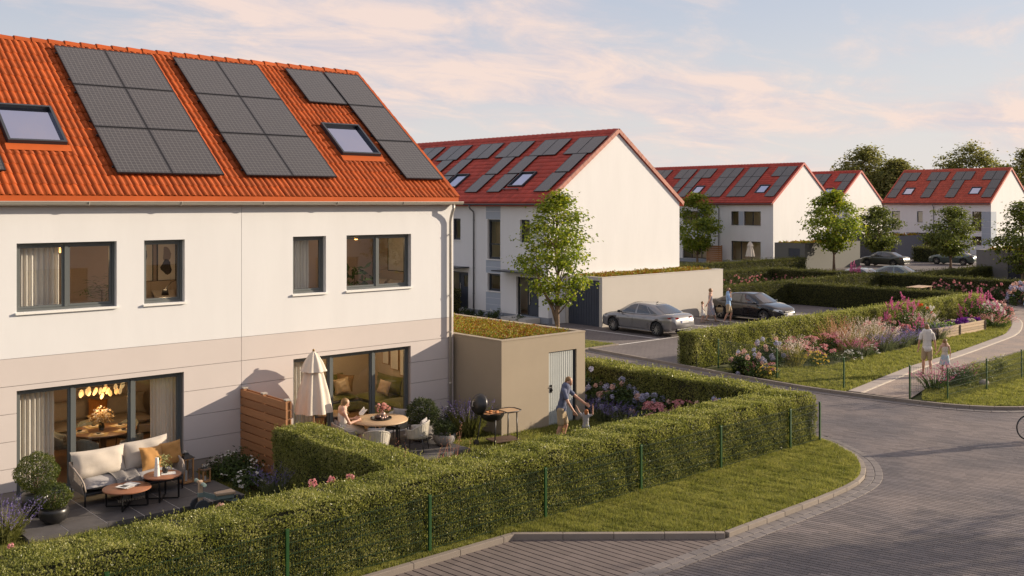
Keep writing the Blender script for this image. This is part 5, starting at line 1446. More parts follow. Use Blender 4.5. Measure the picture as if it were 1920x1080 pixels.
m = MB(); m.tube([(-1.0, 0.42, 0.72), (-0.5, 0.45, 0.75), (0.5, 0.45, 0.75), (1.0, 0.42, 0.72)], 0.017, 8); bk = m.build('back_rail', DARKM, sf, smooth=True)
m = MB()
for i in range(30):
    x = -0.97 + 1.94 * i / 29; m.tube([(x, 0.44, 0.74), (x, 0.42, 0.24)], 0.010, 5)
m.build('back_ropes', ROPE, bk)
for x in (-0.5, 0.5):
    m = pillow_mesh(0.99, 0.80, 0.2, GREYF, 3 + int(x * 2), 12, 0.006); o = m.build('seat_cushion', GREYF, sf, smooth=True, loc=(x, -0.02, 0.35), rot=(R(-90), 0, 0))
pillow('back_pillow', 'large wide cream back pillow at the left end of the garden sofa', (7.45, 21.20, TZ + 0.70), 1.12, 0.58, 0.26, CREAM, (R(-14), 0, R(2)), 4)
pillow('back_pillow', 'large cream back pillow at the right end of the garden sofa', (8.45, 21.25, TZ + 0.72), 1.0, 0.62, 0.24, CREAM, (R(-16), R(-4), R(-4)), 5)
pillow('ochre_pillow', 'ochre pillow leaning in the middle of the garden sofa', (8.47, 20.98, TZ + 0.66), 0.52, 0.5, 0.16, OCHRE, (R(-22), R(3), R(8)), 6)
pillow('ochre_pillow', 'ochre pillow in the right corner of the garden sofa', (8.88, 21.05, TZ + 0.68), 0.52, 0.5, 0.16, OCHRE, (R(-18), R(-6), R(-14)), 7)
# throw blanket over the seat edge
m = MB(); vs = []; fs = []; nx, ny = 14, 22
for j in range(ny + 1):
    t = j / ny
    if t < 0.4: y, z = 0.34 - t / 0.4 * 0.78, 0.475
    else: k = (t - 0.4) / 0.6; y, z = -0.46 - 0.10 * math.sin(k * 1.4), 0.46 - k * 0.42
    for i in range(nx + 1):
        s = i / nx; vs.append(((s - 0.5) * (0.62 - 0.12 * math.sin(t * 3)) + 0.03 * math.sin(t * 9 + i), y + 0.025 * math.sin(s * 17 + t * 6) * (0.3 + t), z + 0.02 * math.sin(s * 13 + t * 11)))
for j in range(ny):
    for i in range(nx):
        a = j * (nx + 1) + i; fs.append((a, a + 1, a + nx + 2, a + nx + 1))
m.add(vs, fs)
bl = m.build('throw_blanket', pm('grey_knit', (0.20, 0.185, 0.175), 0.98, var=0.15, vs=14, bump=0.5, bs=70), smooth=True, loc=(7.85, 21.0, TZ)); tag(bl, 'grey knitted throw draped over the front edge of the garden sofa', 'blanket')
m = MB()
for i in range(30): 
    x = -0.28 + 0.56 * i / 29; m.tube([(x, -0.55, 0.05), (x + rnd.uniform(-0.02, 0.02), -0.60, 0.015)], 0.008, 4)
m.build('fringe', pm('cream_fringe', (0.42, 0.36, 0.28), 0.95), bl)
def coffee_table(label, loc, r, h):
    t = thing('coffee_table', label, 'table', loc, R(12), 'round coffee tables')
    m = MB(); m.lathe([(r - 0.012, h - 0.035), (r, h - 0.025), (r, h - 0.006), (r - 0.008, h)], 40); m.build('table_top', BROWNT, t, smooth=True, sharp=50)
    for k in range(4):
        a = R(45) + k * math.pi / 2; c, s = math.cos(a), math.sin(a)
        m = MB(); m.box(c * r * 0.86 - 0.013, c * r * 0.86 + 0.013, s * r * 0.86 - 0.013, s * r * 0.86 + 0.013, 0.02, h - 0.037); m.build('leg', BLACKM, t)
    for a in (R(45), R(135)):
        c, s = math.cos(a) * r * 0.86, math.sin(a) * r * 0.86
        m = MB(); m.bar((-c, -s, 0.011 + (0.003 if a > 1 else 0)), (c, s, 0.011 + (0.003 if a > 1 else 0)), 0.025, 0.022); m.build('base_bar', BLACKM, t)
    return t
coffee_table('low round coffee table with an open magazine before the garden sofa', (7.62, 20.12, TZ), 0.46, 0.38)
coffee_table('taller round coffee table with vases before the garden sofa', (8.36, 20.16, TZ), 0.37, 0.50)
mg = thing('magazine', 'open magazine lying on the low round coffee table', 'magazine', (7.66, 20.16, TZ + 0.383), R(25))
m = MB()
for s in (-1, 1):
    vs = []; n = 8
    for i in range(n + 1):
        x = s * 0.21 * i / n; z = 0.012 + 0.02 * math.sin(min(1, i / n * 1.3) * math.pi * 0.8)
        vs += [(x, -0.14, z), (x, 0.14, z)]
    m.add(vs, [(2 * i, 2 * i + 2, 2 * i + 3, 2 * i + 1) for i in range(n)])
m.build('pages', PAPER, mg)
m = MB(); m.box(-0.15, 0.17, -0.12, 0.13, 0.0, 0.011); m.build('lower_magazine', pm('print_grey', (0.5, 0.49, 0.47), 0.7), mg)
m = MB(); m.box(-0.16, -0.05, -0.08, 0.06, 0.034, 0.035); m.build('printed_picture', pm('print_dark', (0.08, 0.08, 0.08), 0.7), mg)
v = MB(); v.lathe([(0.062, 0), (0.06, 0.02), (0.045, 0.20), (0.034, 0.36), (0.03, 0.37)], 20)
tag(v.build('white_vase', PORC, smooth=True, sharp=60, loc=(8.22, 20.10, TZ + 0.502)), 'tall conical cream vase on the taller coffee table', 'vase')
pv = thing('plant_vase', 'small dark vase with green sprigs on the taller coffee table', 'plant', (8.42, 20.17, TZ + 0.515))
m = MB(); m.lathe([(0.04, 0), (0.065, 0.05), (0.055, 0.11), (0.045, 0.13)], 16); m.build('vase', BLACKC, pv, smooth=True)
rg = np.random.default_rng(4); P = np.stack([rg.normal(0, 0.06, 90), rg.normal(0, 0.06, 90), rg.uniform(0.12, 0.36, 90)], 1)
V, F = leaves(P, unit(P) + rg.normal(0, 0.3, P.shape), 0.075, 0.035, rg, 0.5); inst(np_mesh('sprigs', V, F, leafm('sprig_leaves', [(0.12, 0.14, 0.05), (0.25, 0.25, 0.10), (0.4, 0.38, 0.2)], 0.5)), 'sprigs', pv)
m = MB(); m.box(-0.14, 0.14, -0.1, 0.1, 0, 0.012); o = m.build('booklet', PAPER, loc=(8.47, 20.12, TZ + 0.501), rot=(0, 0, R(-20))); tag(o, 'white booklet under the small dark vase', 'book')
LWOOD = pm('lantern_wood', (0.48, 0.25, 0.10), 0.55, var=0.1, vs=6)
def lantern(label, loc, w, h):
    t = thing('lantern', label, 'lantern', loc, R(8), 'wooden lanterns')
    m = MB(); m.box(-w / 2, w / 2, -w / 2, w / 2, 0.02, 0.05); m.build('base', LWOOD, t)
    for x in (-1, 1):
        for y in (-1, 1):
            m = MB(); px_, py_ = x * (w / 2 - 0.015), y * (w / 2 - 0.015); m.box(px_ - 0.014, px_ + 0.014, py_ - 0.014, py_ + 0.014, 0.0505, h * 0.74); m.build('corner_post', LWOOD, t)
    m = frame_mb(-w / 2, w / 2, -w / 2, w / 2, 0, 0.03, 0.03); m.v = [(x, z, h * 0.74 + y + 0.001) for x, y, z in m.v]; m.f = [f[::-1] for f in m.f]; m.build('top_frame', LWOOD, t)
    m = MB(); s = w / 2 + 0.02
    m.add([(-s, -s, h * 0.785), (s, -s, h * 0.785), (s, s, h * 0.785), (-s, s, h * 0.785)] + [(x * s * 0.4, y * s * 0.4, h * 0.88) for x, y in ((-1, -1), (1, -1), (1, 1), (-1, 1))] + [(x * s * 0.3, y * s * 0.3, h * 0.93) for x, y in ((-1, -1), (1, -1), (1, 1), (-1, 1))],
          [(3, 2, 1, 0), (0, 1, 5, 4), (1, 2, 6, 5), (2, 3, 7, 6), (3, 0, 4, 7), (4, 5, 9, 8), (5, 6, 10, 9), (6, 7, 11, 10), (7, 4, 8, 11), (8, 9, 10, 11)])
    m.build('lid', BLACKM, t)
    m = MB(); m.tube([(0.05 * math.cos(a), 0, h * 0.95 + 0.045 * math.sin(a)) for a in [2 * math.pi * i / 16 for i in range(17)]], 0.006, 6, caps=False); m.ball((0, 0, h * 0.95), 0.022); m.build('ring', ZINC, t, smooth=True)
    for k, (x, y, rz) in enumerate(((0, -1, 0), (1, 0, 1), (0, 1, 0), (-1, 0, 1))):
        m = MB(); g = w / 2 - 0.02
        m.quad((-g, 0, 0.06), (g, 0, 0.06), (g, 0, h * 0.73), (-g, 0, h * 0.73)); m.build('pane', GLASS, t, loc=(x * (w / 2 - 0.015), y * (w / 2 - 0.015), 0), rot=(0, 0, rz * math.pi / 2))
    m = MB(); m.lathe([(0.035, 0.051), (0.035, h * 0.38), (0.03, h * 0.385)], 14); c = m.build('candle', PORC, t, smooth=True, sharp=50)
    m = MB(); m.tube([(0, 0, h * 0.385), (0, 0, h * 0.42)], 0.003, 5); m.build('wick', BLACKM, c)
lantern('tall wooden lantern with white candle beside the garden sofa', (9.2, 20.95, TZ), 0.25, 0.70)
lantern('small wooden lantern at the right corner of the left terrace', (9.52, 20.72, TZ), 0.19, 0.37)
TOPI = leafm('topiary_leaves', [(0.022, 0.036, 0.007), (0.05, 0.072, 0.012), (0.10, 0.12, 0.022), (0.20, 0.20, 0.045)], 0.45, 0.3, 2)
def potted(label, loc, prof, mat, ball_z, ball_r, n, L, leafmat, seed, squash=0.95, group=None, pine=False):
    t = thing('potted_shrub', label, 'potted plant', loc, 0, group)
    m = MB(); m.lathe(prof, 28); m.build('pot', mat, t, smooth=True, sharp=50)
    hz = max(p[1] for p in prof); rr = prof[-1][0]
    m = MB(); m.lathe([(rr * 0.98, hz - 0.03), (rr * 0.97, hz - 0.02)], 20); m.build('soil', SOIL, t)
    m = MB()
    for k in range(6):
        a = k * 1.05; m.tube([(0, 0, hz - 0.03), (0.05 * math.cos(a), 0.05 * math.sin(a), (hz + ball_z) / 2), (ball_r * 0.5 * math.cos(a), ball_r * 0.5 * math.sin(a), ball_z + 0.05)], [0.014, 0.01, 0.005], 6)
    m.build('stems', BARK, t)
    rg = np.random.default_rng(seed)
    D = unit(rg.normal(0, 1, (n, 3))); rad = rg.uniform(0.72, 1.03, (n, 1)) ** 0.5 * (1 + 0.10 * np.sin(D[:, :1] * 7 + seed) * np.cos(D[:, 2:3] * 6))
    P = D * rad * np.array([ball_r, ball_r, ball_r * squash]) + np.array([0, 0, ball_z])
    V, F = leaves(P, D, L, L * (0.25 if pine else 0.55), rg, 0.6, 0.2, D + np.array([0, 0, 0.5]) if pine else None)
    inst(np_mesh('foliage', V, F, leafmat), 'foliage', t)
    return t
potted('large rounded box shrub in a tall black pot by the left patio door', (6.1, 20.72, TZ), [(0.17, 0), (0.25, 0.10), (0.285, 0.28), (0.27, 0.42), (0.25, 0.44)], BLACKC, 0.82, 0.40, 4600, 0.038, TOPI, 1)
potted('smaller rounded box shrub in a black bowl pot at the terrace corner', (6.2, 20.02, TZ), [(0.13, 0), (0.24, 0.08), (0.275, 0.20), (0.26, 0.27), (0.25, 0.28)], BLACKC, 0.50, 0.31, 3000, 0.038, TOPI, 2, 0.8)
PINE = leafm('pine_needles', [(0.025, 0.038, 0.014), (0.05, 0.068, 0.022), (0.10, 0.115, 0.04)], 0.5, 0.2, 2)
potted('large conifer ball in a round grey concrete pot by the right terrace', (15.38, 20.75, TZ), [(0.2, 0), (0.30, 0.10), (0.345, 0.30), (0.335, 0.40), (0.31, 0.41)], GREYC, 0.68, 0.39, 2600, 0.09, PINE, 3, 0.9, pine=True)
potted('low conifer in a shallow grey concrete bowl at the right terrace corner', (15.45, 19.95, TZ), [(0.14, 0), (0.25, 0.10), (0.285, 0.22), (0.28, 0.28), (0.26, 0.285)], GREYC, 0.40, 0.26, 1100, 0.09, PINE, 4, 0.75, pine=True)
# --- toy bike
tb = thing('toy_bike', 'wooden balance bike with dark wheels on the grass before the left terrace', 'toy bike', (8.95, 18.95, 0.03), R(-4))
TWOOD = pm('pale_beech', (0.46, 0.33, 0.22), 0.5, var=0.06); TGRN = pm('grey_green_paint', (0.16, 0.21, 0.20), 0.5); TDRK = pm('slate_wheel', (0.045, 0.05, 0.06), 0.5)
for (x, y, r) in ((-0.33, -0.13, 0.15), (-0.33, 0.13, 0.15), (0.42, 0.0, 0.13)):
    m = MB(); m.tube([(x, y - 0.02, r), (x, y + 0.02, r)], r, 28); w = m.build('wheel', TDRK, tb, bevel=0.008)
    m = MB(); m.tube([(x, y - 0.03, r), (x, y + 0.03, r)], 0.02, 10); m.build('hub', TGRN, w)
m = MB(); m.box(-0.36, -0.28, -0.035, 0.035, 0.12, 0.66); m.build('front_post', TWOOD, tb, bevel=0.01)
m = MB(); m.box(-0.37, -0.27, -0.045, 0.045, 0.33, 0.42); m.build('post_collar', TGRN, tb, bevel=0.01)
m = MB(); m.bar((-0.27, 0, 0.38), (0.0, 0, 0.26), 0.07, 0.09); m.bar((0.0, 0, 0.26), (0.45, 0, 0.14), 0.07, 0.06); m.build('frame_beam', TGRN, tb)
m = MB(); m.prism([(-0.02, -0.07), (0.36, -0.12), (0.36, 0.12), (-0.02, 0.07)], 0.30, 0.36); m.build('seat', TWOOD, tb, bevel=0.015)
m = MB(); m.prism([(-0.02, -0.05), (0.34, -0.09), (0.34, 0.09), (-0.02, 0.05)], 0.22, 0.298); m.build('seat_box', TGRN, tb, bevel=0.01)
m = MB(); m.tube([(-0.32, -0.24, 0.61), (-0.32, 0.24, 0.61)], 0.03, 12); hb = m.build('handlebar', TWOOD, tb, smooth=True, sharp=50)
for s in (-1, 1):
    m = MB(); m.tube([(-0.32, s * 0.12, 0.61), (-0.32, s * 0.25, 0.61)], 0.036, 12); m.build('grip', pm('mint_paint', (0.22, 0.30, 0.27), 0.5), hb, smooth=True, sharp=50)
# --- wooden privacy screen
ws = thing('wooden_screen', 'slatted cedar privacy screen between the two terraces', 'fence', (11.08, 21.0, 0))
for y in (-1.05, 0.0, 0.95):
    m = MB(); m.box(-0.045, 0.045, y - 0.045, y + 0.045, 0, 1.80); p = m.build('post', WOOD, ws)
    m = MB(); m.box(-0.06, 0.06, y - 0.06, y + 0.06, 1.801, 1.83); m.build('post_cap', ZINC, p)
for s in (-1, 1):
    for k in range(9):
        m = MB(); z0 = 0.06 + k * 0.193; x0, x1 = sorted((s * 0.047, s * 0.071))
        m.box(x0, x1, -1.12, 1.03, z0, z0 + 0.171); m.build('slat', WOOD, ws, bevel=0.004)
# --- right terrace: parasol, table, chairs
pr = thing('parasol', 'closed cream parasol beside the dining set on the right terrace', 'parasol', (12.66, 21.5, TZ))
def pleated(prof, nf, amp, n=96):
    m = MB(); vs = []; fs = []
    for (r, z) in prof:
        for k in range(n):
            a = 2 * math.pi * k / n
            q = math.cos(a * nf) ; rr = r * (1 + amp * (abs(q) ** 0.6 * (1 if q > 0 else -1)))
            vs.append((rr * math.cos(a), rr * math.sin(a), z))
    for i in range(len(prof) - 1):
        for k in range(n): fs.append((i * n + k, i * n + (k + 1) % n, (i + 1) * n + (k + 1) % n, (i + 1) * n + k))
    m.add(vs, fs); return m
def parasol_parts(t, k=1.0):
    m = MB(); m.tube([(0, 0, 0), (0, 0, 2.42)], 0.022, 12); m.build('pole', OAK, t, smooth=True)
    m = MB(); m.lathe([(0.26, 0), (0.26, 0.05), (0.05, 0.07), (0.04, 0.25)], 24); m.build('base', GREYC, t, smooth=True, sharp=40)
    c = pleated([(0.44, 0.98), (0.41, 1.10), (0.345, 1.45), (0.255, 1.80), (0.17, 2.10), (0.09, 2.32)], 8, 0.10).build('canopy', CANV, t, smooth=True)
    c2 = pleated([(0.31, 1.97), (0.28, 2.03), (0.21, 2.20), (0.11, 2.36), (0.03, 2.44)], 8, 0.08).build('top_tier', CANV, c, smooth=True)
    m = MB(); m.ball((0, 0, 2.47), 0.03); m.lathe([(0.02, 2.43), (0.025, 2.45), (0.012, 2.5)], 12); m.build('finial', pm('brass', (0.30, 0.20, 0.08), 0.4, metal=0.7), t, smooth=True)
parasol_parts(pr)
dt = thing('dining_table', 'round oak garden table with dark legs on the right terrace', 'table', (14.02, 20.66, TZ), R(20))
m = MB(); m.lathe([(0.655, 0.70), (0.68, 0.715), (0.68, 0.735), (0.67, 0.745)], 48); m.build('table_top', OAK, dt, smooth=True, sharp=50)
for k in range(4):
    a = R(45) + k * math.pi / 2; m = MB(); m.box(-0.03, 0.03, -0.03, 0.03, 0, 0.70); m.build('leg', DARKM, dt, loc=(0.42 * math.cos(a), 0.42 * math.sin(a), 0), rot=(0, 0, a))
m = MB(); m.bar((-0.3, -0.3, 0.68), (0.3, 0.3, 0.68), 0.04, 0.03); m.bar((-0.3, 0.3, 0.675), (0.3, -0.3, 0.675), 0.04, 0.03); m.build('underframe', DARKM, dt)
CORD = pm('pale_cord_weave', (0.54, 0.50, 0.43), 0.9, var=0.12, vs=1.0, stretch=(30, 30, 1), bump=0.2, bs=30)
def cord_chair(label, loc, rz):
    t = thing('garden_chair', label, 'chair', loc, rz, 'corded garden chairs')   # faces +x
    n = 26; vs = []; fs = []
    rows = 6
    for j in range(rows + 1):
        k = j / rows
        for i in range(n + 1):
            a = R(52) + R(256) * i / n
            cs = math.cos(a); sn = math.sin(a)
            rx, ry = 0.25 + 0.05 * k, 0.26 + 0.05 * k
            hi = 0.30 + (0.38 + 0.02) * (0.55 + 0.45 * max(0, -cs) ** 0.7)
            vs.append((rx * cs * (1.05 if cs < 0 else 1.1), ry * sn, 0.33 + (hi - 0.30) * k * 1.0))
    for j in range(rows):
        for i in range(n):
            a = j * (n + 1) + i; fs.append((a, a + 1, a + n + 2, a + n + 1))
    m = MB(); m.add(vs, fs); sh = m.build('woven_back', CORD, t, smooth=True)
    so = sh.modifiers.new('solid', 'SOLIDIFY'); so.thickness = 0.022
    top = vs[rows * (n + 1):]
    m = MB(); m.tube(top, 0.014, 6); m.build('top_rim', CORD, sh, smooth=True)
    m = MB()
    for i in range(0, n + 1):
        m.tube([Vector(vs[j * (n + 1) + i]) * 1.0 + Vector((math.copysign(0.012, vs[j * (n + 1) + i][0]), math.copysign(0.012, vs[j * (n + 1) + i][1]), 0)) for j in range(rows + 1)], 0.005, 4)
    m.build('cords', CORD, sh)
    m = MB(); m.lathe([(0.24, 0.33), (0.26, 0.35), (0.24, 0.37)], 24, sx=1.05); m.build('seat_frame', DARKM, t)
    m = pillow_mesh(0.50, 0.50, 0.10, GREYF, 3, 10, 0.003); m.build('seat_cushion', GREYF, t, smooth=True, loc=(0.02, 0, 0.42), rot=(R(-90), 0, 0))
    m = pillow_mesh(0.42, 0.34, 0.12, GREYF, 5, 10, 0.006); m.build('back_cushion', GREYF, t, smooth=True, loc=(-0.17, 0, 0.62), rot=(R(-12), 0, R(90)))
    for x, y in ((0.2, 0.2), (0.2, -0.2), (-0.2, 0.2), (-0.2, -0.2)):
        m = MB(); m.tube([(x * 1.25, y * 1.2, 0), (x, y, 0.34)], [0.011, 0.015], 8); m.build('leg', DARKM, t, smooth=True)
    return t
ch0 = cord_chair('corded garden chair holding the reading woman', (13.22, 20.98, TZ), R(-18))
copy_tree(ch0, None, (13.42, 19.92, TZ), R(55), 'corded garden chair seen from behind, nearest the dividing hedge')
copy_tree(ch0, None, (14.62, 19.98, TZ), R(128), 'corded garden chair on the right of the table, nearest the grey bowl')
copy_tree(ch0, None, (14.85, 21.15, TZ), R(205), 'corded garden chair behind the table by the patio door')
tr = MB(); tr.lathe([(0.24, 0), (0.26, 0.006), (0.265, 0.035), (0.255, 0.035), (0.25, 0.01), (0.01, 0.008)], 32)
tz = TZ + 0.746
tag(tr.build('tray', BLACKC, smooth=True, sharp=50, loc=(14.05, 20.66, tz)), 'round black serving tray in the middle of the garden table', 'tray')
fv = thing('flower_vase', 'vase of pink roses on the garden table tray', 'flowers', (14.13, 20.72, tz + 0.011))
m = MB(); m.lathe([(0.045, 0), (0.08, 0.05), (0.075, 0.11), (0.05, 0.15), (0.055, 0.16)], 18); m.build('vase', pm('copper_ceramic', (0.50, 0.34, 0.28), 0.3, metal=0.4), fv, smooth=True)
rg = np.random.default_rng(8)
for i in range(9):
    a = i * 0.7; r = 0.05 + 0.09 * (i % 3) / 2; inst(bloom('rose', fl('rosy_cream_petals', [(0.62, 0.30, 0.26), (0.74, 0.46, 0.40)])), 'flower', fv, (r * math.cos(a), r * math.sin(a), 0.24 + 0.05 * math.sin(i * 2)), (i, 2 * i, 0), 1.05)
P = np.stack([rg.normal(0, 0.08, 70), rg.normal(0, 0.08, 70), rg.uniform(0.15, 0.30, 70)], 1); V, F = leaves(P, unit(P), 0.08, 0.03, rg, 0.6); inst(np_mesh('leaves', V, F, LGREEN), 'leaves', fv)
tp = thing('teapot', 'dark round teapot on the garden table tray', 'teapot', (13.93, 20.62, tz + 0.011), 0.4)
m = MB(); m.lathe([(0.05, 0), (0.085, 0.04), (0.08, 0.085), (0.04, 0.11), (0.012, 0.115), (0.014, 0.13)], 18); m.build('body', pm('bronze_glaze', (0.10, 0.06, 0.045), 0.25, metal=0.5), tp, smooth=True)
m = MB(); m.tube([(0.07, 0, 0.05), (0.12, 0, 0.08), (0.135, 0, 0.10)], [0.018, 0.012, 0.009], 8); m.build('spout', MATS['bronze_glaze'], tp, smooth=True)
for i, (dx, dy) in enumerate(((0.02, -0.12), (-0.06, -0.13), (0.12, -0.06))):
    m = MB(); m.lathe([(0.022, 0), (0.035, 0.02), (0.038, 0.06), (0.034, 0.06), (0.03, 0.02), (0.005, 0.01)], 14)
    tag(m.build('cup', MATS['copper_ceramic'], smooth=True, loc=(14.05 + dx, 20.66 + dy, tz + 0.011)), ['small coppery cup at the front of the black tray', 'small coppery cup left on the black tray', 'small coppery cup right on the black tray'][i], 'cup', 'cups on the tray')
# --- barbecue
bq = thing('barbecue', 'black kettle barbecue with open lid and wooden side shelf by the garage', 'barbecue', (16.85, 19.46, 0.02), R(-8))
SHELF = pm('dark_shelf_wood', (0.10, 0.06, 0.04), 0.6, var=0.1)
m = MB(); m.lathe([(0.10, 0.60), (0.24, 0.66), (0.30, 0.76), (0.31, 0.82), (0.295, 0.82), (0.28, 0.77), (0.20, 0.70), (0.01, 0.68)], 30, c=(-0.22, 0, 0)); m.build('bowl', BLACKC, bq, smooth=True, sharp=60)
m = MB(); m.lathe([(0.285, 0.815), (0.285, 0.822)], 30, c=(-0.22, 0, 0)); gr_ = m.build('grate', pm('grill_food_brown', (0.30, 0.15, 0.06), 0.6, var=0.3, vs=14), bq)
for i in range(5):
    m = MB(); m.ball((-0.22 + 0.14 * math.cos(i * 1.3), 0.13 * math.sin(i * 1.3), 0.84), 0.055, 0.04, 0.018, 10, 5); m.build('grilled_food', pm('grilled_orange', (0.50, 0.20, 0.06), 0.6, var=0.2, vs=12), gr_, smooth=True)
m = MB(); m.lathe([(0.275, 0.0), (0.265, 0.05), (0.21, 0.14), (0.105, 0.19), (0.01, 0.205)], 30); l = m.build('lid', BLACKC, bq, smooth=True, loc=(-0.50, 0.12, 1.04), rot=(R(10), R(-78), 0))
m = MB(); m.tube([(-0.06, 0, 0.23), (-0.06, 0, 0.27), (0.06, 0, 0.27), (0.06, 0, 0.23)], 0.01, 6); m.build('lid_handle', ZINC, l)
m = MB(); m.add([(0.12, -0.24, 0.83), (0.45, -0.24, 0.83), (0.55, -0.12, 0.83), (0.55, 0.12, 0.83), (0.45, 0.24, 0.83), (0.12, 0.24, 0.83)], [(0, 1, 2, 3, 4, 5)]); so = m.build('side_shelf', OAK, bq); s_ = so.modifiers.new('s', 'SOLIDIFY'); s_.thickness = 0.03
m = MB(); m.tube([(-0.45, -0.27, 0.835), (0.45, -0.27, 0.835), (0.57, -0.15, 0.835), (0.57, 0.15, 0.835), (0.45, 0.27, 0.835), (-0.45, 0.27, 0.835)], 0.012, 6); m.build('rail', DARKM, bq, smooth=True)
for x, y, x2 in ((-0.56, 0.22, -0.40), (-0.30, -0.25, -0.26), (0.40, -0.22, 0.40), (0.40, 0.22, 0.40)):
    m = MB(); m.tube([(x, y, 0.0), (x2, y * 0.9, 0.80)], 0.018, 8); m.build('leg', DARKM, bq, smooth=True)
m = MB(); m.box(-0.26, 0.48, -0.25, 0.25, 0.10, 0.125); m.build('bottom_shelf', SHELF, bq)
for y in (0.22,):
    m = MB(); m.tube([(-0.56, y - 0.03, 0.07), (-0.56, y + 0.03, 0.07)], 0.07, 18); m.build('wheel', BLACKM, bq, smooth=True, sharp=50)
# ------------------------------------------------------------------ rooms seen through the glass
SHEER = leafm('curtain_cloth', [(0.76, 0.69, 0.60), (0.80, 0.74, 0.65)], 0.9, 0.12)
def curtain(label, a0, a1, b, z0, z1, folds, seed=1):
    m = MB(); n = folds * 8; vs = []; fs = []; rg = random.Random(seed)
    for i in range(n + 1):
        x = a0 + (a1 - a0) * i / n; y = b + 0.035 * math.sin(2 * math.pi * i / 8 + rg.uniform(-0.3, 0.3)) + 0.012 * math.sin(i * 0.9)
        vs += [(x, y, z0), (x, y, z1)]
    fs = [(2 * i, 2 * i + 2, 2 * i + 3, 2 * i + 1) for i in range(n)]
    m.add(vs, fs); o = m.build('curtain', SHEER, smooth=True); return tag(o, label, 'curtain', 'sheer curtains')
curtain('sheer curtain at the left end of the left patio door', 6.2, 6.95, 22.42, 0.14, 2.6, 8, 1)
curtain('sheer curtain at the right end of the left patio door', 9.02, 9.62, 22.42, 0.14, 2.6, 7, 2)
curtain('sheer curtain in the left half of the wide upper left window', 6.22, 7.05, 22.42, 3.2, 5.6, 8, 3)
curtain('sheer curtain in the narrow upper window of the right unit', 12.45, 13.05, 22.42, 3.2, 5.6, 7, 4)
curtain('sheer curtain at the left end of the right patio door', 12.45, 13.2, 22.42, 0.14, 2.6, 8, 5)
LAMP = pm('lamp_glow', (1.0, 0.68, 0.30), 0.5, emit=0.35)
def point(name, loc, e, parent=None, r=0.12):
    d = bpy.data.lights.new(name, 'POINT'); d.energy = e; d.color = (1.0, 0.66, 0.34); d.shadow_soft_size = r
    o = bpy.data.objects.new(name, d); o.location = loc; link(o, parent); return o
pl = thing('pendant_lamp', 'pendant of golden discs above the indoor dining table, behind the left patio door', 'lamp', (8.5, 23.95, 1.76))
rg2 = random.Random(3)
for i in range(18):
    m = MB(); x = -0.52 + 1.04 * (i / 17); m.lathe([(0.075, -0.006), (0.08, 0), (0.075, 0.006)], 16); m.build('disc', LAMP, pl, loc=(x, rg2.uniform(-0.14, 0.14), rg2.uniform(-0.09, 0.09)), rot=(R(90) + rg2.uniform(-.3, .3), 0, R(40)))
m = MB(); m.tube([(-0.55, 0, 0.12), (0.55, 0, 0.12)], 0.012, 6); m.tube([(0, 0, 0.12), (0, 0, 0.82)], 0.008, 6); m.build('rod', BLACKM, pl)
point('pendant_light', (0, 0, -0.25), 42, pl, 0.3)
it = thing('indoor_table', 'round wooden dining table laid for a meal behind the left patio door', 'table', (8.5, 23.9, 0.137))
WALN = pm('walnut', (0.20, 0.10, 0.05), 0.4, var=0.12, vs=4, stretch=(1, 6, 1))
m = MB(); m.lathe([(0.72, 0.70), (0.75, 0.72), (0.74, 0.74)], 40); m.build('table_top', WALN, it, smooth=True, sharp=50)
m = MB(); m.lathe([(0.3, 0), (0.08, 0.05), (0.06, 0.6), (0.2, 0.699)], 20); m.build('pedestal', WALN, it, smooth=True)
for k in range(5):
    a = k * 1.256 + 0.4
    t = thing('place_setting', ['plate setting nearest the window glass', 'plate setting right of the bouquet', 'plate setting behind the bouquet', 'plate setting left of the bouquet', 'plate setting at the left front of the indoor table'][(k + 3) % 5], 'plate', (8.5 + 0.5 * math.cos(a), 23.9 + 0.5 * math.sin(a), 0.878), a, 'place settings on the indoor table')
    m = MB(); m.box(-0.17, 0.17, -0.2, 0.2, 0, 0.004); m.build('place_mat', pm('straw_mat', (0.46, 0.33, 0.15), 0.9), t)
    m = MB(); m.lathe([(0.08, 0.005), (0.125, 0.016), (0.12, 0.02)], 20); p = m.build('plate', pm('cream_plate', (0.66, 0.55, 0.40), 0.4), t, smooth=True)
    m = MB(); m.lathe([(0.03, 0.02), (0.06, 0.045), (0.055, 0.048)], 16); m.build('bowl', BLACKC, p, smooth=True)
bo = thing('bouquet', 'dried flower bouquet on the indoor dining table', 'flowers', (8.46, 23.9, 0.878))
m = MB(); m.lathe([(0.05, 0), (0.07, 0.08), (0.04, 0.18), (0.05, 0.2)], 16); m.build('vase', BLACKC, bo, smooth=True)
rg = np.random.default_rng(12); P = unit(rg.normal(0, 1, (260, 3))) * rg.uniform(0.1, 0.27, (260, 1)); P[:, 2] = np.abs(P[:, 2]) * 1.3 + 0.2
V, F = leaves(P, unit(P), 0.10, 0.04, rg, 0.6); inst(np_mesh('dried_leaves', V, F, leafm('dried_mix', [(0.20, 0.09, 0.04), (0.38, 0.26, 0.12), (0.50, 0.44, 0.34), (0.30, 0.30, 0.42)], 0.7)), 'dried_leaves', bo)
GCH = pm('sage_velvet', (0.20, 0.20, 0.16), 0.8, sheen=0.3)
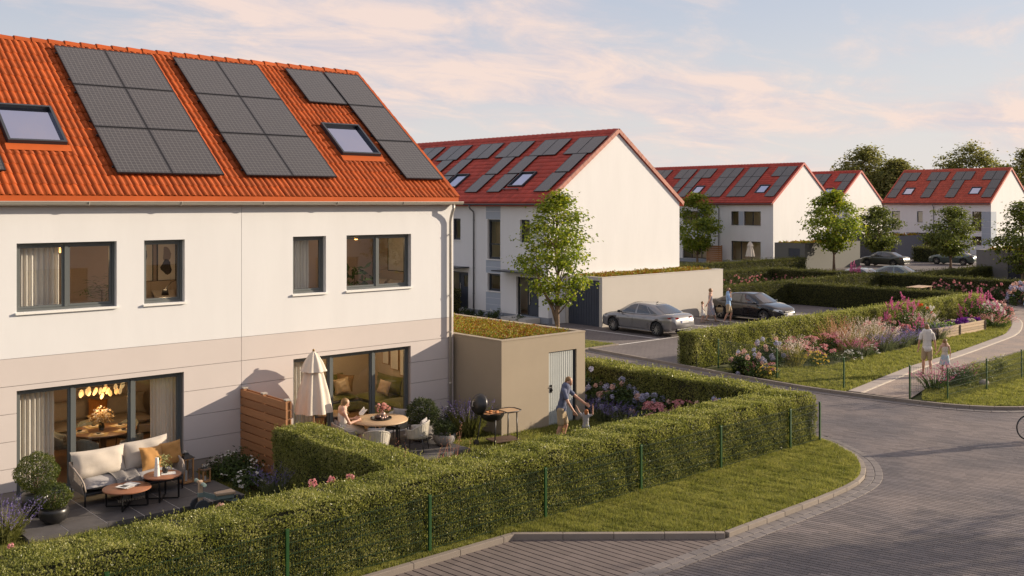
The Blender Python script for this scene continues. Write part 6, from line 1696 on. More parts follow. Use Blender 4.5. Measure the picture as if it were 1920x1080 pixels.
for k, (a, lb) in enumerate(((-2.3, 'sage upholstered dining chair nearest the glass on the left'), (-1.2, 'sage upholstered dining chair nearest the glass on the right'), (0.6, 'sage upholstered dining chair at the right of the indoor table'), (2.7, 'sage upholstered dining chair at the left of the indoor table'), (1.6, 'sage upholstered dining chair behind the indoor table'))):
    t = thing('dining_chair', lb, 'chair', (8.5 + 0.92 * math.cos(a), 23.9 + 0.92 * math.sin(a), 0.137), a + math.pi, 'indoor dining chairs')
    vs = []; fs = []; n = 16
    for j in range(5):
        for i in range(n + 1):
            q = R(70) + R(220) * i / n; vs.append((0.25 * math.cos(q), 0.26 * math.sin(q), 0.42 + 0.09 * j * (0.6 + 0.4 * max(0, -math.cos(q)))))
    for j in range(4):
        for i in range(n): a_ = j * (n + 1) + i; fs.append((a_, a_ + 1, a_ + n + 2, a_ + n + 1))
    m = MB(); m.add(vs, fs); b = m.build('backrest', GCH, t, smooth=True); b.modifiers.new('s', 'SOLIDIFY').thickness = 0.04
    m = MB(); m.lathe([(0.22, 0.38), (0.26, 0.42), (0.24, 0.46)], 20); m.build('seat', GCH, t, smooth=True)
    for x, y in ((0.17, 0.17), (0.17, -0.17), (-0.17, 0.17), (-0.17, -0.17)):
        m = MB(); m.tube([(x * 1.2, y * 1.2, 0), (x, y, 0.39)], 0.014, 6); m.build('leg', WALN, t)
def block_sofa(name, label, loc, rz, w, d, mat, backs=2, h=0.42, cush=None):
    t = thing(name, label, 'sofa', loc, rz)
    m = MB(); m.box(-w / 2, w / 2, -d / 2, d / 2, 0.06, h - 0.14); m.build('base', mat, t, bevel=0.03)
    for k in range(backs):
        x = -w / 2 + (k + 0.5) * w / backs
        pillow_mesh(w / backs * 1.03, d * 1.02, 0.24, mat, k + 2, 12, 0.008).build('seat_cushion', mat, t, smooth=True, loc=(x, -0.02, h - 0.03), rot=(R(-90), 0, 0))
        pillow_mesh(w / backs * 1.02, 0.55, 0.28, mat, k + 6, 12, 0.012).build('back_cushion', mat, t, smooth=True, loc=(x, d / 2 - 0.13, h + 0.30), rot=(R(-10), 0, 0))
    return t
block_sofa('bench_sofa', 'pale daybed against the back wall of the dining room', (9.3, 26.4, 0.137), 0, 2.6, 0.9, pm('oat_fabric', (0.42, 0.35, 0.28), 0.9), 2)
pillow('ochre_pillow', 'rust pillow on the pale daybed indoors', (9.15, 26.1, 0.95), 0.55, 0.5, 0.16, pm('rust_fabric', (0.40, 0.15, 0.03), 0.9), (R(-15), R(10), 0.2), 8)
sb = thing('sideboard', 'dark sideboard at the right of the dining room', 'cabinet', (10.6, 24.6, 0.137))
m = MB(); m.box(-0.25, 0.25, -0.8, 0.8, 0.1, 0.8); m.build('body', pm('dark_walnut', (0.07, 0.04, 0.025), 0.5), sb, bevel=0.01)
for y in (-0.7, 0.7):
    m = MB(); m.box(-0.2, 0.2, y - 0.03, y + 0.03, 0, 0.1); m.build('leg', BLACKM, sb)
def leafy(name, label, loc, h, r, n, L, W, mat, seed, pot=True, arch=False):
    t = thing(name, label, 'plant', loc)
    if pot:
        m = MB(); m.lathe([(0.10, 0), (0.14, 0.1), (0.13, 0.24)], 16); m.build('pot', GREYC, t, smooth=True)
    rg = np.random.default_rng(seed)
    if arch:
        VF = []
        for k in range(n):
            a = rg.uniform(0, 6.28); rr = r * rg.uniform(0.5, 1.0); hh = h * rg.uniform(0.7, 1.0)
            s = np.linspace(0, 1, 16)[:, None]; c = np.concatenate([np.cos(a) * rr * s, np.sin(a) * rr * s, 0.2 + (hh - 0.2) * np.sin(s * 2.0) / 0.98], 1)
            c = np.repeat(c, 2, 0); al = np.tile(np.array([[-np.sin(a), np.cos(a), 0.2], [np.sin(a), -np.cos(a), 0.2]]), (16, 1)) + np.array([np.cos(a), np.sin(a), 0]) * 0.6
            VF.append(leaves(c, np.tile(np.array((0, 0, 1.0)), (32, 1)), L, W, rg, 0.15, 0.1, al))
        V, F = cat(*VF)
    else:
        P = np.stack([rg.normal(0, r * 0.5, n), rg.normal(0, r * 0.5, n), rg.uniform(0.25, h, n)], 1)
        V, F = leaves(P, np.tile(np.array((0, 0, 1.0)), (n, 1)) + rg.normal(0, 0.5, (n, 3)), L, W, rg, 0.4)
    inst(np_mesh('fronds', V, F, mat), 'fronds', t)
    m = MB(); m.tube([(0, 0, 0), (0, 0, h * 0.8)], 0.012, 6); m.build('stem', BARK, t)
    return t
leafy('dark_branch', 'dark leafy branches in a vase on the sideboard', (10.5, 24.4, 0.94), 0.8, 0.3, 160, 0.11, 0.05, leafm('dark_leaves', [(0.02, 0.02, 0.012), (0.07, 0.05, 0.02)], 0.5), 5)
leafy('palm_plant', 'potted palm behind the wide upper left window', (8.15, 23.0, 3.13), 1.35, 0.75, 14, 0.22, 0.03, leafm('palm_leaves', [(0.05, 0.09, 0.02), (0.13, 0.17, 0.04)], 0.45), 6, arch=True)
leafy('palm_plant', 'broad-leaved plant behind the wide upper right window', (14.7, 22.85, 3.13), 1.35, 0.5, 90, 0.26, 0.09, leafm('palm_leaves', [], 0), 7)
def lamp_globes(label, loc, n, e):
    t = thing('globe_lamp', label, 'lamp', loc, 0, 'globe pendant lamps')
    r_ = random.Random(n)
    for i in range(n):
        m = MB(); m.ball((r_.uniform(-0.3, 0.3), r_.uniform(-0.2, 0.2), r_.uniform(-0.1, 0.12)), 0.075, n=14, m=10); m.build('globe', LAMP, t, smooth=True)
    m = MB(); m.tube([(0, 0, 0.1), (0, 0, 0.5)], 0.008, 6); m.build('rod', BLACKM, t)
    point('globe_light', (0, 0, -0.2), e, t, 0.2)
lamp_globes('cluster of glowing globes behind the wide upper left window', (7.4, 23.2, 5.2), 7, 9)
def picture(label, loc, rz, w, h, fr, art):
    t = thing('wall_picture', label, 'picture', loc, rz, 'framed wall pictures')
    frame_mb(-w / 2, w / 2, -h / 2, h / 2, -0.03, 0.03, 0.02).build('frame', fr, t)
    m = MB(); m.quad((-w / 2 + 0.015, -0.01, -h / 2 + 0.015), (w / 2 - 0.015, -0.01, -h / 2 + 0.015), (w / 2 - 0.015, -0.01, h / 2 - 0.015), (-w / 2 + 0.015, -0.01, h / 2 - 0.015)); m.build('mount', PAPER, t)
    for k, (pts, mt) in enumerate(art):
        m = MB(); m.add([(x * w, -0.012 - 0.002 * k, y * h) for x, y in pts], [tuple(range(len(pts)))]); m.build('print_shape', mt, t)
INK = pm('print_ink', (0.05, 0.045, 0.045), 0.8); INKG = pm('print_warm_grey', (0.30, 0.25, 0.21), 0.8); REDP = pm('print_red', (0.5, 0.03, 0.03), 0.7); BLUP = pm('print_navy', (0.05, 0.06, 0.14), 0.7); GOLD = pm('print_gold', (0.42, 0.26, 0.07), 0.7); MAUV = pm('print_mauve', (0.30, 0.22, 0.30), 0.7)
blob = lambda cx, cy, rx, ry, s: [(cx + rx * (1 + 0.25 * math.sin(3 * a + s)) * math.cos(a), cy + ry * (1 + 0.2 * math.sin(2 * a + s)) * math.sin(a)) for a in [2 * math.pi * i / 14 for i in range(14)]]
picture('framed print with a dark leaf shape behind the narrow upper left window', (9.95, 25.2, 4.72), 0, 0.5, 1.1, BLACKM, [(blob(0, 0.08, 0.16, 0.25, 1), INK), ([(-0.01, -0.35), (0.01, -0.35), (0.01, 0), (-0.01, 0)], INK)])
picture('framed print with grey shapes, right of the dark leaf print', (10.55, 25.2, 4.72), 0, 0.5, 1.1, BLACKM, [(blob(0, 0.12, 0.2, 0.2, 2), INKG), (blob(0, -0.18, 0.28, 0.16, 4), INK)])
picture('large abstract print in red and navy behind the wide upper right window', (16.98, 24.15, 4.75), R(90), 0.95, 1.15, BLACKM, [(blob(0.0, 0.02, 0.26, 0.28, 1), BLUP), (blob(0.1, 0.08, 0.2, 0.17, 3), REDP), (blob(-0.12, 0.25, 0.07, 0.12, 0), REDP)])
for k, (y, zc, w, h, art, lb) in enumerate([(24.75, 1.72, 0.34, 0.62, [(blob(0, 0, 0.3, 0.3, 2), GOLD)], 'narrow golden print leftmost above the green sofa'), (24.30, 1.66, 0.42, 0.72, [(blob(0, -0.05, 0.28, 0.3, 1), MAUV), (blob(0.05, 0.15, 0.15, 0.1, 3), GOLD)], 'mauve print second from left above the green sofa'), (23.80, 1.60, 0.46, 0.86, [(blob(0, 0, 0.25, 0.33, 4), MAUV), (blob(0, -0.2, 0.2, 0.12, 2), INKG)], 'largest print above the green sofa'), (23.32, 1.72, 0.36, 0.6, [(blob(0, 0.0, 0.2, 0.3, 5), INKG)], 'grey print rightmost above the green sofa')]):
    picture(lb, (16.98, y, zc), R(90), w, h, OAK, art)
def bed(label, loc, rz, w=1.5, l=1.6):
    t = thing('bed', label, 'bed', loc, rz)
    m = MB(); m.box(-w / 2, w / 2, -l / 2, l / 2, 0.1, 0.32); m.build('base', OAK, t, bevel=0.02)
    pillow_mesh(w * 1.02, l * 1.02, 0.3, CREAM, 2, 14, 0.03).build('duvet', CREAM, t, smooth=True, loc=(0, 0, 0.46), rot=(R(-90), 0, 0))
    m = MB(); m.box(-w / 2 - 0.03, w / 2 + 0.03, l / 2, l / 2 + 0.08, 0.1, 1.05); m.build('headboard', pm('sand_fabric', (0.45, 0.36, 0.27), 0.9), t, bevel=0.03)
    for x in (-w / 4, w / 4):
        pillow_mesh(0.6, 0.42, 0.18, CREAM, 4, 10, 0.01).build('pillow', CREAM, t, smooth=True, loc=(x, l / 2 - 0.25, 0.66), rot=(R(-35), 0, 0))
bed('bed with pale duvet behind the narrow upper left window', (10.0, 24.3, 3.13), 0)
bed('bed with pale duvet behind the wide upper right window', (16.1, 24.2, 3.13), R(-90), 1.5, 1.5)
def wall_lamp(label, loc, e):
    t = thing('bedside_lamp', label, 'lamp', loc)
    m = MB(); m.lathe([(0.09, 0), (0.06, 0.14), (0.055, 0.14), (0.085, 0.0)], 16); m.build('shade', BLACKM, t, smooth=True)
    m = MB(); m.tube([(0, 0, 0.14), (0.2, 0.1, 0.3), (0.5, 0.3, 0.35)], 0.008, 6); m.build('arm', BLACKM, t)
    m = MB(); m.ball((0, 0, 0.04), 0.04); m.build('bulb', LAMP, t)
    point('bedside_light', (0, 0, 0.25), e, t, 0.1)
wall_lamp('black bedside lamp behind the narrow upper left window', (9.85, 23.6, 3.95), 9)
lamp_globes('globe lamp inside the upper right bedroom', (15.2, 23.6, 5.3), 3, 12)
GREENV = pm('moss_velvet', (0.14, 0.15, 0.035), 0.85, var=0.08, vs=3, sheen=0.4)
block_sofa('green_sofa', 'moss green sofa along the right wall behind the right patio door', (16.5, 23.75, 0.137), R(-90), 2.5, 0.95, GREENV, 2, 0.45)
block_sofa('green_sofa', 'moss green sofa section along the back wall, left of the corner', (15.1, 25.2, 0.137), R(0), 1.9, 0.95, GREENV, 2, 0.45)
pillow('silver_pillow', 'champagne pillow leaning on the green sofa corner', (15.55, 24.85, 0.92), 0.46, 0.46, 0.16, pm('champagne_satin', (0.46, 0.36, 0.24), 0.35), (R(-14), R(-10), R(-25)), 9)
pillow('silver_pillow', 'brown pillow behind the champagne one on the green sofa', (15.75, 25.0, 0.98), 0.5, 0.48, 0.16, pm('brown_fabric', (0.22, 0.14, 0.07), 0.8), (R(-12), R(8), R(-30)), 10)
pillow('silver_pillow', 'beige pillow on the green sofa under the prints', (16.35, 23.9, 0.92), 0.45, 0.4, 0.15, pm('beige_fabric', (0.42, 0.33, 0.24), 0.85), (R(-18), R(6), R(-80)), 11)
st = thing('side_table', 'round wooden coffee table in front of the green sofa indoors', 'table', (14.35, 23.4, 0.137))
m = MB(); m.lathe([(0.42, 0.36), (0.45, 0.38), (0.44, 0.40)], 32); m.build('table_top', OAK, st, smooth=True, sharp=50)
m = MB(); m.lathe([(0.2, 0), (0.22, 0.36)], 20); m.build('drum_base', WALN, st, smooth=True)
leafy('fiddle_fig', 'tall broad-leaved plant left of the green sofa indoors', (13.95, 25.1, 0.137), 1.9, 0.42, 90, 0.26, 0.13, leafm('fig_leaves', [(0.025, 0.045, 0.012), (0.06, 0.085, 0.022)], 0.4), 13)
lamp_globes('globe cluster added in place of downlights in the green sofa room', (15.2, 23.9, 2.35), 3, 34)  # added warm lamp; its globes stand in for ceiling downlights
# ------------------------------------------------------------------ cars
def paint(name, col, metal=0.35, rough=0.28): return pm(name, col, rough, metal=metal, coat=0.8, spec=0.5)
CGLASS = pm('car_glass', (0.028, 0.032, 0.042), 0.06, spec=0.9, coat=0.6)
TYRE = pm('tyre_rubber', (0.015, 0.015, 0.016), 0.85); RIMM = pm('alloy', (0.42, 0.41, 0.40), 0.25, metal=0.9); RIMD = pm('dark_alloy', (0.05, 0.05, 0.055), 0.4, metal=0.6)
BLKP = pm('black_plastic', (0.016, 0.016, 0.018), 0.5); REDL = pm('tail_red', (0.30, 0.015, 0.012), 0.15, coat=0.8); LENS = pm('head_lens', (0.62, 0.62, 0.60), 0.1, metal=0.3, coat=1.0); PLATE = pm('number_plate', (0.70, 0.70, 0.68), 0.5); EUB = pm('plate_blue', (0.02, 0.07, 0.35), 0.5)
def interp(x, tab): return float(np.interp(x, [t[0] for t in tab], [t[1] for t in tab]))
def make_car(name, label, loc, rz, paintm, group, front_style=0, roof=None):
    t = thing(name, label, 'car', loc, rz, group)
    deck = [(-2.32, 0.62), (-2.26, 0.92), (-2.10, 1.015), (-1.75, 1.035), (-1.2, 0.99), (0.9, 0.95), (1.25, 0.975), (1.7, 0.90), (2.05, 0.79), (2.24, 0.66), (2.33, 0.50)]
    wid = [(-2.32, 0.66), (-2.25, 0.76), (-2.05, 0.83), (-1.6, 0.885), (-0.9, 0.895), (0.6, 0.895), (1.5, 0.89), (1.95, 0.84), (2.2, 0.72), (2.33, 0.52)]
    bot = [(-2.32, 0.42), (-2.2, 0.30), (-1.9, 0.24), (-1.0, 0.19), (1.0, 0.19), (1.9, 0.20), (2.25, 0.24), (2.33, 0.30)]
    xs = [-2.33, -2.29, -2.22, -2.12, -2.0, -1.85, -1.7, -1.5, -1.35, -1.2, -1.0, -0.6, -0.2, 0.2, 0.6, 0.9, 1.1, 1.3, 1.5, 1.7, 1.9, 2.05, 2.18, 2.27, 2.33]
    vs = []; fs = []; ring = 0
    for x in xs:
        w, d, b = interp(x, wid), interp(x, deck), interp(x, bot)
        hgt = d - b
        fl_ = 0.02 if abs(abs(x) - 1.35) < 0.45 else 0.0
        half = [(0, b), (w * 0.82, b), (w * 0.955, b + hgt * 0.07), (w * 0.985, b + hgt * 0.22), (w * 0.975 + fl_, b + hgt * 0.42), (w * 1.0 + fl_, b + hgt * 0.62), (w * 0.985 + fl_ * 0.5, b + hgt * 0.80), (w * 0.93, b + hgt * 0.93), (w * 0.80, d - 0.012), (w * 0.45, d + 0.004), (0, d + 0.008)]
        full = half + [(-y, z) for y, z in half[-2:0:-1]]
        ring = len(full)
        vs += [(x, y, z) for y, z in full]
    for i in range(len(xs) - 1):
        for k in range(ring):
            k2 = (k + 1) % ring
            fs.append((i * ring + k, i * ring + k2, (i + 1) * ring + k2, (i + 1) * ring + k))
    fs.append(tuple(range(ring))[::-1]); fs.append(tuple((len(xs) - 1) * ring + k for k in range(ring)))
    m = MB(); m.add(vs, fs)
    me = m.mesh('body', [paintm, BLKP], True)
    bm = bmesh.new(); bm.from_mesh(me); bmesh.ops.recalc_face_normals(bm, faces=bm.faces[:]); bm.to_mesh(me); bm.free()
    body = inst(me, 'body', t)
    c = MB()
    for x in (-1.35, 1.35):
        for s in (-1, 1): c.tube([(x, s * 0.62, 0.335), (x, s * 1.2, 0.335)], 0.375, 28)
    cm = c.mesh('cut', BLKP)
    bm = bmesh.new(); bm.from_mesh(cm); bmesh.ops.recalc_face_normals(bm, faces=bm.faces[:]); bm.to_mesh(cm); bm.free()
    co = bpy.data.objects.new('cut', cm); COL.objects.link(co); co.matrix_world = Matrix()
    body.parent = None
    bo = body.modifiers.new('arch', 'BOOLEAN'); bo.object = co; bo.operation = 'DIFFERENCE'; bo.solver = 'EXACT'; bo.material_mode = 'TRANSFER'
    dg = bpy.context.evaluated_depsgraph_get()
    nm = bpy.data.meshes.new_from_object(body.evaluated_get(dg))
    body.modifiers.clear(); body.data = nm; body.parent = t
    bpy.data.objects.remove(co)
    # cabin shell
    def cabin(mat_roof):
        B = [(-1.72, 0.70, 1.0), (-1.25, 0.80, 0.965), (-0.6, 0.825, 0.945), (0.2, 0.825, 0.935), (0.8, 0.80, 0.935), (1.22, 0.68, 0.955)]
        T = [(-0.86, 0.50, 1.375), (-0.62, 0.565, 1.40), (-0.3, 0.585, 1.42), (0.0, 0.585, 1.425), (0.22, 0.575, 1.415), (0.42, 0.52, 1.39)]
        vs = []; fs = []; n = len(B); k = 5
        for i in range(n):
            for j in range(k + 1):
                q = j / k; b = Vector(B[i]); tt = Vector(T[i]); p = b.lerp(tt, q); p.y += 0.045 * math.sin(q * math.pi) ; vs.append(p)
        for i in range(n - 1):
            for j in range(k):
                a = i * (k + 1) + j; fs.append((a, a + k + 1, a + k + 2, a + 1))
        m = MB(); m.add(vs, fs); m.add([(v.x, -v.y, v.z) for v in vs], [f[::-1] for f in fs])
        # roof skin, windscreen, rear screen between the two sides
        for (A_, w_) in (([p for p in T], 0.022),):
            vr = []
            for p in A_:
                for j in range(7):
                    q = -1 + 2 * j / 6; vr.append((p[0], p[1] * q, p[2] + w_ * (1 - q * q)))
            m.add(vr, [(i * 7 + j, (i + 1) * 7 + j, (i + 1) * 7 + j + 1, i * 7 + j + 1)[::-1] for i in range(n - 1) for j in range(6)])
        for bi, bulge in ((5, 0.10), (0, -0.09)):
            vr = []
            for j in range(6):
                q = j / 5; p = Vector(B[bi]).lerp(Vector(T[bi]), q); p.y += 0.045 * math.sin(q * math.pi)
                for i in range(7):
                    r_ = -1 + 2 * i / 6; vr.append((p.x + bulge * (1 - r_ * r_), p.y * r_, p.z + 0.022 * q * (1 - r_ * r_)))
            m.add(vr, [(j * 7 + i, j * 7 + i + 1, (j + 1) * 7 + i + 1, (j + 1) * 7 + i) for j in range(5) for i in range(6)])
        me = m.mesh('cabin', mat_roof, True)
        bm = bmesh.new(); bm.from_mesh(me); bmesh.ops.remove_doubles(bm, verts=bm.verts[:], dist=0.002); bmesh.ops.recalc_face_normals(bm, faces=bm.faces[:]); bm.to_mesh(me); bm.free()
        return inst(me, 'cabin', t), B, T
    cab, B, T = cabin(roof or paintm)
    def P_side(x, q, s, out=0.006):
        # point on the side surface at relative length x (0..1 rear to front) and height q
        n = len(B) - 1; f = x * n; i = min(int(f), n - 1); f -= i
        b = Vector(B[i]).lerp(Vector(B[i + 1]), f); tt = Vector(T[i]).lerp(Vector(T[i + 1]), f)
        p = b.lerp(tt, q); p.y += 0.045 * math.sin(q * math.pi) + out
        return (p.x, p.y * s, p.z)
    for s in (-1, 1):
        for poly in ([(0.155, 0.12), (0.27, 0.10), (0.27, 0.80), (0.24, 0.72)], [(0.285, 0.10), (0.52, 0.09), (0.525, 0.90), (0.29, 0.84)], [(0.555, 0.09), (0.90, 0.10), (0.80, 0.72), (0.72, 0.90), (0.56, 0.90)]):
            m = MB()
            # subdivide polygon as fan strips between lower and upper edge
            lo = sorted([p for p in poly if p[1] < 0.3]); hi = sorted([p for p in poly if p[1] >= 0.3])
            k = 7; vs = []
            for i in range(k + 1):
                a = i / k
                xl = lo[0][0] + (lo[-1][0] - lo[0][0]) * a; ql = lo[0][1] + (lo[-1][1] - lo[0][1]) * a
                xh = hi[0][0] + (hi[-1][0] - hi[0][0]) * a; qh = float(np.interp(xh, [h[0] for h in hi], [h[1] for h in hi]))
                for j in range(5): vs.append(P_side(xl + (xh - xl) * j / 4, ql + (qh - ql) * j / 4, s))
            m.add(vs, [(i * 5 + j, (i + 1) * 5 + j, (i + 1) * 5 + j + 1, i * 5 + j + 1)[::s] for i in range(k) for j in range(4)])
            m.build('side_window', CGLASS, t, smooth=True)
        m = MB(); m.box(0.0, 0, 0, 0, 0, 0)
        # mirrors, handles, door seams
        m = MB(); m.ball((0.86, s * 0.985, 1.0), 0.075, 0.10, 0.065, 12, 8); m.bar((0.86, s * 0.80, 0.96), (0.86, s * 0.92, 0.98), 0.05, 0.035); m.build('side_mirror', BLKP if front_style == 0 else paintm, t, smooth=True)
        for x in (-0.62, 0.42):
            m = MB(); yy = s * 0.897; m.ball((x, yy, 0.80), 0.10, 0.018, 0.016, 10, 6); m.build('door_handle', paintm, t, smooth=True)
        for x in (1.0, 0.12, -0.86):
            m = MB(); m.tube([(x + 0.0, s * 0.893, 0.33), (x, s * 0.897, 0.5), (x - 0.02, s * 0.903, 0.72), (x - 0.06, s * 0.85, 0.91)], 0.004, 4); m.build('door_seam', BLKP, t)
        m = MB(); m.box(-0.98, 0.98, s * 0.885 - 0.012, s * 0.885 + 0.012, 0.20, 0.26); m.build('side_skirt', paintm if front_style == 0 else BLKP, t, bevel=0.006)
        # lamps
        m = MB(); y = s
        if front_style == 0:
            m.add([(-2.285, y * 0.40, 0.84), (-2.20, y * 0.72, 0.82), (-1.98, y * 0.86, 0.86), (-2.02, y * 0.855, 0.91), (-2.17, y * 0.76, 0.93), (-2.275, y * 0.42, 0.91)], [(0, 1, 2, 3, 4, 5)])
        else:
            m.add([(-2.285, y * 0.36, 0.82), (-2.20, y * 0.74, 0.80), (-2.0, y * 0.865, 0.84), (-2.04, y * 0.855, 0.90), (-2.17, y * 0.78, 0.91), (-2.275, y * 0.38, 0.88)], [(0, 1, 2, 3, 4, 5)])
        so = m.build('tail_lamp', REDL, t); k = so.modifiers.new('s', 'SOLIDIFY'); k.thickness = 0.05; k.offset = 0
        m = MB(); m.add([(2.25, y * 0.46, 0.60), (2.13, y * 0.74, 0.61), (1.90, y * 0.845, 0.69), (1.95, y * 0.80, 0.735), (2.12, y * 0.68, 0.715), (2.235, y * 0.48, 0.665)], [(0, 1, 2, 3, 4, 5)]); so = m.build('headlamp', LENS, t); k = so.modifiers.new('s', 'SOLIDIFY'); k.thickness = 0.05; k.offset = 0
    # windscreen and rear screen panes just proud of the shell
    for bi, bulge, nm in ((5, 0.10, 'windscreen'), (0, -0.09, 'rear_window')):
        vr = []
        for j in range(6):
            q = 0.10 + 0.80 * j / 5; p = Vector(B[bi]).lerp(Vector(T[bi]), q); p.y += 0.045 * math.sin(q * math.pi)
            for i in range(9):
                r_ = (-1 + 2 * i / 8) * 0.88; vr.append((p.x + bulge * (1 - r_ * r_) + (0.008 if bi else -0.008), p.y * r_, p.z + 0.022 * q * (1 - r_ * r_) + 0.006))
        m = MB(); m.add(vr, [(j * 9 + i, j * 9 + i + 1, (j + 1) * 9 + i + 1, (j + 1) * 9 + i) for j in range(5) for i in range(8)]); m.build(nm, CGLASS, t, smooth=True)
    # bumpers, grille, plates
    m = MB(); m.box(-2.315, -2.22, -0.55, 0.55, 0.30, 0.38); m.build('rear_diffuser', BLKP, t, bevel=0.02)
    m = MB(); m.box(2.20, 2.335, -0.46, 0.46, 0.30, 0.42); m.build('lower_grille', BLKP, t, bevel=0.02)
    m = MB(); m.box(2.24, 2.325, -0.40, 0.40, 0.545, 0.63); m.build('grille', BLKP, t, bevel=0.02)
    for x, z, d in ((-2.335, 0.70, -1), (2.345, 0.47, 1)):
        m = MB(); m.box(min(x, x - 0.03 * d), max(x, x - 0.03 * d), -0.26, 0.26, z - 0.055, z + 0.055); p = m.build('number_plate', PLATE, t)
        m = MB(); yy = 0.215 * (1 if d < 0 else -1); m.box(min(x, x + 0.003 * d), max(x, x + 0.003 * d), min(yy, yy + 0.04 * (1 if d < 0 else -1)), max(yy, yy + 0.04 * (1 if d < 0 else -1)), z - 0.053, z + 0.053); m.build('plate_band', EUB, p)
    m = MB(); m.add([(-0.72, 0.0, 1.44), (-0.60, -0.02, 1.445), (-0.60, 0.02, 1.445), (-0.75, 0, 1.52)], [(0, 1, 3), (1, 2, 3), (2, 0, 3)]); m.build('roof_antenna', BLKP, t)
    wm = wheel_meshes(front_style)
    for x in (-1.35, 1.35):
        for s in (-1, 1):
            w = inst(wm[0], 'wheel', t, (x, s * 0.785, 0.325), (0, 0, 0 if s < 0 else math.pi))
            inst(wm[1], 'rim', w); inst(wm[2], 'spokes', w); inst(wm[3], 'brake_disc', w)
    return t
WM = {}
def wheel_meshes(st):
    if st in WM: return WM[st]
    # axis along y, outer face towards -y
    def rot(m): m.v = [(x, z, y) for x, y, z in m.v]; m.f = [f[::-1] for f in m.f]; return m
    ty = MB(); ty.lathe([(0.235, -0.11), (0.30, -0.108), (0.325, -0.08), (0.325, 0.08), (0.30, 0.108), (0.235, 0.11)], 36, caps=False)
    rim = MB(); rim.lathe([(0.238, -0.10), (0.238, -0.112), (0.222, -0.114), (0.215, -0.09), (0.205, 0.02), (0.02, 0.025)], 36, caps=False)
    sp = MB(); n = 10 if st == 0 else 5
    for k in range(n):
        a = 2 * math.pi * k / n; da = 0.10 if st == 0 else 0.16
        for sg in ((0,) if st == 0 else (-1, 1)):
            p0 = Vector((0.04 * math.cos(a), 0.04 * math.sin(a), -0.095)); p1 = Vector((0.222 * math.cos(a + sg * da + 0.12), 0.222 * math.sin(a + sg * da + 0.12), -0.105))
            sp.bar(p0, p1, 0.03 if st == 0 else 0.024, 0.02)
    sp.lathe([(0.05, -0.11), (0.05, -0.08)], 16)
    bd = MB(); bd.lathe([(0.15, -0.03), (0.15, -0.015)], 24)
    WM[st] = (rot(ty).mesh('wheel', TYRE, True), rot(rim).mesh('rim', RIMD, True), rot(sp).mesh('spokes', RIMM), rot(bd).mesh('brake_disc', pm('brake_steel', (0.2, 0.19, 0.18), 0.4, metal=0.8)))
    return WM[st]
CARG = 'cars parked in the courts'
make_car('parked_car', 'grey metallic sedan parked nose to the pale garage, seen from behind', (36.75, 31.75, 0.018), R(90), paint('grey_metallic', (0.25, 0.245, 0.25), 0.5, 0.24), CARG, 0)
make_car('parked_car', 'black sedan facing the camera beside the talking family', (44.85, 31.5, 0.018), R(-90), paint('black_paint', (0.007, 0.007, 0.009), 0.1, 0.12), CARG, 1)
make_car('parked_car', 'dark olive sedan parked beside the grey garage in the far court', (92.6, 49.6, 0.015), R(90), paint('olive_paint', (0.045, 0.05, 0.04)), CARG, 1)
make_car('parked_car', 'green car half hidden by the shaded street tree', (100.2, 46.3, 0.015), R(90), paint('green_paint', (0.06, 0.085, 0.075)), CARG, 0)
make_car('parked_car', 'silver car whose roof shows above the hedge by the magenta lilac', (67.9, 38.0, 0.012), R(-84), paint('silver_paint', (0.45, 0.45, 0.45), 0.5), CARG, 0)
make_car('parked_car', 'teal car whose roof shows above the hedge, right of the silver roof', (72.3, 37.6, 0.012), R(-84), paint('teal_paint', (0.16, 0.20, 0.19), 0.4), CARG, 1)
# garden table seen over the hedge, far parasol, raised beds
gt = thing('garden_table', 'pale wooden garden table showing above the hedge', 'table', (60.3, 30.0, 0), R(5))
m = MB()
for i in range(5):
    p = MB(); p.box(-1.0, 1.0, -0.44 + i * 0.18, -0.275 + i * 0.18, 0.98, 1.01); p.build('plank', OAK, gt)
for x, y in ((-0.9, -0.35), (0.9, -0.35), (-0.9, 0.35), (0.9, 0.35)):
    m = MB(); m.box(x - 0.035, x + 0.035, y - 0.035, y + 0.035, 0, 0.978); m.build('leg', OAK, gt)
fp = thing('parasol', 'closed parasol on the terrace of the distant row house', 'parasol', (82.7, 58.2, 0)); parasol_parts(fp)
s2 = thing('wooden_screen', 'brown slatted screen left of the distant terrace', 'fence', (83.8, 63.3, 0))
for k in range(9):
    m = MB(); m.box(-0.9, 1.0, -0.03, 0.03, 0.06 + k * 0.2, 0.24 + k * 0.2); m.v = [(y * 1.0, x, z) for x, y, z in m.v]; m.f = [f[::-1] for f in m.f]; m.build('slat', WOOD, s2)
for y in (-0.85, 0.95):
    m = MB(); m.box(0.031, 0.1, y - 0.04, y + 0.04, 0, 1.9); m.build('post', WOOD, s2)
OLDW = pm('weathered_larch', (0.40, 0.29, 0.185), 0.8, var=0.15, vs=5, objr=0.18, stretch=(1, 1, 8))
VEG = leafm('vegetable_leaves', [(0.06, 0.11, 0.02), (0.12, 0.19, 0.035), (0.18, 0.24, 0.06)], 0.5, 0.35, 2)
F_PURP = fl('purple_petals', [(0.09, 0.02, 0.14), (0.16, 0.04, 0.24)])
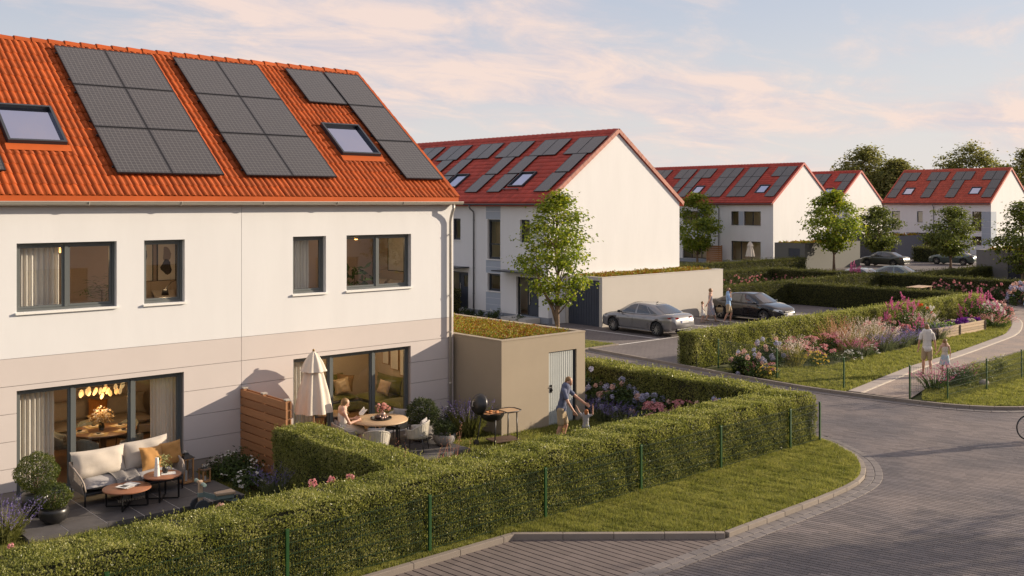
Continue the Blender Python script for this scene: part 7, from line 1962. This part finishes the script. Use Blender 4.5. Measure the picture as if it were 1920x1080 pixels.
def raised_bed(label, loc, w, d, h, plants):
    t = thing('raised_bed', label, 'planter', loc, R(0), 'wooden raised beds')
    for k in range(4):
        z0 = 0.02 + k * h / 4
        for y0 in (-d / 2, d / 2 - 0.04):
            m = MB(); m.box(-w / 2, w / 2, y0, y0 + 0.04, z0, z0 + h / 4 - 0.012); m.build('plank', OLDW, t, bevel=0.005)
        for x0 in (-w / 2, w / 2 - 0.04):
            m = MB(); m.box(x0, x0 + 0.04, -d / 2 + 0.041, d / 2 - 0.041, z0, z0 + h / 4 - 0.012); m.build('plank', OLDW, t, bevel=0.005)
    m = MB(); m.box(-w / 2 + 0.045, w / 2 - 0.045, -d / 2 + 0.045, d / 2 - 0.045, 0, h - 0.06); m.build('soil', SOIL, t)
    for x in (-w / 2 - 0.02, w / 2 - 0.03):
        m = MB(); m.box(x, x + 0.05, -d / 2 - 0.045, -d / 2 - 0.002, 0, h); m.build('corner_post', pm('dark_post', (0.06, 0.04, 0.03), 0.8), t)
    return t
raised_bed('left wooden raised bed with green leaves beside the walking pair', (45.15, 21.55, 0.06), 2.2, 0.95, 0.50, None)
raised_bed('right wooden raised bed with purple and pale cabbages', (47.65, 21.60, 0.06), 2.7, 0.95, 0.50, None)
for k in range(15):
    lf = k < 7
    x = 44.3 + (k % 7) * 0.28 if lf else 46.5 + (k - 7) * 0.31; y = 21.4 + 0.3 * (k % 2)
    colr = [('green', VEG), ('purple', F_PURP), ('pale', fl('pale_cabbage', [(0.45, 0.36, 0.34), (0.55, 0.48, 0.42), (0.40, 0.42, 0.25)]))][0 if lf else (1 if (k % 3) else 2)]
    rg = np.random.default_rng(k); P = unit(rg.normal(0, 1, (70, 3))) * np.array([0.2, 0.2, 0.16]); P[:, 2] = np.abs(P[:, 2]); V, F = leaves(P, unit(P), 0.14, 0.10, rg, 0.4)
    t = thing('vegetable', '%s leafy vegetable, %s in the %s raised bed' % (colr[0], (words_[k if lf else k - 7]) + ' from left', 'left' if lf else 'right'), 'vegetable', (x, y, 0.49), 0, 'vegetables in the raised beds')
    inst(np_mesh('leaf_head', V, F, colr[1]), 'leaf_head', t)
# ------------------------------------------------------------------ people
SKIN = pm('skin', (0.50, 0.27, 0.18), 0.55, var=0.04, vs=10); SKIN2 = pm('fair_skin', (0.56, 0.33, 0.235), 0.55, var=0.04, vs=10)
BLOND = pm('blond_hair', (0.22, 0.125, 0.045), 0.6, var=0.2, vs=25, stretch=(6, 6, 1)); GINGER = pm('ginger_hair', (0.36, 0.12, 0.03), 0.6, var=0.2, vs=25); BROWNH = pm('brown_hair', (0.16, 0.09, 0.045), 0.6, var=0.2, vs=25)
NAVY = pm('slate_blue_polo', (0.10, 0.115, 0.18), 0.9, var=0.08, vs=12); KHAKI = pm('khaki_cotton', (0.38, 0.29, 0.18), 0.9, var=0.06, vs=12); WHT = pm('white_cotton', (0.66, 0.62, 0.57), 0.9, var=0.04, vs=12); SKYB = pm('sky_blue_cotton', (0.28, 0.42, 0.62), 0.9, var=0.06, vs=12); GRYT = pm('grey_cotton', (0.36, 0.35, 0.35), 0.9, var=0.06, vs=12); CRMD = pm('cream_linen', (0.62, 0.53, 0.42), 0.9, var=0.05, vs=12)
FLOR = pm('floral_print', (0.40, 0.30, 0.28), 0.9, col2=(0.20, 0.26, 0.34), cs=18, var=0.15, vs=30); STRP = pm('bright_print', (0.60, 0.50, 0.46), 0.9, col2=(0.25, 0.42, 0.50), cs=14, var=0.2, vs=22); JEAN = pm('blue_denim', (0.10, 0.14, 0.26), 0.9); SHOE = pm('tan_shoe', (0.30, 0.21, 0.13), 0.7); SHOEW = pm('pale_shoe', (0.45, 0.40, 0.34), 0.7)
def cap(m, p0, p1, r0, r1=None, n=12):
    p0, p1 = Vector(p0), Vector(p1); r1 = r0 if r1 is None else r1
    d = p1 - p0; L_ = max(d.length, 1e-4); d = d / L_
    pts = []; rs = []
    for i in range(5):
        a = math.pi / 2 * (1 - i / 4); pts.append(p0 - d * r0 * math.sin(a)); rs.append(max(0.0008, r0 * math.cos(a)))
    for i in range(5):
        a = math.pi / 2 * i / 4; pts.append(p1 + d * r1 * math.sin(a)); rs.append(max(0.0008, r1 * math.cos(a)))
    m.tube(pts, rs, n)
def remesh(m, name, mat, parent, vox, smooth_it=4):
    o = m.build(name, mat, parent, smooth=True)
    r = o.modifiers.new('remesh', 'REMESH'); r.mode = 'VOXEL'; r.voxel_size = vox; r.use_smooth_shade = True
    s = o.modifiers.new('smooth', 'SMOOTH'); s.iterations = smooth_it; s.factor = 0.5
    return o
def hand(m, wrist, d, palm_n, s, curl=0.5):
    """palm, four unequal bent fingers and a thumb leaving the side of the palm"""
    w = Vector(wrist); d = Vector(d).normalized(); n = Vector(palm_n); n = (n - d * n.dot(d)).normalized(); side = d.cross(n).normalized()
    for q in (-0.022, 0.0, 0.022): cap(m, w + side * q * s, w + d * 0.075 * s + side * q * 1.2 * s, 0.016 * s, 0.014 * s, 8)
    for k, (q, l) in enumerate(((-0.030, 0.062), (-0.010, 0.072), (0.010, 0.068), (0.030, 0.054))):
        p = w + d * 0.08 * s + side * q * s; k1 = p + (d * math.cos(curl * 0.6) + n * math.sin(curl * 0.6)) * l * 0.5 * s; k2 = k1 + (d * math.cos(curl * 1.5) + n * math.sin(curl * 1.5)) * l * 0.5 * s
        cap(m, p, k1, 0.0098 * s, 0.0094 * s, 7); cap(m, k1, k2, 0.0094 * s, 0.0085 * s, 7)
    t0 = w + d * 0.02 * s - side * 0.026 * s; t1 = t0 + (d * 0.6 - side * 0.75 + n * 0.3).normalized() * 0.038 * s; t2 = t1 + (d * 0.9 + n * 0.45 - side * 0.15).normalized() * 0.030 * s
    cap(m, t0, t1, 0.012 * s, 0.0105 * s, 7); cap(m, t1, t2, 0.0105 * s, 0.009 * s, 7)
def person(label, loc, rz, J, s=1.0, skin=SKIN, hair=('short', BLOND), top=None, top_kind='tee', bottom=None, bottom_kind='shorts', shoe=SHOE, vox=0.011, fem=False, bare=0.0, group=None, skirt_len=0.42):
    """J: joints in metres for a 1.8 m adult, x forward, y left. Missing ones default to standing."""
    t = thing('person', label, 'person', loc, rz, group)
    D = dict(pel=(0, 0, 0.95), chest=(0, 0, 1.30), neck=(0, 0, 1.50), head=(0.02, 0, 1.67), look=(1, 0, -0.05),
             shl=(0, 0.19, 1.45), shr=(0, -0.19, 1.45), ell=(-0.02, 0.25, 1.17), elr=(-0.02, -0.25, 1.17), wrl=(0.05, 0.26, 0.93), wrr=(0.05, -0.26, 0.93),
             hpl=(0, 0.09, 0.92), hpr=(0, -0.09, 0.92), knl=(0.02, 0.10, 0.50), knr=(0.02, -0.10, 0.50), anl=(0, 0.10, 0.09), anr=(0, -0.10, 0.09), ftl=(1, 0.1, 0), ftr=(1, -0.1, 0), hl=(0, 1, 0), hr=(0, -1, 0), curl=0.6)
    D.update(J)
    G = {k: (Vector(v) * s if isinstance(v, tuple) and k not in ('look', 'ftl', 'ftr', 'hl', 'hr') else v) for k, v in D.items()}
    sw = 0.93 if fem else 1.0
    hd = 1.0 if s > 0.85 else 1.0 + (0.85 - s) * 0.9      # children: larger heads
    def torso(m, inf=0.0, waist=True):
        up = (G['neck'] - G['pel']).normalized(); sd = (G['shl'] - G['shr']).normalized()
        for q, hw, dp in ((0.0, 0.135, 0.105), (0.28, 0.118 if fem else 0.13, 0.10), (0.55, 0.135, 0.11), (0.80, 0.15, 0.11)):
            c = G['pel'].lerp(G['neck'], q)
            for k in (-1, 0, 1): cap(m, c + sd * (k * (hw - 0.085) * s * sw), c + sd * (k * (hw - 0.085) * s * sw) + up * 0.14 * s, (dp - 0.012 + inf) * s, None, 12)
        cap(m, G['shl'] - sd * 0.02 * s, G['shr'] + sd * 0.02 * s, (0.062 + inf) * s, None, 12)
    m = MB(); torso(m)
    cap(m, G['neck'] - Vector((0, 0, 0.04)) * s, G['head'] - Vector((0, 0, 0.06)) * s, 0.055 * s, 0.05 * s)
    lk = Vector(G['look']).normalized(); sd = Vector((0, 0, 1)).cross(lk).normalized(); up = lk.cross(sd)
    H = G['head']; k = s * hd
    T_ = Matrix((lk, sd, up)).transposed()
    hm = MB(); hm.ball((0, 0, 0.015 * k), 0.092 * k, 0.075 * k, 0.108 * k, 20, 14); hm.ball((0.025 * k, 0, -0.055 * k), 0.065 * k, 0.056 * k, 0.06 * k, 16, 10)
    cap(hm, (0.085 * k, 0, 0.01 * k), (0.106 * k, 0, -0.022 * k), 0.010 * k, 0.014 * k, 8)      # nose
    for q in (-1, 1): hm.ball((0.0, q * 0.076 * k, -0.005 * k), 0.022 * k, 0.010 * k, 0.032 * k, 10, 8)   # ears
    hm.ball((0.080 * k, 0, -0.055 * k), 0.012 * k, 0.022 * k, 0.008 * k, 10, 6)     # lips
    m.add([tuple(H + T_ @ Vector(v)) for v in hm.v], hm.f)
    for a, b, c in (('shl', 'ell', 'wrl'), ('shr', 'elr', 'wrr')):
        cap(m, G[a], G[b], 0.048 * s * sw, 0.038 * s * sw); cap(m, G[b], G[c], 0.039 * s * sw, 0.027 * s * sw)
        d = (G[c] - G[b]).normalized(); hand(m, G[c] + d * 0.01 * s, d, G['hl' if a == 'shl' else 'hr'], s * 1.0, G['curl'])
    for a, b, c, f in (('hpl', 'knl', 'anl', 'ftl'), ('hpr', 'knr', 'anr', 'ftr')):
        cap(m, G[a], G[b], 0.086 * s, 0.056 * s); mid = G[b].lerp(G[c], 0.3) - Vector(G[f]).normalized() * 0.012 * s
        cap(m, G[b], mid, 0.054 * s, 0.057 * s); cap(m, mid, G[c], 0.057 * s, 0.036 * s)
        fd = Vector(G[f]).normalized(); cap(m, G[c] - fd * 0.03 * s + Vector((0, 0, -0.045 * s)), G[c] + fd * 0.15 * s + Vector((0, 0, -0.055 * s)), 0.036 * s, 0.028 * s)
    body = remesh(m, 'body', skin, t, vox)
    # eyes and brows
    for q in (-1, 1):
        e = MB(); p = H + T_ @ Vector((0.088 * k, q * 0.033 * k, 0.012 * k)); e.ball(tuple(p), 0.0065 * k, n=8, m=6); e.build('eye', BLACKM, t)
    kind, hmat = hair
    m = MB(); hh = MB()
    hh.ball((-0.028 * k, 0, 0.050 * k), 0.086 * k, 0.080 * k, 0.084 * k, 18, 12)
    hh.ball((-0.045 * k, 0, 0.0), 0.06 * k, 0.076 * k, 0.085 * k, 14, 10)
    if kind in ('long', 'pony', 'bun', 'bob'):
        for q in (-1, 1): cap(hh, (0.01 * k, q * 0.072 * k, 0.05 * k), (-0.03 * k, q * 0.075 * k, -0.07 * k), 0.028 * k, 0.03 * k, 8)
    if kind == 'long':
        for q in (-1, 0, 1): cap(hh, (-0.05 * k, q * 0.045 * k, 0.0), (-0.06 * k, q * 0.065 * k, -0.27 * k), 0.05 * k, 0.032 * k, 10)
        cap(hh, (0.02 * k, -0.075 * k, 0.0), (0.06 * k, -0.09 * k, -0.25 * k), 0.03 * k, 0.02 * k, 8)
    if kind in ('bob', 'long', 'pony'): hh.ball((-0.035 * k, 0, 0.03 * k), 0.092 * k, 0.092 * k, 0.095 * k, 16, 12)
    if kind == 'bob':
        for q in (-1, 0, 1): cap(hh, (-0.05 * k, q * 0.045 * k, 0.0), (-0.055 * k, q * 0.05 * k, -0.13 * k), 0.05 * k, 0.03 * k, 10)
    if kind == 'pony':
        hh.ball((-0.105 * k, 0, 0.035 * k), 0.03 * k); cap(hh, (-0.11 * k, 0, 0.03 * k), (-0.13 * k, 0.0, -0.20 * k), 0.032 * k, 0.016 * k, 8)
    m.add([tuple(H + T_ @ Vector(v)) for v in hh.v], hh.f)
    # keep the face free: hair sits behind the brow line
    remesh(m, 'hair', hmat, t, vox * 0.9, 2)
    if top:
        m = MB(); torso(m, 0.014)
        if top_kind in ('tee', 'shirt'):
            fr = 0.62 if top_kind == 'tee' else 0.95
            for a, b in (('shl', 'ell'), ('shr', 'elr')):
                cap(m, G[a], G[a].lerp(G[b], fr), 0.064 * s * sw, 0.058 * s * sw)
                if top_kind == 'shirt':
                    c = 'wrl' if a == 'shl' else 'wrr'; cap(m, G[b], G[b].lerp(G[c], 0.25), 0.05 * s, 0.052 * s)
            cap(m, G['neck'] - Vector((0, 0, 0.055)) * s, G['neck'] - Vector((0, 0, 0.005)) * s, 0.066 * s, 0.062 * s)
            cap(m, G['pel'] + Vector((0, 0.05, 0)) * s, G['pel'] + Vector((0, 0.05, 0)) * s - (G['neck'] - G['pel']).normalized() * 0.03 * s, 0.127 * s); cap(m, G['pel'] - Vector((0, 0.05, 0)) * s, G['pel'] - Vector((0, 0.05, 0)) * s - (G['neck'] - G['pel']).normalized() * 0.03 * s, 0.127 * s)
        else:
            sd2 = (G['shl'] - G['shr']).normalized()
            m = MB(); up2 = (G['neck'] - G['pel']).normalized()
            for q, hw, dp in ((0.0, 0.135, 0.105), (0.28, 0.118, 0.10), (0.52, 0.135, 0.11)):
                c = G['pel'].lerp(G['neck'], q)
                for kk in (-1, 0, 1): cap(m, c + sd2 * (kk * (hw - 0.085) * s * sw), c + sd2 * (kk * (hw - 0.085) * s * sw) + up2 * 0.14 * s, (dp + 0.002) * s, None, 12)
            for q in (-1, 1): cap(m, G['chest'] + sd2 * q * 0.08 * s + up2 * 0.06 * s, G['neck'] + sd2 * q * 0.09 * s - up2 * 0.01 * s + Vector((0.0, 0, 0)), 0.05 * s, 0.03 * s)
        remesh(m, {'tee': 'shirt', 'shirt': 'shirt', 'tank': 'top'}[top_kind], top, t, vox)
    if bottom:
        m = MB()
        if bottom_kind in ('shorts', 'trousers'):
            for a, b, c in (('hpl', 'knl', 'anl'), ('hpr', 'knr', 'anr')):
                cap(m, G['pel'] + Vector((0, 0.045 if a == 'hpl' else -0.045, 0)) * s, G[a], 0.118 * s, 0.106 * s)
                if bottom_kind == 'shorts': cap(m, G[a], G[a].lerp(G[b], 0.80), 0.105 * s, 0.090 * s)
                else: cap(m, G[a], G[b], 0.10 * s, 0.075 * s); cap(m, G[b], G[b].lerp(G[c], 0.92), 0.075 * s, 0.06 * s)
            remesh(m, bottom_kind, bottom, t, vox)
        else:
            # skirt: flared folds hanging from the waist (or along the thighs when seated)
            nfr = 18; n = 28; vs = []; fs = []
            ks = (G['knl'] + G['knr']) / 2; w0 = G['pel'] + Vector((0, 0, 0.08)) * s
            seated = (ks - w0).z > -0.25 * s
            for j in range(nfr + 1):
                q = j / nfr
                if seated:
                    c = w0.lerp(ks + Vector((0.06, 0, 0.0)) * s, min(1, q / 0.6)); 
                    if q > 0.6: c = c + Vector((0.03, 0, -1)) * (q - 0.6) / 0.4 * 0.30 * s
                    rx, ry, ax = 0.12, 0.19 + 0.02 * q, None
                else:
                    c = w0 + Vector((0, 0, -1)) * q * (skirt_len + 0.08) * s + ((ks - w0) - Vector((0, 0, (ks - w0).z))) * q * 0.6
                    rx, ry = 0.138 + 0.085 * q, 0.168 + 0.09 * q
                for i in range(n):
                    a = 2 * math.pi * i / n; f = 1 + 0.07 * q * math.sin(a * 7)
                    if seated and q <= 0.6:
                        vs.append(c + Vector((0, math.cos(a) * ry * f, math.sin(a) * rx * f)) * s)
                    else:
                        vs.append(c + Vector((-math.sin(a) * -rx * f if not seated else math.sin(a) * rx * f, math.cos(a) * ry * f, 0)) * s)
            for j in range(nfr):
                for i in range(n): fs.append((j * n + i, j * n + (i + 1) % n, (j + 1) * n + (i + 1) % n, (j + 1) * n + i))
            m.add(vs, fs); o = m.build('skirt', bottom, t, smooth=True); o.modifiers.new('s', 'SOLIDIFY').thickness = 0.008
    if shoe:
        for c, f in (('anl', 'ftl'), ('anr', 'ftr')):
            m = MB(); fd = Vector(G[f]).normalized(); p = G[c]
            cap(m, p - fd * 0.035 * s - Vector((0, 0, 0.045)) * s, p + fd * 0.155 * s - Vector((0, 0, 0.056)) * s, 0.043 * s, 0.036 * s)
            cap(m, p - fd * 0.02 * s - Vector((0, 0, 0.03)) * s, p + fd * 0.05 * s - Vector((0, 0, 0.05)) * s, 0.042 * s, 0.04 * s)
            remesh(m, 'shoe', shoe, t, vox, 2)
    return t
RIGHT = R(-41.6)      # facing the right side of the picture
AWAY = R(48.4)
# man leading a toddler
person('man in slate polo and khaki shorts bending to hold the toddler\'s hands', (17.92, 18.3, 0.03), RIGHT - 0.25, dict(
    chest=(0.06, 0, 1.30), neck=(0.12, 0, 1.49), head=(0.19, 0, 1.63), look=(1, -0.1, -0.45), shl=(0.10, 0.19, 1.43), shr=(0.10, -0.19, 1.43), ell=(0.36, 0.22, 1.20), wrl=(0.60, 0.16, 1.06), elr=(0.22, -0.24, 1.15), wrr=(0.36, -0.16, 0.90),
    hpl=(-0.02, 0.09, 0.92), knl=(0.10, 0.11, 0.50), anl=(0.0, 0.12, 0.09), knr=(0.0, -0.10, 0.50), anr=(-0.12, -0.10, 0.09), hl=(0, -1, 0), hr=(0, 1, 0)), 0.985, SKIN, ('short', BLOND), NAVY, 'tee', KHAKI, 'shorts', SHOE, 0.0095)
person('toddler in grey shirt held by both hands, seen from behind', (18.42, 17.93, 0.03), RIGHT - 0.9 + 2.3, dict(
    head=(-0.02, -0.04, 1.62), look=(1, -0.2, -0.2), ell=(0.10, 0.34, 1.62), wrl=(0.16, 0.46, 1.85), elr=(0.0, -0.36, 1.55), wrr=(0.0, -0.36, 1.95), knl=(0.16, 0.12, 0.55), knr=(0.1, -0.12, 0.5), anl=(0.05, 0.13, 0.09), anr=(-0.1, -0.12, 0.09)), 0.50, SKIN2, ('short', GINGER), GRYT, 'tee', JEAN, 'shorts', SHOEW, 0.0085)
# reading woman seated at the garden table
person('woman in cream dress reading in a garden chair', (13.25, 20.96, TZ), R(-18), dict(
    pel=(-0.10, 0, 0.52), chest=(-0.12, 0, 0.88), neck=(-0.10, 0, 1.06), head=(-0.03, 0, 1.22), look=(1, -0.15, -0.42), shl=(-0.10, 0.18, 1.02), shr=(-0.10, -0.18, 1.02), ell=(0.02, 0.23, 0.76), wrl=(0.24, 0.14, 0.80), elr=(0.02, -0.23, 0.76), wrr=(0.24, -0.14, 0.80),
    hpl=(-0.06, 0.10, 0.50), hpr=(-0.06, -0.10, 0.50), knl=(0.36, 0.10, 0.50), knr=(0.36, -0.10, 0.52), anl=(0.40, 0.10, 0.10), anr=(0.28, -0.08, 0.10), hl=(0, -1, 0.3), hr=(0, 1, 0.3)), 0.97, SKIN2, ('bob', BLOND), WHT, 'tank', CRMD, 'skirt', SHOEW, 0.0095, True)
bk_ = thing('book', 'open white book in the hands of the reading woman', 'book', (13.56, 20.86, TZ + 0.87), R(-18))
m = MB()
for s_ in (-1, 1): m.add([(0, 0, 0), (0.03, s_ * 0.14, 0.03), (0.15, s_ * 0.14, 0.16), (0.12, 0, 0.13)], [(0, 1, 2, 3)])
o = m.build('pages', PAPER, bk_); o.modifiers.new('s', 'SOLIDIFY').thickness = 0.012
# family in the parking court
person('man in light blue shirt talking on a phone beside the black car', (42.65, 31.35, 0.018), RIGHT - 0.35, dict(
    look=(1, -0.1, 0), elr=(0.16, -0.30, 1.20), wrr=(0.13, -0.16, 1.52), hr=(0, 1, 0.2), ell=(-0.05, 0.27, 1.17), wrl=(0.02, 0.27, 0.93), knl=(0.14, 0.10, 0.50), anl=(0.08, 0.10, 0.09), knr=(-0.02, -0.1, 0.5), anr=(-0.2, -0.1, 0.10)), 1.0, SKIN, ('short', BROWNH), SKYB, 'shirt', KHAKI, 'shorts', SHOEW, 0.012)
ph_ = MB(); ph_.box(-0.006, 0.006, -0.04, 0.04, -0.08, 0.08)
pp = Matrix.Translation((42.65, 31.35, 0.018)) @ Matrix.Rotation(RIGHT - 0.35, 4, 'Z') @ Vector((0.10, -0.105, 1.64))
o = ph_.build('phone', BLACKM, loc=tuple(pp), rot=(0, R(15), RIGHT + 1.2)); tag(o, 'dark phone held to the ear of the man in the light blue shirt', 'phone')
person('woman in long floral dress leading the small girl by the hand', (42.35, 32.25, 0.018), RIGHT - 0.15, dict(
    ell=(-0.04, 0.24, 1.16), wrl=(0.06, 0.27, 0.90), elr=(-0.08, -0.27, 1.17), wrr=(-0.20, -0.32, 0.95), knl=(0.18, 0.09, 0.52), anl=(0.28, 0.09, 0.10), knr=(-0.02, -0.09, 0.5), anr=(-0.24, -0.09, 0.14)), 0.965, SKIN2, ('long', BLOND), FLOR, 'tank', FLOR, 'skirt', SHOE, 0.012, True, skirt_len=0.58)
bg = thing('basket_bag', 'straw basket bag carried by the woman in the floral dress', 'bag', (42.78, 32.0, 0.50), R(-40))
STRAW = pm('straw', (0.42, 0.32, 0.18), 0.9, var=0.15, vs=30, bump=0.4, bs=60)
m = MB(); m.lathe([(0.12, 0), (0.16, 0.03), (0.19, 0.24), (0.18, 0.24), (0.15, 0.03), (0.01, 0.02)], 20, sy=0.6); m.build('basket', STRAW, bg, smooth=True)
m = MB(); m.tube([(0.14 * math.cos(a), 0.0, 0.23 + 0.18 * math.sin(a)) for a in [math.pi * i / 10 for i in range(11)]], 0.010, 6); m.build('handle', STRAW, bg)
person('small girl in white dress walking with the woman in the floral dress', (41.75, 32.3, 0.018), RIGHT - 0.2, dict(elr=(0.05, -0.26, 1.22), wrr=(0.16, -0.34, 1.10), knl=(0.1, 0.09, 0.5), anl=(0.12, 0.09, 0.1), anr=(-0.12, -0.09, 0.12)), 0.60, SKIN2, ('bob', BLOND), WHT, 'tank', WHT, 'skirt', SHOE, 0.010, True, skirt_len=0.32)
# pair on the footpath
person('man in white shirt and khaki shorts walking away on the footpath', (34.85, 17.05, 0.06), AWAY - 0.15, dict(look=(1, -0.55, -0.15), elr=(0.02, -0.27, 1.17), wrr=(0.06, -0.30, 0.93), ell=(-0.02, 0.27, 1.17), wrl=(0.05, 0.28, 0.93), knl=(0.10, 0.1, 0.5), anl=(0.14, 0.1, 0.09), knr=(0.0, -0.1, 0.5), anr=(-0.12, -0.1, 0.12)), 1.0, SKIN, ('short', BLOND), WHT, 'tee', KHAKI, 'shorts', SHOE, 0.011)
person('girl in colourful summer dress with ponytail holding the walking man\'s hand', (35.15, 16.55, 0.06), AWAY - 0.1, dict(ell=(0.0, 0.28, 1.20), wrl=(0.08, 0.34, 1.10), anl=(0.12, 0.1, 0.1), anr=(-0.14, -0.1, 0.14)), 0.72, SKIN2, ('pony', BLOND), CRMD, 'tank', STRP, 'skirt', SHOE, 0.010, True, skirt_len=0.40)
person('woman in pale blue skirt cut by the right edge of the picture', (58.2, 22.75, 0.05), R(150), dict(wrl=(0.15, 0.25, 1.05)), 0.93, SKIN2, ('long', BROWNH), WHT, 'tank', SKYB, 'skirt', SHOE, 0.014, True)
# cyclist entering from the right: front wheel in the picture, long shadow on the road
HDG = R(138)
by = thing('bicycle', 'black bicycle entering at the right edge, only its front wheel in view', 'bicycle', (27.80, 10.24, 0.016), HDG)
for x in (0.62, -0.45):
    m = MB(); m.tube([(x + 0.325 * math.cos(a), 0, 0.335 + 0.325 * math.sin(a)) for a in [2 * math.pi * i / 40 for i in range(41)]], 0.016, 8, caps=False); w = m.build('wheel', TYRE, by, smooth=True)
    m = MB(); m.tube([(x + 0.305 * math.cos(a), 0, 0.335 + 0.305 * math.sin(a)) for a in [2 * math.pi * i / 40 for i in range(41)]], 0.009, 6, caps=False)
    for i in range(20):
        a = 2 * math.pi * i / 20; m.bar((x, 0.02 * (-1) ** i, 0.335), (x + 0.30 * math.cos(a), 0, 0.335 + 0.30 * math.sin(a)), 0.003, 0.003)
    m.build('rim', RIMM, w)
m = MB()
for a, b in (((-0.45, 0, 0.335), (-0.02, 0, 0.30)), ((-0.02, 0, 0.30), (-0.17, 0, 0.86)), ((-0.45, 0, 0.335), (-0.14, 0, 0.76)), ((-0.02, 0, 0.30), (0.42, 0, 0.76)), ((-0.15, 0, 0.80), (0.40, 0, 0.84)), ((0.38, 0, 0.92), (0.48, 0, 0.66)), ((0.48, 0.0, 0.66), (0.62, 0.0, 0.335))): m.tube([a, b], 0.016, 8)
m.build('frame', BLACKM, by, smooth=True)
m = MB(); m.tube([(0.30, 0.28, 1.0), (0.40, 0.20, 1.02), (0.37, 0, 0.99), (0.40, -0.20, 1.02), (0.30, -0.28, 1.0)], 0.013, 8); m.tube([(0.38, 0, 0.92), (0.37, 0, 0.99)], 0.013, 8); m.build('handlebar', BLACKM, by, smooth=True)
m = MB(); m.ball((-0.20, 0, 0.90), 0.13, 0.08, 0.035, 14, 8); m.build('saddle', BLACKM, by, smooth=True)
m = MB(); m.tube([(-0.02, -0.1, 0.30), (0.12, -0.1, 0.22)], 0.01, 6); m.tube([(-0.02, 0.1, 0.30), (-0.16, 0.1, 0.38)], 0.01, 6); m.tube([(-0.02, -0.1, 0.30), (-0.02, 0.1, 0.30)], 0.012, 6); m.build('crank', DARKM, by)
person('cyclist riding just outside the right edge, casting the long road shadow', (27.80, 10.24, 0.016), HDG, dict(pel=(-0.16, 0, 1.02), chest=(0.0, 0, 1.32), neck=(0.10, 0, 1.50), head=(0.18, 0, 1.65), shl=(0.06, 0.19, 1.45), shr=(0.06, -0.19, 1.45), ell=(0.20, 0.26, 1.20), wrl=(0.30, 0.24, 1.05), elr=(0.20, -0.26, 1.20), wrr=(0.30, -0.24, 1.05),
    hpl=(-0.14, 0.09, 0.98), hpr=(-0.14, -0.09, 0.98), knl=(0.24, 0.11, 0.78), anl=(-0.12, 0.11, 0.47), knr=(0.20, -0.11, 0.62), anr=(0.10, -0.11, 0.32)), 0.98, SKIN, ('short', BROWNH), SKYB, 'tee', JEAN, 'trousers', SHOE, 0.014)
